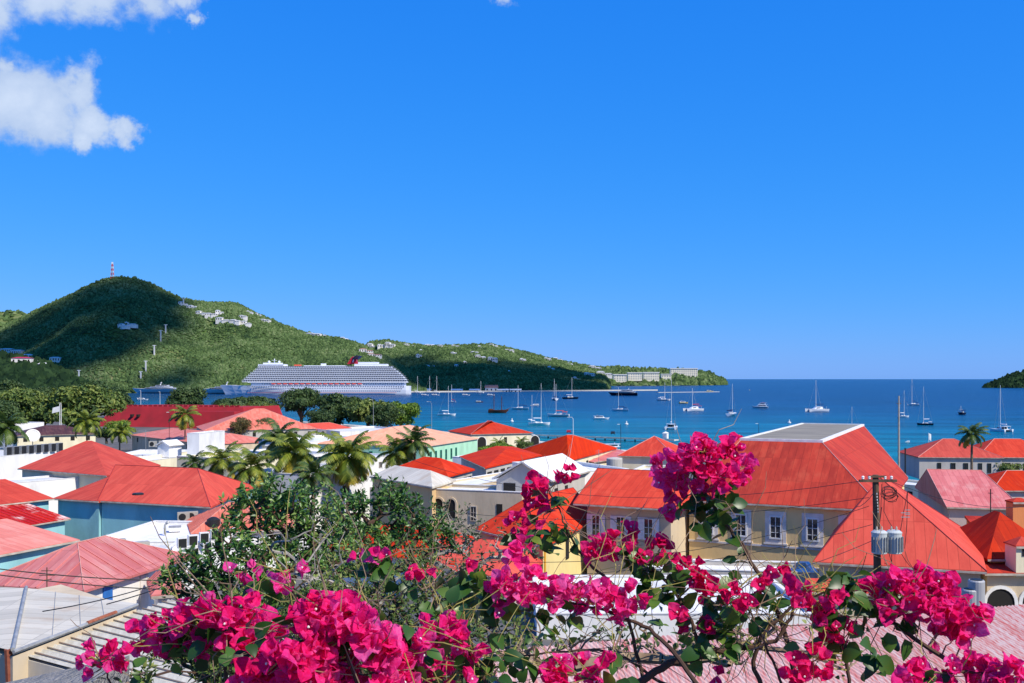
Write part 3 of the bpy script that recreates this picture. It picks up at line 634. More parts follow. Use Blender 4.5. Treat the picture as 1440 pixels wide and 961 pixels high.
# air conditioner, prototype with parts
def ac_unit(loc, rz, label, group, w=0.9, d=0.4, h=0.75, grp=None):
    t = thing('air_conditioner', label, 'air conditioner', loc, rz, group)
    b = MB(); b.box2((-w/2, -d/2, 0.06), (w/2, d/2, h)); b.build('casing', mat('beige_grey_enamel', (.4,.37,.31), (.3,.28,.24), rough=.6, scale=3), t)
    g = MB(); g.lathe([(h*0.36, 0), (h*0.36, 0.02)], n=14); gv = [(v[0]-w*0.1, -d/2-0.005-v[2], h*0.53+v[1]) for v in g.v]; g.v = gv; g.build('fan_grille', m_black, t)
    f = MB(); f.box2((-w/2, -d/2, 0), (-w/2+.06, d/2, 0.058)); f.box2((w/2-.06, -d/2, 0), (w/2, d/2, 0.058)); f.build('bracket', m_metal, t)
    return t
AC0 = None
def put_ac(loc, rz, label, group=None, scale=1.0):
    global AC0
    if AC0 is None: AC0 = ac_unit(loc, rz, label, group); AC0.scale = (scale,)*3; return AC0
    o = dup(AC0, loc, rz, label, None, scale)
    if group: o['group'] = group
    elif 'group' in o: del o['group']
    return o
# ------------------------------------------------------------------ the town, from far to near
H_ = house
# fort by the water, far left
def fort():
    z = 12.5
    a = G(160, 571.5, z); b = G(342, 573, z); L = (b-a).length
    t = thing('fort', 'long low crimson masonry fort behind the waterfront trees', 'fort', (a.x, a.y, 1.0), math.atan2(b.y-a.y, b.x-a.x))
    w = MB(); D = 40
    # battered walls
    vb = [(-7, -6, 0), (L+5, -6, 0), (L+5, D, 0), (-7, D, 0)]; vt = [(0, 0, z-1), (L, 0, z-1), (L, D, z-1), (0, D, z-1)]
    w.add(vb+vt, [(3,2,1,0), (4,5,6,7), (0,1,5,4), (1,2,6,5), (2,3,7,6), (3,0,4,7)]); wo = w.build('wall', m_fort, t)
    m = MB()
    for i in range(int(L/3.2)): m.box2((i*3.2, 0.2, z-0.995), (i*3.2+2.2, 0.9, z-0.05))
    m.build('parapet', m_fort, wo)
    for u, v in ((14, 6.5), (18, 6.5), (40, 6.2), (44, 6.2), (60, 7)):
        k = MB(); k.box2((u, -1.0-(z-1-v)*0.5-1.2, v-.7), (u+1.1, -1.6, v+.7)); k.build('gun_port', m_dark, t)
    bst = MB(); bst.add([(L*0.66, -14, 0), (L+4, -14, 0), (L+4, -6.2, 0), (L*0.66, -6.2, 0), (L*0.67, -11, z-3), (L+1, -11, z-3), (L+1, -5, z-3), (L*0.67, -5, z-3)],
        [(3,2,1,0), (4,5,6,7), (0,1,5,4), (1,2,6,5), (2,3,7,6), (3,0,4,7)]); bst.build('bastion', m_fort, t)
fort()
H_('long_house', 'long dark brown shingle-roofed house with cream walls, at left behind the condenser row', 'house', (22,613), (137,610), 18, z=10.5, rise=2.6, rm=m_brownroof, wm=w_cream, win=[('f', 5, .5, 1.2, 1.3, 'hole')], ov=.5)
H_('flat_roof_house', 'low white flat-roofed house peeking behind the dark brown roof', 'house', (20,596), (62,594), 14, z=12.0, roof='flat', rm=m_whiteroof)
H_('hip_roof_house', 'low house with salmon hip roof in front of the red fort', 'house', (184,612), (292,625), 24, z=7.5, rise=2.6, rm=m_salmon, wm=w_beige, ins=10, cap=m_cap, win=[('f', 6, .6, 1, 1.5, 'hole')])
H_('hip_roof_house', 'large pale orange pyramid roof left of the wide red roof, by the shore trees', 'house', (286,606), (446,603), 34, z=8.5, rise=7.6, rm=m_salmon, wm=w_grey, rpx=((357,575),(372,575)), cap=m_cap, win=[('f', 8, .8, 1.2, 1.6, 'hole')])
H_('hip_roof_house', 'long low house with bright red roof and cream walls behind the tall palms', 'house', (338,611), (495,602), 12, h=4.6, rise=2.6, rm=m_red, wm=w_cream, ins=8, win=[('f', [4, 30, 36, 44], .8, 1.8, 1.8, 'frame', None, m_trim)], cap=m_cap)
H_('flat_roof_house', 'white flat-roofed building with open terrace, behind the palms left of centre', 'house', (432,622), (528,617), 26, h=7, roof='flat', rm=m_whiteroof, wm=w_white, win=[('f', [12, 20], 1.6, 1.5, 1.5, 'hole')])
H_('flat_roof_house', 'wide white flat-roofed building by the waterfront with a van parked beyond it', 'house', (478,607), (575,604), 34, h=5, roof='flat', rm=m_whiteroof, wm=w_white)
H_('terrace_house', 'pale orange hip-roofed house with mint green facade and green shutters', 'house', (600,628), (673,617), 34, z=9.8, rise=4.4, rm=m_orange, wm=w_green, ins=13, ov=.3, th=.12,
   win=[('f', [3.2, 6.6, 10, 13.5, 17.2, 20.6], 1.5, 1.2, 3.0, 'frame', None, m_shgreen), ('l', 3, 1.6, 1.1, 2.4, 'frame', None, m_shgreen)], cap=m_cap)
H_('arcade_house', 'red hip-roofed cream building with dark archways beside the mint green house', 'house', (662,611), (750,609), 26, z=7.6, rise=4.3, rm=m_red, wm=w_cream, ins=15, win=[('f', [4.5, 26], .9, 3.4, 5.0, 'arch'), ('f', [14], 1.2, 1.2, 2.2, 'hole')], cap=m_cap, ov=.5)
H_('long_house', 'long narrow red-roofed building sloping toward the palms in mid town', 'house', (546,661), (630,670), 12, h=6.5, rise=1.6, roof='hip', C=(668,660), rm=m_red, wm=w_grey, win=[('f', 5, .6, 1.0, 1.4, 'hole'), ('r', 5, .6, 1.0, 1.4, 'hole')])
H_('long_house', 'second red roof right of the narrow one, beyond a dark gap', 'house', (646,642), (682,658), 13, h=6.5, rise=1.4, roof='hip', C=(762,640), rm=m_red, wm=w_grey, win=[('r', 9, .6, 1.0, 1.4, 'hole')])
H_('hip_roof_house', 'broad red hip-roofed building directly below the pier', 'house', (716,638), (800,648), 30, h=6, rise=4.2, rm=m_red, wm=w_cream, cap=m_cap, C=(868,630), rpx=((797,612),(806,612)), win=[('f', 8, .8, 1.1, 1.6, 'hole'), ('r', 7, .8, 1.1, 1.6, 'hole')])
H_('hip_roof_house', 'red hip-roofed house with louvred dormer, left of the large bougainvillea head', 'house', (868,641), (950,643), 18, h=6, rise=3.4, rm=m_red, wm=w_cream, cap=m_cap, ins=9, win=[('f', [12.5], 0.4, 3.2, 2.2, 'frame', None, m_beige if 'm_beige' in globals() else m_gut)])
H_('hip_roof_house', 'small red hip roof just left of the church roof deck', 'house', (1018,640), (1090,640), 18, h=6, rise=3.6, rm=m_red, wm=w_cream, ins=9)
# white and cream blocks, left of centre
H_('flat_roof_house', 'white block with a small dark window, behind the big red pyramid roof', 'house', (160,640), (238,640), 16, z=11.2, roof='flat', rm=m_whiteroof, wm=w_white, win=[('f', [5], 1.0, 1.2, 1.2, 'hole')])
H_('flat_roof_house', 'long cream building with terrace wall running behind the left palms', 'house', (120,659), (345,632), 8, h=5.6, roof='flat', rm=m_whiteroof, wm=w_cream, win=[('f', [30], 1.6, 0.9, 2.6, 'hole'), ('f', [48, 54], 1.8, .7, 1.8, 'frame')])
H_('stair_house', 'white gabled rooftop cabin on the long cream building', 'cabin', (238,627), (259,625), 3.5, z=14.6, rise=1.0, roof='gable', rm=m_whiteroof, wm=w_white, base=12.2)
H_('stair_house', 'tall plain white rooftop block right of the gabled cabin', 'cabin', (280,610), (316,606), 2.6, z=17.0, roof='flat', rm=m_whiteroof, wm=w_white, base=12.2, parapet=.3)
H_('flat_roof_house', 'small cream block with dark square window among the palms', 'house', (335,646), (392,640), 12, h=7.5, roof='flat', rm=m_whiteroof, wm=w_cream, win=[('f', [2.5], 1.8, 1.6, 1.6, 'hole'), ('f', [6.5], 1, .6, 1.6, 'frame')])
H_('flat_roof_house', 'bright white wall block between the two palm clumps', 'house', (430,640), (468,637), 16, h=7.5, roof='flat', rm=m_whiteroof, wm=w_white, win=[('f', [2.5], .3, 1.5, 1.5, 'frame')])
H_('flat_roof_house', 'lower white terrace block beneath the yellowing palm fronds', 'house', (432,668), (520,655), 9, h=7.0, roof='flat', rm=m_whiteroof, wm=w_white, win=[('f', [8], 2, 1.5, 1.5, 'hole')])
H_('flat_roof_house', 'white low building with black air conditioner row along its roof edge', 'house', (-60,648), (96,633), 26, z=12.0, roof='flat', rm=m_whiteroof, wm=w_white, cname='acrow', parapet=.25)
H_('pyramid_roof_house', 'house with broad smooth red pyramid roof above white walls at left', 'house', (25,659), (150,669), 19.5, z=15.2, rise=3.4, rm=m_red, wm=w_cream, C=(226,654), rpx=((121,620),(129,620)), ov=.5)
H_('flat_roof_house', 'flat grey-white roof terrace with pipes below the red pyramid roof', 'house', (-60,686), (152,669), 6, z=14.5, roof='flat', rm=m_whiteroof, wm=w_white, parapet=.2)
# turquoise house, left foreground
H_('turquoise_house', 'large red hip-roofed house with turquoise walls', 'house', (137,704), (296,713), 12.5, z=16.0, rise=2.9, rm=m_red, wm=w_cyan, C=(359,684), rpx=((163,654),(277,659)), cap=m_capd, win=[('f', [1.5, 5.0], 3.2, 1.2, 1.6, 'frame', None, m_lav)], cname='turq', ov=.35, seams=0)
H_('turquoise_house', 'low red-roofed turquoise wing at the left edge', 'house', (-60,716), (76,701), 8.5, z=16.0, rise=1.5, roof='shed', rm=m_red, wm=w_cyan, win=[('f', [2], 1, 1, 1.5, 'hole')])
H_('flat_roof_house', 'dark blue shaded wall block under the red valley roof', 'house', (74,701), (139,705), 10, z=15.98, rise=2.0, roof='shed', rm=m_red, wm=w_cyan)
H_('lean_to', 'rusty red lean-to roof with white patches of lost paint', 'shed', (-10,747), (99,729), 6.5, z=14.6, rise=1.4, roof='shed', rm=roofmat('peeling_red_roof', (0.5, 0.05, 0.035), (0.38, 0.03, 0.025), (0.75, 0.65, 0.58), 1.0), wm=w_cyan, seams=.6)
H_('salmon_roof_house', 'house with flat salmon roof and turquoise wall, at left edge above the pink roof', 'house', (-70,793), (112,759), 7.2, z=16.6, rise=1.1, roof='shed', rm=m_salmon, wm=w_cyan, seams=0, th=.12)
H_('pink_roof_house', 'small white house with blue door and faded pink hip roof', 'house', (-38,822), (118,831), 9.4, z=18.1, rise=1.55, rm=m_pinkroof, wm=w_white, seams=.8, cap=m_cap, ins=3.6, win=[('r', [2.2], .15, .7, 1.6, 'door', m_blue), ('r', [5.2], .15, .7, 1.6, 'door', m_lav)], th=.12)
H_('flat_roof_house', 'long white flat-roofed building crossing the left foreground behind the shrub', 'house', (214,790), (352,735), 9, z=15.0, roof='flat', rm=m_whiteroof, wm=w_white, parapet=.35, cname='longwhite', win=[('f', [4.4, 7.2, 9.8, 12.2], .35, 1.3, 1.3, 'hole')])
H_('flat_roof_house', 'white building wall with coping in the gap behind the dark shrub', 'house', (235,798), (420,745), 5, z=13.8, roof='flat', rm=m_whiteroof, wm=w_white, parapet=.3)
H_('flat_roof_house', 'low white roof slab carrying grey air conditioners, behind the pink hip roof', 'house', (110,792), (214,790), 9, z=15.0, roof='flat', rm=m_whiteroof, wm=w_white, parapet=.25, cname='acslab')
H_('salmon_roof_house', 'salmon-roofed house glimpsed through the shrub branches', 'house', (268,751), (440,742), 9, z=14.8, rise=2.0, rm=m_salmon, wm=w_white, seams=.8, cap=m_cap, win=[('f', 4, .5, 1, 1.3, 'frame')], ins=3.5)
H_('pink_roof_house', 'tiny pink roof tucked behind the grey corrugated roof', 'shed', (212,838), (262,834), 4, z=17.6, rise=.8, rm=m_pinkroof, wm=w_white, seams=.5)
# centre
H_('tan_house', 'tan building with grey hip roof left of the arched tan wall', 'house', (520,670), (608,685), 12, h=6.8, rise=1.1, rm=m_greyroof, wm=w_tan, C=(641,675), ov=.3, cname='tan')
H_('arched_house', 'tan building with two dark arched openings below the white terrace', 'house', (607,688), (734,693), 5, h=6.2, rm=m_whiteroof, wm=w_beige, roof='flat', parapet=.35, win=[('f', [.75, 2.1], .9, .95, 1.9, 'arch', None, w_beige), ('f', [4.5], 1.5, .7, 1.5, 'frame', None, m_gut), ('f', [7.2], 1.2, .6, 1.3, 'hole')])
H_('flat_roof_house', 'long white roof terrace stretching across mid town', 'house', (652,685), (800,659), 5, h=6.0, roof='flat', rm=m_whiteroof, wm=w_beige, parapet=.3, win=[('f', 8, .8, .8, 1.0, 'hole')])
H_('gabled_house', 'white-roofed gabled house with dark dormer end, mid town', 'house', (776,676), (830,662), 6.5, h=7.4, rise=1.8, roof='gable', rm=m_whiteroof, wm=w_grey, win=[('f', [2, 5], .8, .8, 1.2, 'hole'), ('l', 2, .3, 1.3, 1.8, 'hole')])
H_('flat_roof_house', 'white flat-roofed block with water tank, left of the bougainvillea head', 'house', (806,664), (884,660), 14, h=7.6, roof='flat', rm=m_whiteroof, wm=w_white, parapet=.4, cname='tankroof', win=[('f', [4, 7], .8, 1, 1.2, 'hole')])
H_('flat_roof_house', 'small cream block with sloping white roof left of the large bougainvillea', 'house', (884,664), (950,666), 9, h=7.2, roof='flat', rm=m_whiteroof, wm=w_cream, parapet=.3)
H_('long_house', 'low white shop terrace with tiny dark windows beyond the gabled white roof', 'house', (690,645), (742,637), 9, h=5.4, roof='flat', rm=m_whiteroof, wm=w_white, win=[('f', 6, .8, .9, 1.0, 'hole')])
H_('long_house', 'narrow cream terrace with sloping pink roof between two red roofs', 'house', (835,650), (905,640), 8, h=5.2, rise=1.2, roof='shed', rm=m_pinkroof, wm=w_cream, win=[('f', 5, .5, 1, 1.2, 'hole')])
# church wing, yellow house, church
H_('church_hall', 'red-roofed hall with white shutters along its tan wall, joined to the church', 'hall', (806,708), (954,717), 11.5, z=17.6, rise=2.35, rm=m_red, wm=w_beige, rpx=((830,661),(952,661)), ov=.9, seams=0,
   win=[('f', [3.9, 6.3], .75, .9, 1.8, 'frame', m_shwhite, m_trim), ('f', [1.7], .75, .8, 1.8, 'frame', m_shwhite, m_trim)], cap=m_capd, cname='hall')
H_('yellow_house', 'low red-roofed house with yellow walls and corner post', 'house', (668,744), (765,768), 8.2, z=15.7, rise=2.3, rm=m_red, wm=w_yellow, C=(843,728), rpx=((738,702),(806,686)), ov=.4, win=[('r', [5.4], .5, .7, 1.5, 'hole'), ('r', [.75], .2, .3, 3.2, 'door', mat('ochre_corner_post', (0.7, 0.36, 0.04))), ('f', [2.4, 5.2], .4, 1.6, 2.4, 'arch', None, w_beige)], cname='yellow', cap=m_capd)
H_('red_roof_house', 'lower red roof below the arched end of the yellow house', 'house', (560,800), (722,812), 8, z=14.4, rise=1.8, rm=m_red, wm=w_grey, ins=3, seams=0, cap=m_capd)
H_('red_roof_house', 'red roof seen through the twigs below the arched tan wall', 'house', (455,770), (640,795), 8, z=14.8, rise=1.6, rm=m_red, wm=w_white, ins=3, seams=0)
H_('church', 'large tan church with steep red roof and flat grey roof deck', 'church', (962,703), (1243,718), 25, z=17.85, rise=4.65, roof='deck', C=(1277,672), toppx=((1065,620),(1181,622),(1197,598),(1108,597)), rm=m_red2, wm=w_church, topmat=mat('weathered_deck_boards', (0.29, 0.26, 0.20), (0.16, 0.145, 0.12), rough=.9, scale=.8, stretch=(.3, 3, 1)), ov=.35,
   win=[('f', [1.95, 4.7, 7.5, 10.4, 13.2], .75, 1.0, 1.9, 'surround', None, m_trim)], cname='church', cap=m_cap)
t, L, D, he = ROOTS['church']
for zz, hh in ((he-3.5, .16), (he-5.0, .1)):
    k = MB(); k.box2((.3, .27, zz), (L-.3, .345, zz+hh)); k.build('string_course', m_lav, t)
H_('hip_roof_house', 'nearer red hip-roofed house behind the utility pole', 'house', (1143,790), (1388,804), 9.5, z=16.2, rise=5.0, rm=m_red, wm=w_beige, C=(1376,757), rpx=((1238,672),(1242,671)), ov=.35, cap=m_capd, cname='polehouse', seams=0)
H_('lean_to', 'red awning roof strip below the hip roof behind the utility pole', 'awning', (1138,832), (1352,838), 1.6, z=15.1, rise=.5, roof='shed', rm=m_red, wm=w_beige, base=14.0)
H_('flat_roof_house', 'white flat roof in front of the church wall, with a small dark vent', 'house', (755,864), (1150,864), 11, z=14.6, roof='flat', rm=m_whiteroof, wm=w_white, parapet=.25, cname='frontwhite')
H_('flat_roof_house', 'pale grey parapet terrace below the church windows', 'house', (905,800), (1150,806), 4, z=14.4, roof='flat', rm=m_whiteroof, wm=w_grey, parapet=.4)
# right side
H_('hip_roof_house', 'waterfront house with coral red pyramid roof left of the lone palm', 'house', (1291,643), (1412,644), 18, z=9.2, rise=3.9, rm=m_red, wm=w_grey, ins=8.5, win=[('f', [8.2, 11.1], 1.2, 1.1, 2.3, 'frame', None, m_shdark), ('f', [5, 14.4, 16.5], 1.2, .9, 2.3, 'frame', None, m_shdark)], ov=.4, cap=m_cap)
H_('hip_roof_house', 'waterfront house with coral red hip roof at the right edge beyond the lone palm', 'house', (1375,643), (1500,644), 18, z=9.2, rise=3.9, rm=m_red, wm=w_grey, ins=7, win=[('f', [3, 5, 7], 1.2, 1.1, 2.3, 'frame', None, m_shdark), ('f', [9.2, 11], 1.3, 1.0, 2.2, 'hole')], ov=.4, cap=m_cap)
H_('pink_roof_house', 'wide faded pink roof with white paint streaks at right', 'house', (1331,713), (1440,716), 20, z=14.6, rise=3.0, rm=m_pinkroof, wm=w_pinkish, rpx=((1313,665),(1368,657)), ov=.3, cap=m_cap, cname='pinkright')
H_('pink_roof_house', 'narrow lean-to with half grey half pink roof beside the street at right', 'shed', (1308,722), (1336,722), 11, z=12.2, rise=.5, roof='shed', rm=m_pinkroof, wm=w_beige)
H_('cream_house', 'narrow cream building end facing the street at right', 'house', (1296,684), (1332,680), 12, z=11.2, roof='flat', rm=m_whiteroof, wm=w_cream, win=[('l', 3, 1, .9, 1.4, 'hole')], parapet=.4)
H_('red_roof_house', 'deep red roof at the right edge beyond the wide pink roof', 'house', (1395,690), (1520,690), 12, z=12.6, rise=2.2, rm=m_red, wm=w_pinkish, cap=m_cap, ins=5)
H_('red_roof_complex', 'arcade building with deep red strip roof and dark arches, right edge', 'house', (1384,806), (1490,806), 3.2, z=15.5, rise=.55, roof='shed', rm=m_red2, wm=w_beige, win=[('f', [1.2, 3.5], .9, 1.8, 2.6, 'arch', None, m_trim)], cname='arcade')
H_('red_roof_house', 'steep deep red hip roof rising behind the arcade strip roof', 'house', (1388,786), (1500,786), 8, z=16.15, rise=2.6, ins=3.6, rm=m_red2, wm=w_orange)
H_('dormer_house', 'small cream dormer with dark window on the steep red roof, right edge', 'dormer', (1428,768), (1462,768), 1.6, z=17.25, rise=.5, roof='hip', rm=m_red2, wm=w_cream, base=16.2, ov=.08, th=.06, win=[('f', [.7], .15, .45, .45, 'hole')])
H_('red_roof_house', 'deep red roof step on ochre walls before the pale pink wall at right', 'house', (1370,742), (1426,744), 4, z=17.0, rise=.35, roof='shed', rm=m_red2, wm=w_orange, ov=.12)
H_('chimney_block', 'orange masonry chimney block with red cap at the right edge', 'chimney', (1424,706), (1452,706), 1.2, z=18.7, roof='hip', rise=.25, rm=m_red2, wm=w_orange, base=15.5, ov=.06, th=.1)

H_('flat_roof_house', 'low white terrace block with small windows in front of the pale orange roof', 'house', (470,650), (560,640), 9, h=5.6, roof='flat', rm=m_whiteroof, wm=w_white, parapet=.4, win=[('f', 5, .9, 1.0, 1.2, 'frame', None, m_gut)])
H_('flat_roof_house', 'narrow cream rooftop room between the palms and the long red roof', 'cabin', (392,628), (430,625), 5, h=7.5, roof='flat', rm=m_whiteroof, wm=w_cream, parapet=.3, win=[('f', 2, .7, 1.0, 1.3, 'hole')])
# ------------------------------------------------------------------ corrugated foreground roofs
def corr_roof(name, label, cat, c00, c10, c11, c01, matl, pitch=0.076, amp=0.012, axis=0, wallm=None, over=0.0):
    """c00,c10 far edge ; c01,c11 near edge. corrugations run from the far edge to the near edge"""
    c00, c10, c11, c01 = map(Vector, (c00, c10, c11, c01)); L = (c10-c00).length; n = int(L/pitch*6)
    u = np.linspace(0, 1, n+1); v = np.linspace(0, 1, 7)
    Uu, Vv = np.meshgrid(u, v)
    A = [np.array(c) for c in (c00, c10, c11, c01)]
    Pn = ((1-Uu)*(1-Vv))[..., None]*A[0]+(Uu*(1-Vv))[..., None]*A[1]+(Uu*Vv)[..., None]*A[2]+((1-Uu)*Vv)[..., None]*A[3]
    Pn[..., 2] += np.sin(Uu*L/pitch*2*np.pi)*amp
    m = n+1; i, j = np.meshgrid(np.arange(n), np.arange(6)); a = (j*m+i).ravel()
    Fc = np.stack([a, a+m, a+m+1, a+1], -1)
    base = (c00.x, c00.y, min(c00.z, c01.z)-4)
    t = thing(name, label, cat, base)
    r = npmesh('roof', Pn, Fc, matl, t, smooth=True, loc=base); r.location = (0, 0, 0)
    w = MB(); B = Vector(base); s = Vector((0, 0, -0.12)); dn = Vector((0, 0, -4))
    cc = (c00+c10+c11+c01)/4; k = 0.93 if over else 1.0
    qs = [cc+(c-cc)*k-B+s for c in (c01, c11, c10, c00)]
    w.add(qs+[Vector((q.x, q.y, -3)) for q in qs], [(0,1,2,3), (7,6,5,4), (0,4,5,1), (1,5,6,2), (2,6,7,3), (3,7,4,0)])
    w.build('wall', wallm or w_grey, t)
    return t, B
def peel(name, paint, under, amt_lo, amt_hi, stretch, rust):
    m, nt, b = newmat(name); N = nt.nodes; L = nt.links
    b.inputs['Roughness'].default_value = 0.6
    tcn = N.new('ShaderNodeNewGeometry'); mp = N.new('ShaderNodeMapping'); mp.inputs['Scale'].default_value = stretch; mp.inputs['Rotation'].default_value = (0, 0, 0.33); L.new(tcn.outputs['Position'], mp.inputs[0])
    n1 = N.new('ShaderNodeTexNoise'); n1.inputs['Scale'].default_value = 1.0; n1.inputs['Detail'].default_value = 10; n1.inputs['Roughness'].default_value = 0.7; L.new(mp.outputs[0], n1.inputs[0])
    r1 = N.new('ShaderNodeValToRGB'); L.new(n1.outputs['Fac'], r1.inputs[0]); e = r1.color_ramp.elements
    e[0].position = amt_lo; e[0].color = (*paint, 1); e[1].position = amt_hi; e[1].color = (*under, 1)
    n2 = N.new('ShaderNodeTexNoise'); n2.inputs['Scale'].default_value = 0.55; n2.inputs['Detail'].default_value = 8; L.new(tcn.outputs['Position'], n2.inputs[0])
    r2 = N.new('ShaderNodeValToRGB'); L.new(n2.outputs['Fac'], r2.inputs[0]); r2.color_ramp.elements[0].position = 0.56; r2.color_ramp.elements[1].position = 0.72; r2.color_ramp.elements[1].color = (.6, .6, .6, 1)
    mx = N.new('ShaderNodeMix'); mx.data_type = 'RGBA'; L.new(r2.outputs[0], mx.inputs[0]); L.new(r1.outputs[0], mx.inputs[6]); mx.inputs[7].default_value = (*rust, 1)
    L.new(mx.outputs[2], b.inputs['Base Color']); return m
m_peel = peel('peeling_red_and_white_corrugated_sheet', (0.52, 0.13, 0.10), (0.62, 0.47, 0.41), 0.38, 0.60, (22, 0.8, 1), (0.42, 0.2, 0.16))
m_zinc = peel('weathered_zinc_corrugated_sheet', (0.36, 0.34, 0.29), (0.48, 0.46, 0.4), 0.4, 0.6, (5, 0.8, 1), (0.36, 0.33, 0.29))
A = G(672, 917, 23.4); B_ = G(1500, 845, 23.4); d = (B_-A).normalized(); nrm = Vector((d.y, -d.x, 0))
corr_roof('corrugated_roof_house', 'nearby house roof of faded red and white peeling corrugated iron, bottom right', 'house', A, B_, B_+nrm*9+Vector((0, 0, -1.0)), A+nrm*9+Vector((0, 0, -1.0)), m_peel, pitch=0.09, amp=0.011)
# lower left: grey hip roof with rusty gutter, corrugated lean-to below it
A = G(-90, 826, 19.5); B_ = G(192, 849, 19.5); C_ = G(18, 915, 19.5)
ridge = P(36, 828, A.y+0)   # hip meets the upper edge here
t = thing('grey_roof_house', 'house with plain grey sheet-metal hip roof, bottom left corner', 'house', (C_.x, C_.y, 16.0))
o = Vector((C_.x, C_.y, 16.0)); top = P(37, 827, (A.y+B_.y)/2); top.z = top.z
Wp = G(-200, 870, 19.5)
r = MB(); r.cur = 0
r.add([C_-o, B_-o, top-o, A-o, Wp-o], [(0, 1, 2), (0, 2, 3, 4)])
r.add([C_-o-Vector((0,0,.15)), B_-o-Vector((0,0,.15)), C_-o, B_-o], [(0, 1, 3, 2)])
rf = r.build('roof', m_greyroof, t)
k = MB(); k.tube([C_-o+Vector((0,0,.03)), top-o+Vector((0,0,.03))], 0.07, 6); k.build('ridge_cap', m_metal, rf)
k = MB()
for f in (0.28, 0.5, 0.7): k.tube([C_.lerp(B_, f)-o+Vector((0,0,.01)), top.lerp(B_, f*0.98)-o+Vector((0,0,.012))], 0.014, 4)
for f in (0.3, 0.6): k.tube([C_.lerp(Wp, f)-o+Vector((0,0,.01)), top.lerp(A, f)-o+Vector((0,0,.012))], 0.014, 4)
k.build('sheet_seams', m_metal, rf)
k = MB(); k.tube([C_-o+Vector((0.05,-0.06,-.03)), B_-o+Vector((0.05,-0.06,-.03))], 0.06, 6); gutter = k.build('gutter', m_metal, t)
k = MB(); k.tube([C_.lerp(B_, .55)-o+Vector((0.06,-0.08,.0)), C_.lerp(B_, .8)-o+Vector((0.06,-0.08,.0))], 0.066, 6); k.build('rust_patch', m_rust, gutter)
w = MB(); cs = [C_-o, B_-o, top-o+Vector((0,3,0)), Wp-o]; w.add([Vector((c.x, c.y, 3.3)) for c in cs]+[Vector((c.x, c.y, -2)) for c in cs], [(0,1,2,3), (0,4,5,1), (1,5,6,2), (2,6,7,3), (3,7,4,0)]); w.build('wall', w_beige, t)
pz = MB(); pz.tube([G(17, 915, 19.4)-o+Vector((0,-.2,.1)), P(17, 1010, (G(17,915,19.4).y-.2))-o], 0.14, 8); pz.build('corner_post', m_rust, t)
A = G(20, 918, 19.2); B_ = G(262, 836, 19.2); d = (B_-A).normalized(); nrm = Vector((d.y, -d.x, 0))
thing_last = corr_roof('corrugated_lean_to', 'weathered zinc corrugated lean-to roof below the grey roof, bottom left', 'lean-to', A, B_, B_+nrm*9+Vector((0, 0, -1.2)), A+nrm*9+Vector((0, 0, -1.2)), m_zinc, pitch=0.3, amp=0.045)
tz, bz = thing_last
rfz = [c for c in tz.children if c.name.startswith('roof')][0]; Lz = (B_-A).length; i = 0.3
lp = MB()
while i < Lz-.1:
    a = A+d*i; e = a+nrm*9+Vector((0, 0, -1.2)); up = Vector((0, 0, .05)); lp.tube([a-bz+up, e-bz+up], .022, 4); i += .6
lp.build('sheet_laps', mat('dirty_sheet_lap', (.2,.18,.15), (.3,.2,.14), scale=4), rfz)
# terrace wall under the viewpoint
a = P(-60, 975, 3.55); b = P(182, 922, 3.55)
t = MB(); t.add([a, b, b+Vector((.0, -.3, 0)), a+Vector((0, -.3, 0)), a+Vector((0, 0, -1.2)), b+Vector((0, 0, -1.2)), b+Vector((0, -.3, -1.2)), a+Vector((0, -.3, -1.2))], [(3,2,1,0), (4,5,6,7), (0,1,5,4), (1,2,6,5), (2,3,7,6), (3,0,4,7)])
tag(t.build('garden_wall', mat('rough_grey_concrete', (0.3, 0.28, 0.25), (0.2, 0.19, 0.17), rough=.95, scale=12, bump=.5), origin=a), 'sloping end of a rough grey concrete wall under the small pink blossom cluster', 'wall')
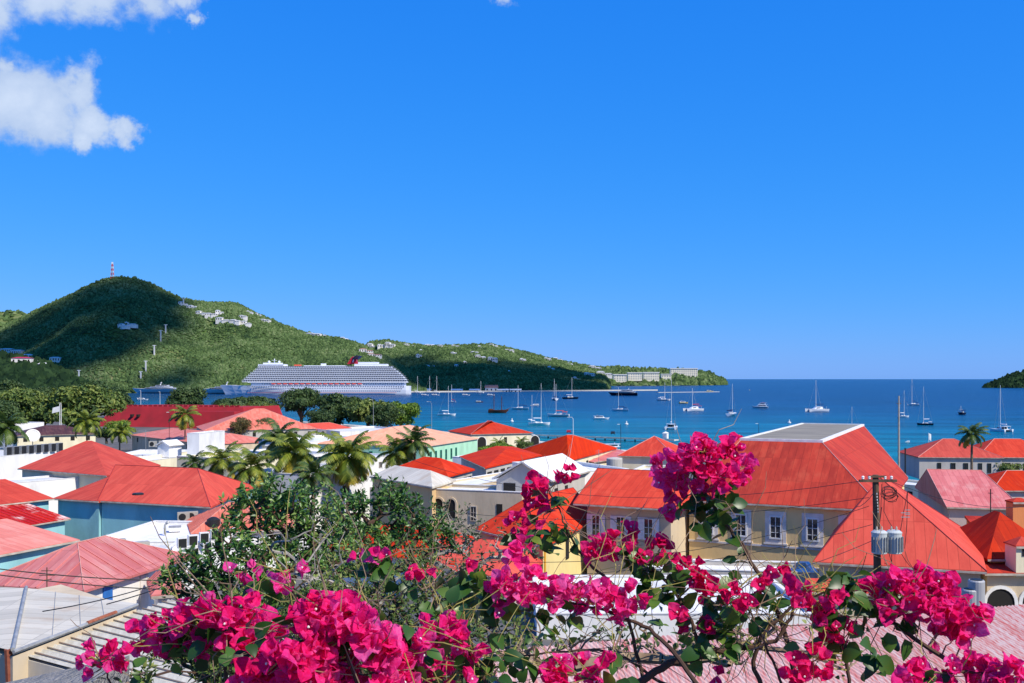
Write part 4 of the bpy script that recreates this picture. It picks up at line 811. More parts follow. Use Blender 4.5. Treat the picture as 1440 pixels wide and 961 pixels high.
# ------------------------------------------------------------------ utility pole with transformers
def utility_pole():
    Y = 40.0; base = P(1236, 830, Y); base.z = ground(Y)-.3; topz = P(0, 668, Y).z; H = topz-base.z
    t = thing('utility_pole', 'dark wooden utility pole with two grey transformer cans and a tangle of wires', 'utility pole', base)
    px = lambda x, y, dy=0: Vector(((x-1236)/F*Y, dy, CAMH+(HY-y)/F*Y-base.z))
    p = MB(); p.tube([(0, 0, 0), (-.06, 0, H*.6), (-.14, 0, H)], [.17, .15, .12], 10); p.build('pole', m_wood, t)
    c = MB(); c.box(px(1233, 676, -.12), (1.5, .1, .1)); c.build('crossarm', m_wood, t)
    c = MB(); c.box(px(1232, 670, -.12), (.7, .08, .08)); c.build('crossarm', m_wood, t)
    for x in (1212, 1221, 1243, 1252):
        k = MB(); k.lathe([(.03, 0), (.06, .03), (.04, .06), (.07, .09), (.03, .14)], px(x, 675, -.12)+Vector((0,0,.03)), 8); k.build('insulator', m_trim, t)
    k = MB()
    for i in range(7): k.box(px(1231+0.3*i, 694+i*4.2, -.16), (.03, .02, .06))
    k.build('number_plate', m_trim, t)
    for x, dy in ((1231, -.42), (1248, -.38)):
        x0 = px(x+ (0 if x < 1240 else 4), 776, dy); can = MB(); can.lathe([(.26, 0), (.3, .02), (.3, .78), (.31, .8), (.31, .85), (.22, .92)], x0, 20); cn = can.build('transformer', mat('light_grey_enamel', (.5, .53, .52), (.42, .45, .44), rough=.35, scale=2), t, smooth=False)
        fn = MB()
        for kx in range(9):
            a = -2.9+kx*.33; fn.box(x0+Vector((math.cos(a)*.33, math.sin(a)*.33, .38)), (.06, .012, .6), rz=a)
        fn.build('cooling_fin', m_metal, cn)
        for q in (-.1, .1):
            bs = MB(); bs.lathe([(.03, 0), (.05, .03), (.03, .06), (.05, .1), (.03, .13), (.02, .18)], x0+Vector((q, 0, .9)), 8); bs.build('bushing', m_gut, cn)
    rr = random.Random(3)
    for i in range(8):                                    # coiled service loops right of the pole
        c0 = px(1246+rr.uniform(-3, 6), 694+rr.uniform(-5, 5), -.2); pts = [c0+Vector((math.cos(a)*.28*rr.uniform(.8, 1.1), 0, math.sin(a)*.2)) for a in [k*.6 for k in range(12)]]; w = MB(); w.tube(pts, .012, 4); w.build('cable_loop', m_black, t)
    for (x0, y0, x1, y1) in ((1236,680,1232,744), (1240,684,1252,742), (1262,745,1272,690), (1272,690,1268,770), (1262,745,1276,795), (1236,712,1226,752), (1215,776,1198,810), (1250,778,1262,806), (1246,776,1254,800), (1226,690,1200,712), (1240,790,1275,800)):
        a = px(x0, y0, -.3); b = px(x1, y1, -.3); m_ = (a+b)/2+Vector((rr.uniform(-.2, .2), 0, -.15)); w = MB(); w.tube([a, a.lerp(m_, .5)+Vector((0,0,-.04)), m_, b.lerp(m_, .5)+Vector((0,0,-.04)), b], .014, 4); w.build('cable', m_black, t)
    fr = MB()
    for dy_ in (0, 6): fr.box(px(1269, 720+dy_, -.3), (.35, .03, .03)); fr.box(px(1272, 716+dy_, -.3), (.2, .03, .03))
    fr.build('fuse_bracket', m_metal, t)
    return base
pb = utility_pole()
def wire(label, a, b, sag, r=0.012, n=14, nm='overhead_wire'):
    pts = [a.lerp(b, i/n)+Vector((0, 0, -sag*4*(i/n)*(1-i/n))) for i in range(n+1)]
    k = MB(); k.tube(pts, r, 5); return tag(k.build(nm, m_black, origin=a), label, 'wire')
wire('upper wire sagging left from the pole top past the church roof', P(1216, 676, 40), P(560, 640, 60), 1.5)
wire('wire running left from the pole, lower edge of the church eave', P(1222, 712, 40), P(700, 790, 38), .7)
wire('long wire crossing the tan church wall below the windows', P(1226, 738, 40), P(640, 812, 36), .6)
wire('wire running right from the pole top across the pink roof', P(1250, 676, 40), P(1500, 700, 55), .8)
wire('black wire crossing the pink hip roof at left, upper of two', P(-20, 798, 22), P(330, 816, 26), .12, .014)
wire('black wire crossing the pink hip roof at left, lower of two', P(-20, 806, 22), P(330, 830, 26), .12, .014)
wire('wire climbing over the white wall toward the dark shrub', P(150, 850, 20), P(345, 775, 24), .1, .012)
# ------------------------------------------------------------------ rooftop equipment and street furniture
def local(cname, x, y, z): 
    t, L, D, he = ROOTS[cname]; c, s = math.cos(t.rotation_euler[2]), math.sin(t.rotation_euler[2])
    return Vector((t.location.x+x*c-y*s, t.location.y+x*s+y*c, t.location.z+z)), t.rotation_euler[2]
t, L, D, he = ROOTS['acrow']
pos = [8, 18.5, 29, 39.5, 50, 60.5, 71, 81]
first = None
for i, x in enumerate(pos):
    z = 12.0; g = G(x, 642-(x/90)*8, z)
    if first is None:
        first = thing('roof_condenser', 'black-fronted condenser in the row of eight on the white roof edge at left', 'air conditioner', (g.x, g.y+1.0, z), t.rotation_euler[2], 'condensers in a row on the white roof at left')
        k = MB(); k.box2((-.7, -.3, 0), (.7, .5, 1.8)); k.build('casing', m_metal, first); k = MB(); k.box2((-.66, -.33, .06), (.66, -.303, 1.74)); k.build('grille', m_black, first)
    else: dup(first, (g.x, g.y+1.0, z))
p, rz = local('acslab', 0, 0, 0)
for px_, py_, lab in ((163, 779, 'grey condenser on the white slab behind the pink hip roof, left of two'), (196, 783, 'beige condenser on the white slab behind the pink hip roof, right of two')):
    g = G(px_, py_, 14.85); put_ac((g.x, g.y, 14.82), rz+.5, lab, scale=1.5)
for px_, py_, lab in ((258, 734, 'rooftop condenser beside the turquoise wall, dark grille facing out'), (270, 733, 'plain grey rooftop condenser right of the dark-grilled one')):
    g = G(px_, py_, 14.7); put_ac((g.x, g.y, 14.7), .35, lab, scale=1.2)
for px_, py_, z, s_, lab in ((852, 668, 13.0, 1.5, 'condenser hanging on the white wall under the water tank'), (455, 612, 9, 2.0, 'condenser on the white terrace roof behind the tall palms'), (215, 629, 12.6, 1.8, 'condenser beside the gabled rooftop cabin, left of two'), (229, 628.5, 12.6, 1.8, 'condenser beside the gabled rooftop cabin, right of two'), (1112, 818, 14.5, .9, 'small dark-faced condenser on the white roof under the church')):
    g = G(px_, py_, z); put_ac(g, .1, lab, scale=s_)
for px_, py_, lab in ((1364, 855, 'tall grey condenser with slotted top, behind the bougainvillea at right, front one'), (1373, 842, 'tall grey condenser with slotted top, behind the bougainvillea at right, rear one')):
    g = P(px_, py_, 34); t = thing('rooftop_condenser', lab, 'air conditioner', (g.x, g.y, g.z-.5))
    k = MB(); k.lathe([(.27, 0), (.27, 1.1), (.24, 1.14)], n=18); k.build('casing', mat('condenser_grey_enamel', (.4, .4, .4), (.32, .32, .33), rough=.5), t)
    k = MB(); k.lathe([(.2, 1.142), (.2, 1.16)], n=14); k.build('fan_grille', m_black, t)
    k = MB(); k.box2((-.3, -.3, -1.2), (.3, .3, -.003)); k.build('base', m_conc, t)
# water tank, dish
g = G(864, 660, 13.2); t = thing('water_tank', 'squat grey water tank on the white flat roof left of the bougainvillea head', 'water tank', g)
k = MB(); k.lathe([(1.25, 0), (1.3, .05), (1.3, 1.7), (1.2, 1.8), (.4, 1.95)], n=20); k.build('tank', w_grey, t); k = MB(); k.tube([(1.35, 0, 0), (1.35, 0, 1.8), (.9, 0, 2.0)], .04, 5); k.build('pipe', m_metal, t)
g = G(46, 627, 12.2); t = thing('satellite_dish', 'big white satellite dish on the flat roof at left', 'satellite dish', g, .5)
k = MB(); prof = [(0.02, 0)]+[(r_, r_*r_*.22) for r_ in (.5, .9, 1.3, 1.6)]+[(1.62, .6), (1.3, .33), (.9, .14), (.02, -.06)]
k.lathe(prof, n=22); Mx = Matrix.Rotation(R(62), 3, 'X'); k.v = [tuple(Mx @ Vector(v)+Vector((0, 0, 2.2))) for v in k.v]; k.build('dish', m_trim, t, smooth=True)
k = MB(); k.tube([(0, .3, 0), (0, .2, 2.1)], .09, 6); k.tube([(0, 0, 2.2), (0, -1.2, 2.8)], .03, 5); k.build('mount', m_metal, t)
# lamp posts and poles
def lamp_post(px, base_py, top_py, z, label, arm=1.5, r=.1, m=None, side=-1):
    g = G(px, base_py, z); H = CAMH+(HY-top_py)/F*g.y-z; t = thing('lamp_post', label, 'lamp post', g)
    k = MB(); k.tube([(0, 0, 0), (0, 0, H*.9), (side*arm*.3, 0, H), (side*arm, 0, H+.05)], [r, r*.7, r*.6, r*.5], 6); k.build('post', m or m_metal, t)
    k = MB(); k.box((side*(arm+.3), 0, H+.02), (.9, .3, .14)); k.build('lamp_head', m_trim, t); return t
lamp_post(806, 611, 587, 1.4, 'curved-arm lamp post on the pier above the red hip roof', 2.2, .16, m_trim)
lamp_post(607, 606, 565, 1.4, 'slim double lamp post at the waterfront right of the shore trees', 1.8, .14, m_metal)
lamp_post(873, 640, 597, 1.4, 'thin dark lamp post left of the pier end', .5, .12, m_black)
lamp_post(525, 612, 562, 1.4, 'lamp post standing in front of the rounded shore trees', 1.2, .14, m_metal)
lamp_post(86, 620, 567, 1.8, 'pale post standing beside the flags in front of the left trees', .3, .18, m_trim)
lamp_post(1067, 640, 596, 1.4, 'thin pole with lamp left of the church roof deck', .4, .1, m_black)
lamp_post(198, 575, 549, 3, 'tall floodlight mast on the fort roof, left one', .6, .2, m_trim)
lamp_post(225, 575, 551, 3, 'tall floodlight mast on the fort roof, right one', .6, .2, m_trim)
lamp_post(238, 640, 580, 2.5, 'thin mast left of the single palm by the fort', .2, .1, m_black)
lamp_post(1244, 682, 596, 1.6, 'white pennant pole left of the coral pyramid roof', .3, .07, m_trim) if False else None
g = G(1264, 690, 1.6); Hh = CAMH+(HY-557)/F*g.y-1.6
t = thing('mast_pole', 'tall weathered pole rising against the sea right of the church', 'pole', g); k = MB(); k.tube([(0,0,0), (0,0,Hh)], [.3, .2], 8); k.build('pole', mat('silvered_timber', (.42,.38,.32), (.3,.27,.22), scale=2), t); k = MB(); k.box((0,0,Hh*.92), (1.0,.2,.15)); k.build('crossarm', m_wood, t)
g = G(1273, 700, 2); Hh = CAMH+(HY-632)/F*g.y-2
t = thing('mast_pole', 'shorter black pole beside the tall weathered one', 'pole', g); k = MB(); k.tube([(0,0,0), (0,0,Hh)], [.2, .15], 8); k.build('pole', m_black, t); k = MB(); k.ball((0,0,Hh+.1), .22, 6); k.build('finial', m_black, t)
g = G(1306, 640, 1.4); 
t = thing('flag_pole', 'short white pole with limp flag beyond the coral pyramid roof', 'flag pole', g); Hh = CAMH+(HY-609)/F*g.y-1.4; k = MB(); k.tube([(0,0,0), (0,0,Hh)], .09, 6); k.build('pole', m_trim, t); k = MB(); k.add([(0,0,Hh-.1), (.9,.1,Hh-.5), (.8,-.1,Hh-3), (.05,0,Hh-2.2)], [(0,1,2,3)]); k.build('flag', m_trim, t)
g = G(84, 612, 3.5); Hh = CAMH+(HY-568)/F*g.y-3.5
t = thing('flag_pole', 'flag pole with a pale banner before the large left trees', 'flag pole', g); k = MB(); k.tube([(0,0,0), (0,0,Hh)], .14, 6); k.build('pole', m_trim, t); k = MB(); k.add([(0,0,Hh-1), (-3.2,.3,Hh-1.8), (-3.4,.0,Hh-4.2), (0,0,Hh-3.4)], [(0,1,2,3)]); k.build('flag', m_trim, t)
# roof antenna at right, small mast with bars
g = G(1393, 745, 14.0); t = thing('roof_antenna', 'black antenna with crossbars in front of the faded pink roof', 'antenna', g); Hh = CAMH+(HY-688)/F*g.y-14.0
k = MB(); k.tube([(0,0,-1), (0,0,Hh)], .05, 6); k.build('mast', m_black, t)
for zz, ww in ((.35, .8), (.15, .6), (.9, .45)): k = MB(); k.box((0,0,Hh*zz), (ww, .05, .05)); k.build('crossbar', m_black, t)
g = G(66, 822, 18.9); t = thing('roof_antenna', 'small rusty antenna on the pink hip roof at left', 'antenna', g); k = MB(); k.tube([(0,0,-.4), (0,0,.75)], .025, 5); k.build('mast', m_wood, t); k = MB(); k.box((0,0,.6), (.5,.03,.03)); k.box((0,0,.4), (.7,.03,.03)); k.box((0,0,.2), (.4,.03,.03), rz=.8); k.build('crossbar', m_wood, t)
k = MB(); g = G(194, 696, 17.6); k.lathe([(.5, 0), (.5, .1), (.42, .16)], n=16); t = thing('roof_vent', 'dark round vent on the large red hip roof of the turquoise house', 'vent', g); k.build('vent_cowl', m_black, t)
# cars
def car(px, py, z, rz, label, c, van=False):
    g = G(px, py, z); t = thing('parked_van' if van else 'parked_car', label, 'van' if van else 'car', g, rz); L, W, H = (5.2, 2.0, 2.1) if van else (4.4, 1.8, 1.45)
    cm = mat('car_paint_'+c[0], c[1], rough=.25, spec=.5)
    b = MB(); pr = [(-L/2, .35), (-L/2, H*.55), (-L*.42, H*.62)] + ([(-L*.4, H), (L*.2, H), (L*.33, H*.62)] if van else [(-L*.36, H*.64), (-L*.25, H), (L*.1, H), (L*.24, H*.66)])+[(L/2, H*.55), (L/2, .35)]
    n = len(pr); b.add([(x, -W/2, zz) for x, zz in pr]+[(x, W/2, zz) for x, zz in pr], [tuple(range(n)), tuple(reversed(range(n, 2*n)))]+[(i, n+i, n+(i+1) % n, (i+1) % n) for i in range(n)]); b.build('body', cm, t)
    for s in (-1, 1): k = MB(); k.box((-L*.06, s*(W/2+.004), H*.78), (L*.3, .02, H*.22)); k.build('side_window', m_pane, t)
    k = MB(); k.box((L*.19, 0, H*.8), (.05, W*.84, H*.26), tilt=(R(-30), 'Y')); k.build('windscreen', m_pane, t)
    for x in (-L*.3, L*.3):
        for s in (-1, 1):
            k = MB(); k.lathe([(.32, -.1), (.32, .1)], n=14); k.v = [(x+v[0], s*(W/2-.08)+v[2], .32+v[1]) for v in k.v]; wh = k.build('wheel', m_black, t)
            k = MB(); k.lathe([(.17, -.11), (.17, .11)], n=10); k.v = [(x+v[0], s*(W/2-.06)+v[2], .32+v[1]) for v in k.v]; k.build('rim', m_metal, wh)
white = ('white', (.75,.75,.73)); blk = ('black', (.02,.02,.022)); blu = ('blue', (.03,.06,.15)); slv = ('silver', (.35,.36,.37)); rdc = ('red', (.35,.02,.02))
car(546, 600.5, 1.45, .1, 'white van parked at the waterfront right of the shore trees', white, True)
for i, (x, y, rz_, c_, lab) in enumerate([(742, 645, .6, blk, 'black car parked in the gap left of the gabled white roof'), (752, 644, .6, blu, 'dark blue car in the parking gap beside a black car'), (762, 643, .6, slv, 'silver car at the right end of the parking gap'),
    (1276, 722, 1.3, white, 'white car in the narrow street right of the church'), (1281, 700, 1.3, slv, 'silver car farther down the narrow street'), (1279, 690, 1.3, white, 'white car at the seaward end of the narrow street'),
    (862, 611, 1.4, blk, 'black car on the pier near its middle'), (800, 609, 1.4, rdc, 'dark red car on the pier near its shore end')]):
    car(x, y, 1.6 if y < 630 else ground(G(x, y, 5).y)+.05, rz_, lab, c_)
# pier
a = Vector((G(752, 612, 1.4).x, G(752, 612, 1.4).y, 0)); b = Vector((G(948, 619, 1.4).x, G(948, 619, 1.4).y, 0)); L = (b-a).length; rz = math.atan2(b.y-a.y, b.x-a.x)
t = thing('pier', 'long low concrete pier reaching out behind the red roofs', 'pier', (a.x, a.y, 0), rz)
k = MB(); k.box2((-30, 0, .95), (L, 5, 1.4)); k.build('deck', m_conc, t)
for i in range(int((L+30)/5)): k = MB(); k.lathe([(.35, -2), (.35, .94)], (-28+i*5, .6, 0), 8); k.build('piling', mat('wet_dark_piling', (.05,.045,.04)), t)
k = MB(); k.box2((L*.0, .1, 1.403), (L, .4, 1.75)); k.build('kerb', m_conc, t)
g = G(936, 617, 1.4); t = thing('dock_kiosk', 'small white kiosk at the seaward end of the pier', 'kiosk', g, rz); k = MB(); k.box2((-1, -1, 0), (1, 1, 2.4)); k.build('wall', m_trim, t); k = MB(); k.add([(-1.2,-1.2,2.41), (1.2,-1.2,2.41), (1.2,1.2,2.41), (-1.2,1.2,2.41), (0,0,3.2)], [(0,1,4),(1,2,4),(2,3,4),(3,0,4),(3,2,1,0)]); k.build('roof', m_whiteroof, t)

def roof_bit(nm, lab, cat, px, py, z, kind, s_=1.0):
    g = G(px, py, z); t = thing(nm, lab, cat, g, .3)
    if kind == 'vent':
        k = MB(); k.tube([(0,0,0), (0,0,.9*s_), (.25*s_,0,1.1*s_)], .11*s_, 8); k.build('pipe', m_metal, t); k = MB(); k.lathe([(.2*s_,0), (.22*s_,.05), (.1*s_,.2*s_)], (.25*s_,0,1.08*s_), 8); k.build('cowl', m_metal, t)
    elif kind == 'aerial':
        k = MB(); k.tube([(0,0,0), (0,0,3*s_)], .035*s_, 5); k.build('mast', m_metal, t)
        for q in (2.2, 2.5, 2.8): k = MB(); k.box((0,0,q*s_), (1.0*s_,.03,.03)); k.build('crossbar', m_metal, t)
    elif kind == 'hatch':
        k = MB(); k.box2((-.6*s_,-.5*s_,0), (.6*s_,.5*s_,.45*s_)); k.build('frame', m_trim, t); k = MB(); k.box2((-.65*s_,-.55*s_,.453*s_), (.65*s_,.55*s_,.53*s_)); k.build('lid', m_metal, t)
    elif kind == 'tank':
        k = MB(); k.lathe([(.6*s_,0), (.62*s_,.05), (.62*s_,1.2*s_), (.3*s_,1.4*s_), (.12*s_,1.45*s_)], n=16); k.build('tank', m_black, t); k = MB(); k.tube([(.66*s_,0,0), (.66*s_,0,1.1*s_)], .03, 5); k.build('pipe', m_metal, t)
roof_bit('roof_vent', 'bent metal vent pipe on the white roof right of the palms', 'vent', 505, 652, 11.5, 'vent', 1.6)
roof_bit('roof_hatch', 'square roof hatch on the white terrace above the arched tan wall', 'hatch', 722, 672, 13.2, 'hatch', 1.3)
roof_bit('roof_hatch', 'square hatch on the flat grey-white roof left of the turquoise house', 'hatch', 22, 680, 13.25, 'hatch', 1.2)
roof_bit('water_tank', 'small black water tank on the white roof behind the shrub', 'water tank', 300, 748, 14.7, 'tank', .9)
roof_bit('roof_antenna', 'thin aerial with three bars above the red pyramid roof side', 'antenna', 205, 634, 12.2, 'aerial', 1.5)
roof_bit('roof_antenna', 'thin aerial with bars on the white block left of the church hall', 'antenna', 842, 662, 13.6, 'aerial', 1.1)
roof_bit('roof_vent', 'small vent pipe at the edge of the grey hip roof, mid town', 'vent', 594, 668, 14.0, 'vent', .9)
wire('wire crossing above the yellow house toward the arched tan wall', P(1222, 700, 40), P(540, 705, 60), 1.0)
wire('wire from the pole crossing low over the white roof below the church', P(1228, 760, 40), P(820, 850, 30), .5)
wire('wire hanging down to the lean-to from the hip roof eave at left', P(60, 860, 20), P(300, 790, 26), .15)

fc = None
for px_, py_ in ((256, 771), (271, 767), (287, 763), (302, 759)):
    g = G(px_, py_, 15.05)
    if fc is None:
        fc = thing('roof_condenser', 'dark-faced condenser in the row of four along the long white building', 'air conditioner', g, .5, 'condensers in a row along the long white building'); k = MB(); k.box2((-.35,-.25,0), (.35,.25,.8)); k.build('casing', m_trim, fc); k = MB(); k.box2((-.3,-.28,.06), (.3,-.253,.74)); k.build('grille', m_black, fc)
    else: dup(fc, g)
roof_bit('roof_vent', 'short vent pipe on the long white building beside the grey condensers', 'vent', 232, 752, 14.8, 'vent', .9)
roof_bit('roof_hatch', 'low white hatch between the grey condensers and the turquoise wall', 'hatch', 246, 747, 14.8, 'hatch', .8)
# ------------------------------------------------------------------ trees and palms
m_bark = mat('grey_brown_bark', (0.2, 0.15, 0.1), (0.1, 0.075, 0.05), rough=.95, scale=4, bump=.4)
m_leafA = leafmat('shore_tree_leaves', [(0.03,0.065,0.012),(0.075,0.13,0.02),(0.15,0.2,0.035),(0.25,0.28,0.06)], rough=.6, trans=.2, scale=.12)
m_leafB = leafmat('dark_tree_leaves', [(0.018,0.045,0.012),(0.045,0.09,0.02),(0.09,0.14,0.035)], rough=.6, trans=.2, scale=.12)
m_leafC = leafmat('lime_tree_leaves', [(0.06,0.12,0.01),(0.15,0.25,0.02),(0.28,0.4,0.04)], rough=.6, trans=.3, scale=.12)
m_leafD = leafmat('olive_brown_leaves', [(0.05,0.045,0.015),(0.12,0.10,0.03),(0.2,0.15,0.05)], rough=.7, trans=.2, scale=.2)
def leaf_cloud(name, pts, nrm, size, matl, parent, seed, asp=0.55, loc=(0, 0, 0)):
    """one small bent leaf (two triangles sharing a midrib) per point"""
    r = np.random.default_rng(seed); n = len(pts); pts = np.asarray(pts); nr = np.asarray(nrm)+r.normal(0, .55, (n, 3)); nr /= np.linalg.norm(nr, axis=1)[:, None]+1e-9
    a = np.cross(nr, r.normal(0, 1, (n, 3))); a /= np.linalg.norm(a, axis=1)[:, None]+1e-9; b = np.cross(nr, a)
    s = size*(0.6+0.8*r.random(n))[:, None]
    tip = pts+a*s; base = pts-a*s; l = pts+b*s*asp+nr*s*.18; q = pts-b*s*asp+nr*s*.18
    V = np.stack([base, l, tip, q], 1).reshape(-1, 3); i = np.arange(n)*4
    Fc = np.concatenate([np.stack([i, i+2, i+1], -1), np.stack([i, i+3, i+2], -1)])
    return npmesh(name, V, Fc, matl, parent)
def tree(name, label, px, base_py, top_py, wpx, z0, matl, seed, cat='tree', group=None, leaves=9000, size=None, lobes=22, flat=.55, crown_from=-.06, Y=None):
    if Y is None: g = G(px, base_py, z0)
    else: g = P(px, base_py, Y); g.z = z0
    H = CAMH+(HY-top_py)/F*g.y-g.z; W = wpx/F*g.y/2*1.22; r = random.Random(seed)
    t = thing(name, label, cat, g, 0, group)
    tr = MB(); lo = []
    cz = H*(crown_from+1)/2; ch = H*(1-crown_from)/2
    for i in range(lobes):
        for _ in range(50):
            a = r.uniform(0, 6.28); d = math.sqrt(r.random()); zz = r.uniform(-.95, .85)
            if d*d+zz*zz < 1.0: break
        rr = r.uniform(.26, .42); lo.append((W*(1-rr*.8)*d*math.cos(a), W*(1-rr*.8)*d*math.sin(a), cz+ch*(1-rr)*zz, rr))
    tr.tube([(0, 0, -1), (.1*W*r.uniform(-1, 1), .05*W, max(H*crown_from, H*.15)), (0, 0, cz)], [W*.09, W*.06, W*.03], 8)
    for q in lo[:9]: tr.tube([(0, 0, H*.15), (q[0]*.5, q[1]*.5, (H*.2+q[2])/2), q[:3]], [W*.04, W*.025, W*.01], 5)
    tr.build('trunk', m_bark, t)
    R_ = np.random.default_rng(seed); per = leaves//len(lo); Pp = []; Nn = []
    for q in lo:
        d = R_.normal(0, 1, (per, 3)); d /= np.linalg.norm(d, axis=1)[:, None]; d[:, 2] = np.where(d[:, 2] < -.4, -d[:, 2], d[:, 2])
        rad = q[3]*(0.72+.36*R_.random(per)**.6)*(1+.18*np.sin(d[:, 0]*5+seed)*np.cos(d[:, 1]*6+q[0]))
        Pp.append(np.array(q[:3])+d*rad[:, None]*np.array([W, W, ch*1.1])); Nn.append(d)
    leaf_cloud('crown', np.concatenate(Pp), np.concatenate(Nn), size or W*.05, matl, t, seed)
    return t
T_ = tree
tg = 'trees along the shore'
T_('shade_tree', 'broad rounded tree at the far left edge behind the white roof', 22, 604, 541, 88, 4, m_leafA, 1, group=None)
T_('shade_tree', 'biggest rounded olive-green tree, between the far left tree and the red fort', 112, 606, 539, 100, 4, m_leafA, 2, leaves=9000, lobes=20)
T_('shade_tree', 'dark tree between the big rounded tree and the yachts', 160, 585, 543, 50, 3, m_leafB, 3)
T_('shade_tree', 'dark green tree top behind the single palm beside the fort', 263, 592, 543, 54, 2, m_leafB, 4)
T_('shade_tree', 'low dark tree left of the orange pyramid roof, behind', 345, 590, 556, 76, 2, m_leafB, 5)
T_('shade_tree', 'olive shrubby tree rising behind the pyramid roof ridge', 352, 596, 562, 60, 2, m_leafA, 26, leaves=5000)
T_('shade_tree', 'tall dark gnarled tree right of the orange pyramid roof', 424, 598, 545, 56, 2, m_leafB, 6, crown_from=.2)
T_('shade_tree', 'dark rounded tree at the left end of the shore clump', 478, 601, 551, 66, 1.4, m_leafB, 7, leaves=8000)
T_('shade_tree', 'olive rounded tree in the middle of the shore clump', 520, 603, 556, 64, 1.4, m_leafA, 8, leaves=8000)
T_('shade_tree', 'bright lime-edged tree at the right end of the shore clump', 565, 602, 563, 50, 1.4, m_leafC, 9, leaves=8000)
T_('shade_tree', 'small dark tree at the far left shore below the hillside houses', 60, 575, 540, 50, 3, m_leafB, 10)
T_('shade_tree', 'dark tree on the far shore left of the moored motor yachts', 128, 572, 535, 56, 3, m_leafB, 11)
T_('shade_tree', 'dark tree at the left edge under the hillside houses', 5, 575, 531, 60, 3, m_leafB, 12)
T_('shrub', 'brown-tinged bush at the left foot of the orange pyramid roof', 338, 618, 583, 30, 5, m_leafD, 13, cat='bush', leaves=4000, crown_from=.05)
T_('shrub', 'dark bush beside the brown-tinged bush on the pyramid roof', 368, 616, 586, 30, 5, m_leafB, 14, cat='bush', leaves=4000, crown_from=.05)
T_('shrub', 'lime-green bush before the sloping end of the red fort', 168, 618, 590, 40, 6, m_leafC, 15, cat='bush', leaves=4000, crown_from=.05)
T_('shrub', 'dark green bush beneath the lime bush near the fort', 150, 620, 600, 40, 5, m_leafB, 16, cat='bush', leaves=3000, crown_from=.05)
T_('shrub', 'green hedge bush below the archway of the cream building', 700, 642, 622, 46, 4, m_leafC, 17, cat='bush', leaves=3000, crown_from=.05)
T_('shrub', 'small green bush right end of the hedge by the cream building', 738, 640, 618, 26, 4, m_leafA, 18, cat='bush', leaves=2500, crown_from=.05)
T_('shrub', 'low green planting behind the lone palm at right', 1415, 668, 648, 44, 5, m_leafA, 19, cat='bush', leaves=2500, crown_from=.05)
T_('shrub', 'light green bush on the terrace of the palm courtyard', 400, 655, 632, 34, 8, m_leafC, 20, cat='bush', leaves=2500, crown_from=.05)
T_('shrub', 'green courtyard bush right of the tall middle palm', 468, 650, 622, 36, 8, m_leafA, 21, cat='bush', leaves=2500, crown_from=.05)
# palms
m_frond = leafmat('green_palm_fronds', [(0.05,0.10,0.012),(0.14,0.19,0.02),(0.32,0.33,0.04)], rough=.45, trans=.3, scale=.5)
m_frondy = leafmat('yellowing_palm_fronds', [(0.12,0.15,0.015),(0.32,0.29,0.03),(0.5,0.33,0.04)], rough=.5, trans=.35, scale=.5)
m_frondd = leafmat('dark_palm_fronds', [(0.02,0.05,0.01),(0.06,0.11,0.018),(0.14,0.18,0.03)], rough=.45, trans=.25, scale=.5)
def frond_geo(r, az, elev, L, droop, wid):
    V = []; Fc = []; n = 15
    d = Vector((math.cos(az), math.sin(az), 0)); sd = Vector((-math.sin(az), math.cos(az), 0)); p = Vector((0, 0, 0)); e = elev; pts = []
    for i in range(n+1):
        pts.append(p.copy()); p = p+(d*math.cos(e)+Vector((0, 0, math.sin(e))))*L/n; e -= droop/n*(0.6+0.8*i/n)
    for i in range(n):
        a, b = pts[i], pts[i+1]; o = len(V); w_ = .02*L*(1-i/n)*.6+.004; V += [a+sd*w_, a-sd*w_, b-sd*w_*.9, b+sd*w_*.9]; Fc.append((o, o+1, o+2, o+3))
        if i < 2: continue
        f = i/n; ll = wid*math.sin(math.pi*min(1, (f*.92+.1)))**.6
        for s in (-1, 1):
            for h in (0.0, .5):
                c = a.lerp(b, h); fw = (b-a).normalized()
                tip = c+sd*s*ll*.8+fw*ll*.45+Vector((0, 0, -ll*(.42+.3*r.random()))); wv = fw*L*.016
                mid = (c+tip)/2+Vector((0, 0, ll*.13))
                o = len(V); V += [c-wv, c+wv, mid+wv*1.3, mid-wv*1.3, tip]; Fc += [(o, o+1, o+2, o+3), (o+3, o+2, o+4, o+4)]
    Fc = [f if f[2] != f[3] else (f[0], f[1], f[2]) for f in Fc]
    return V, Fc
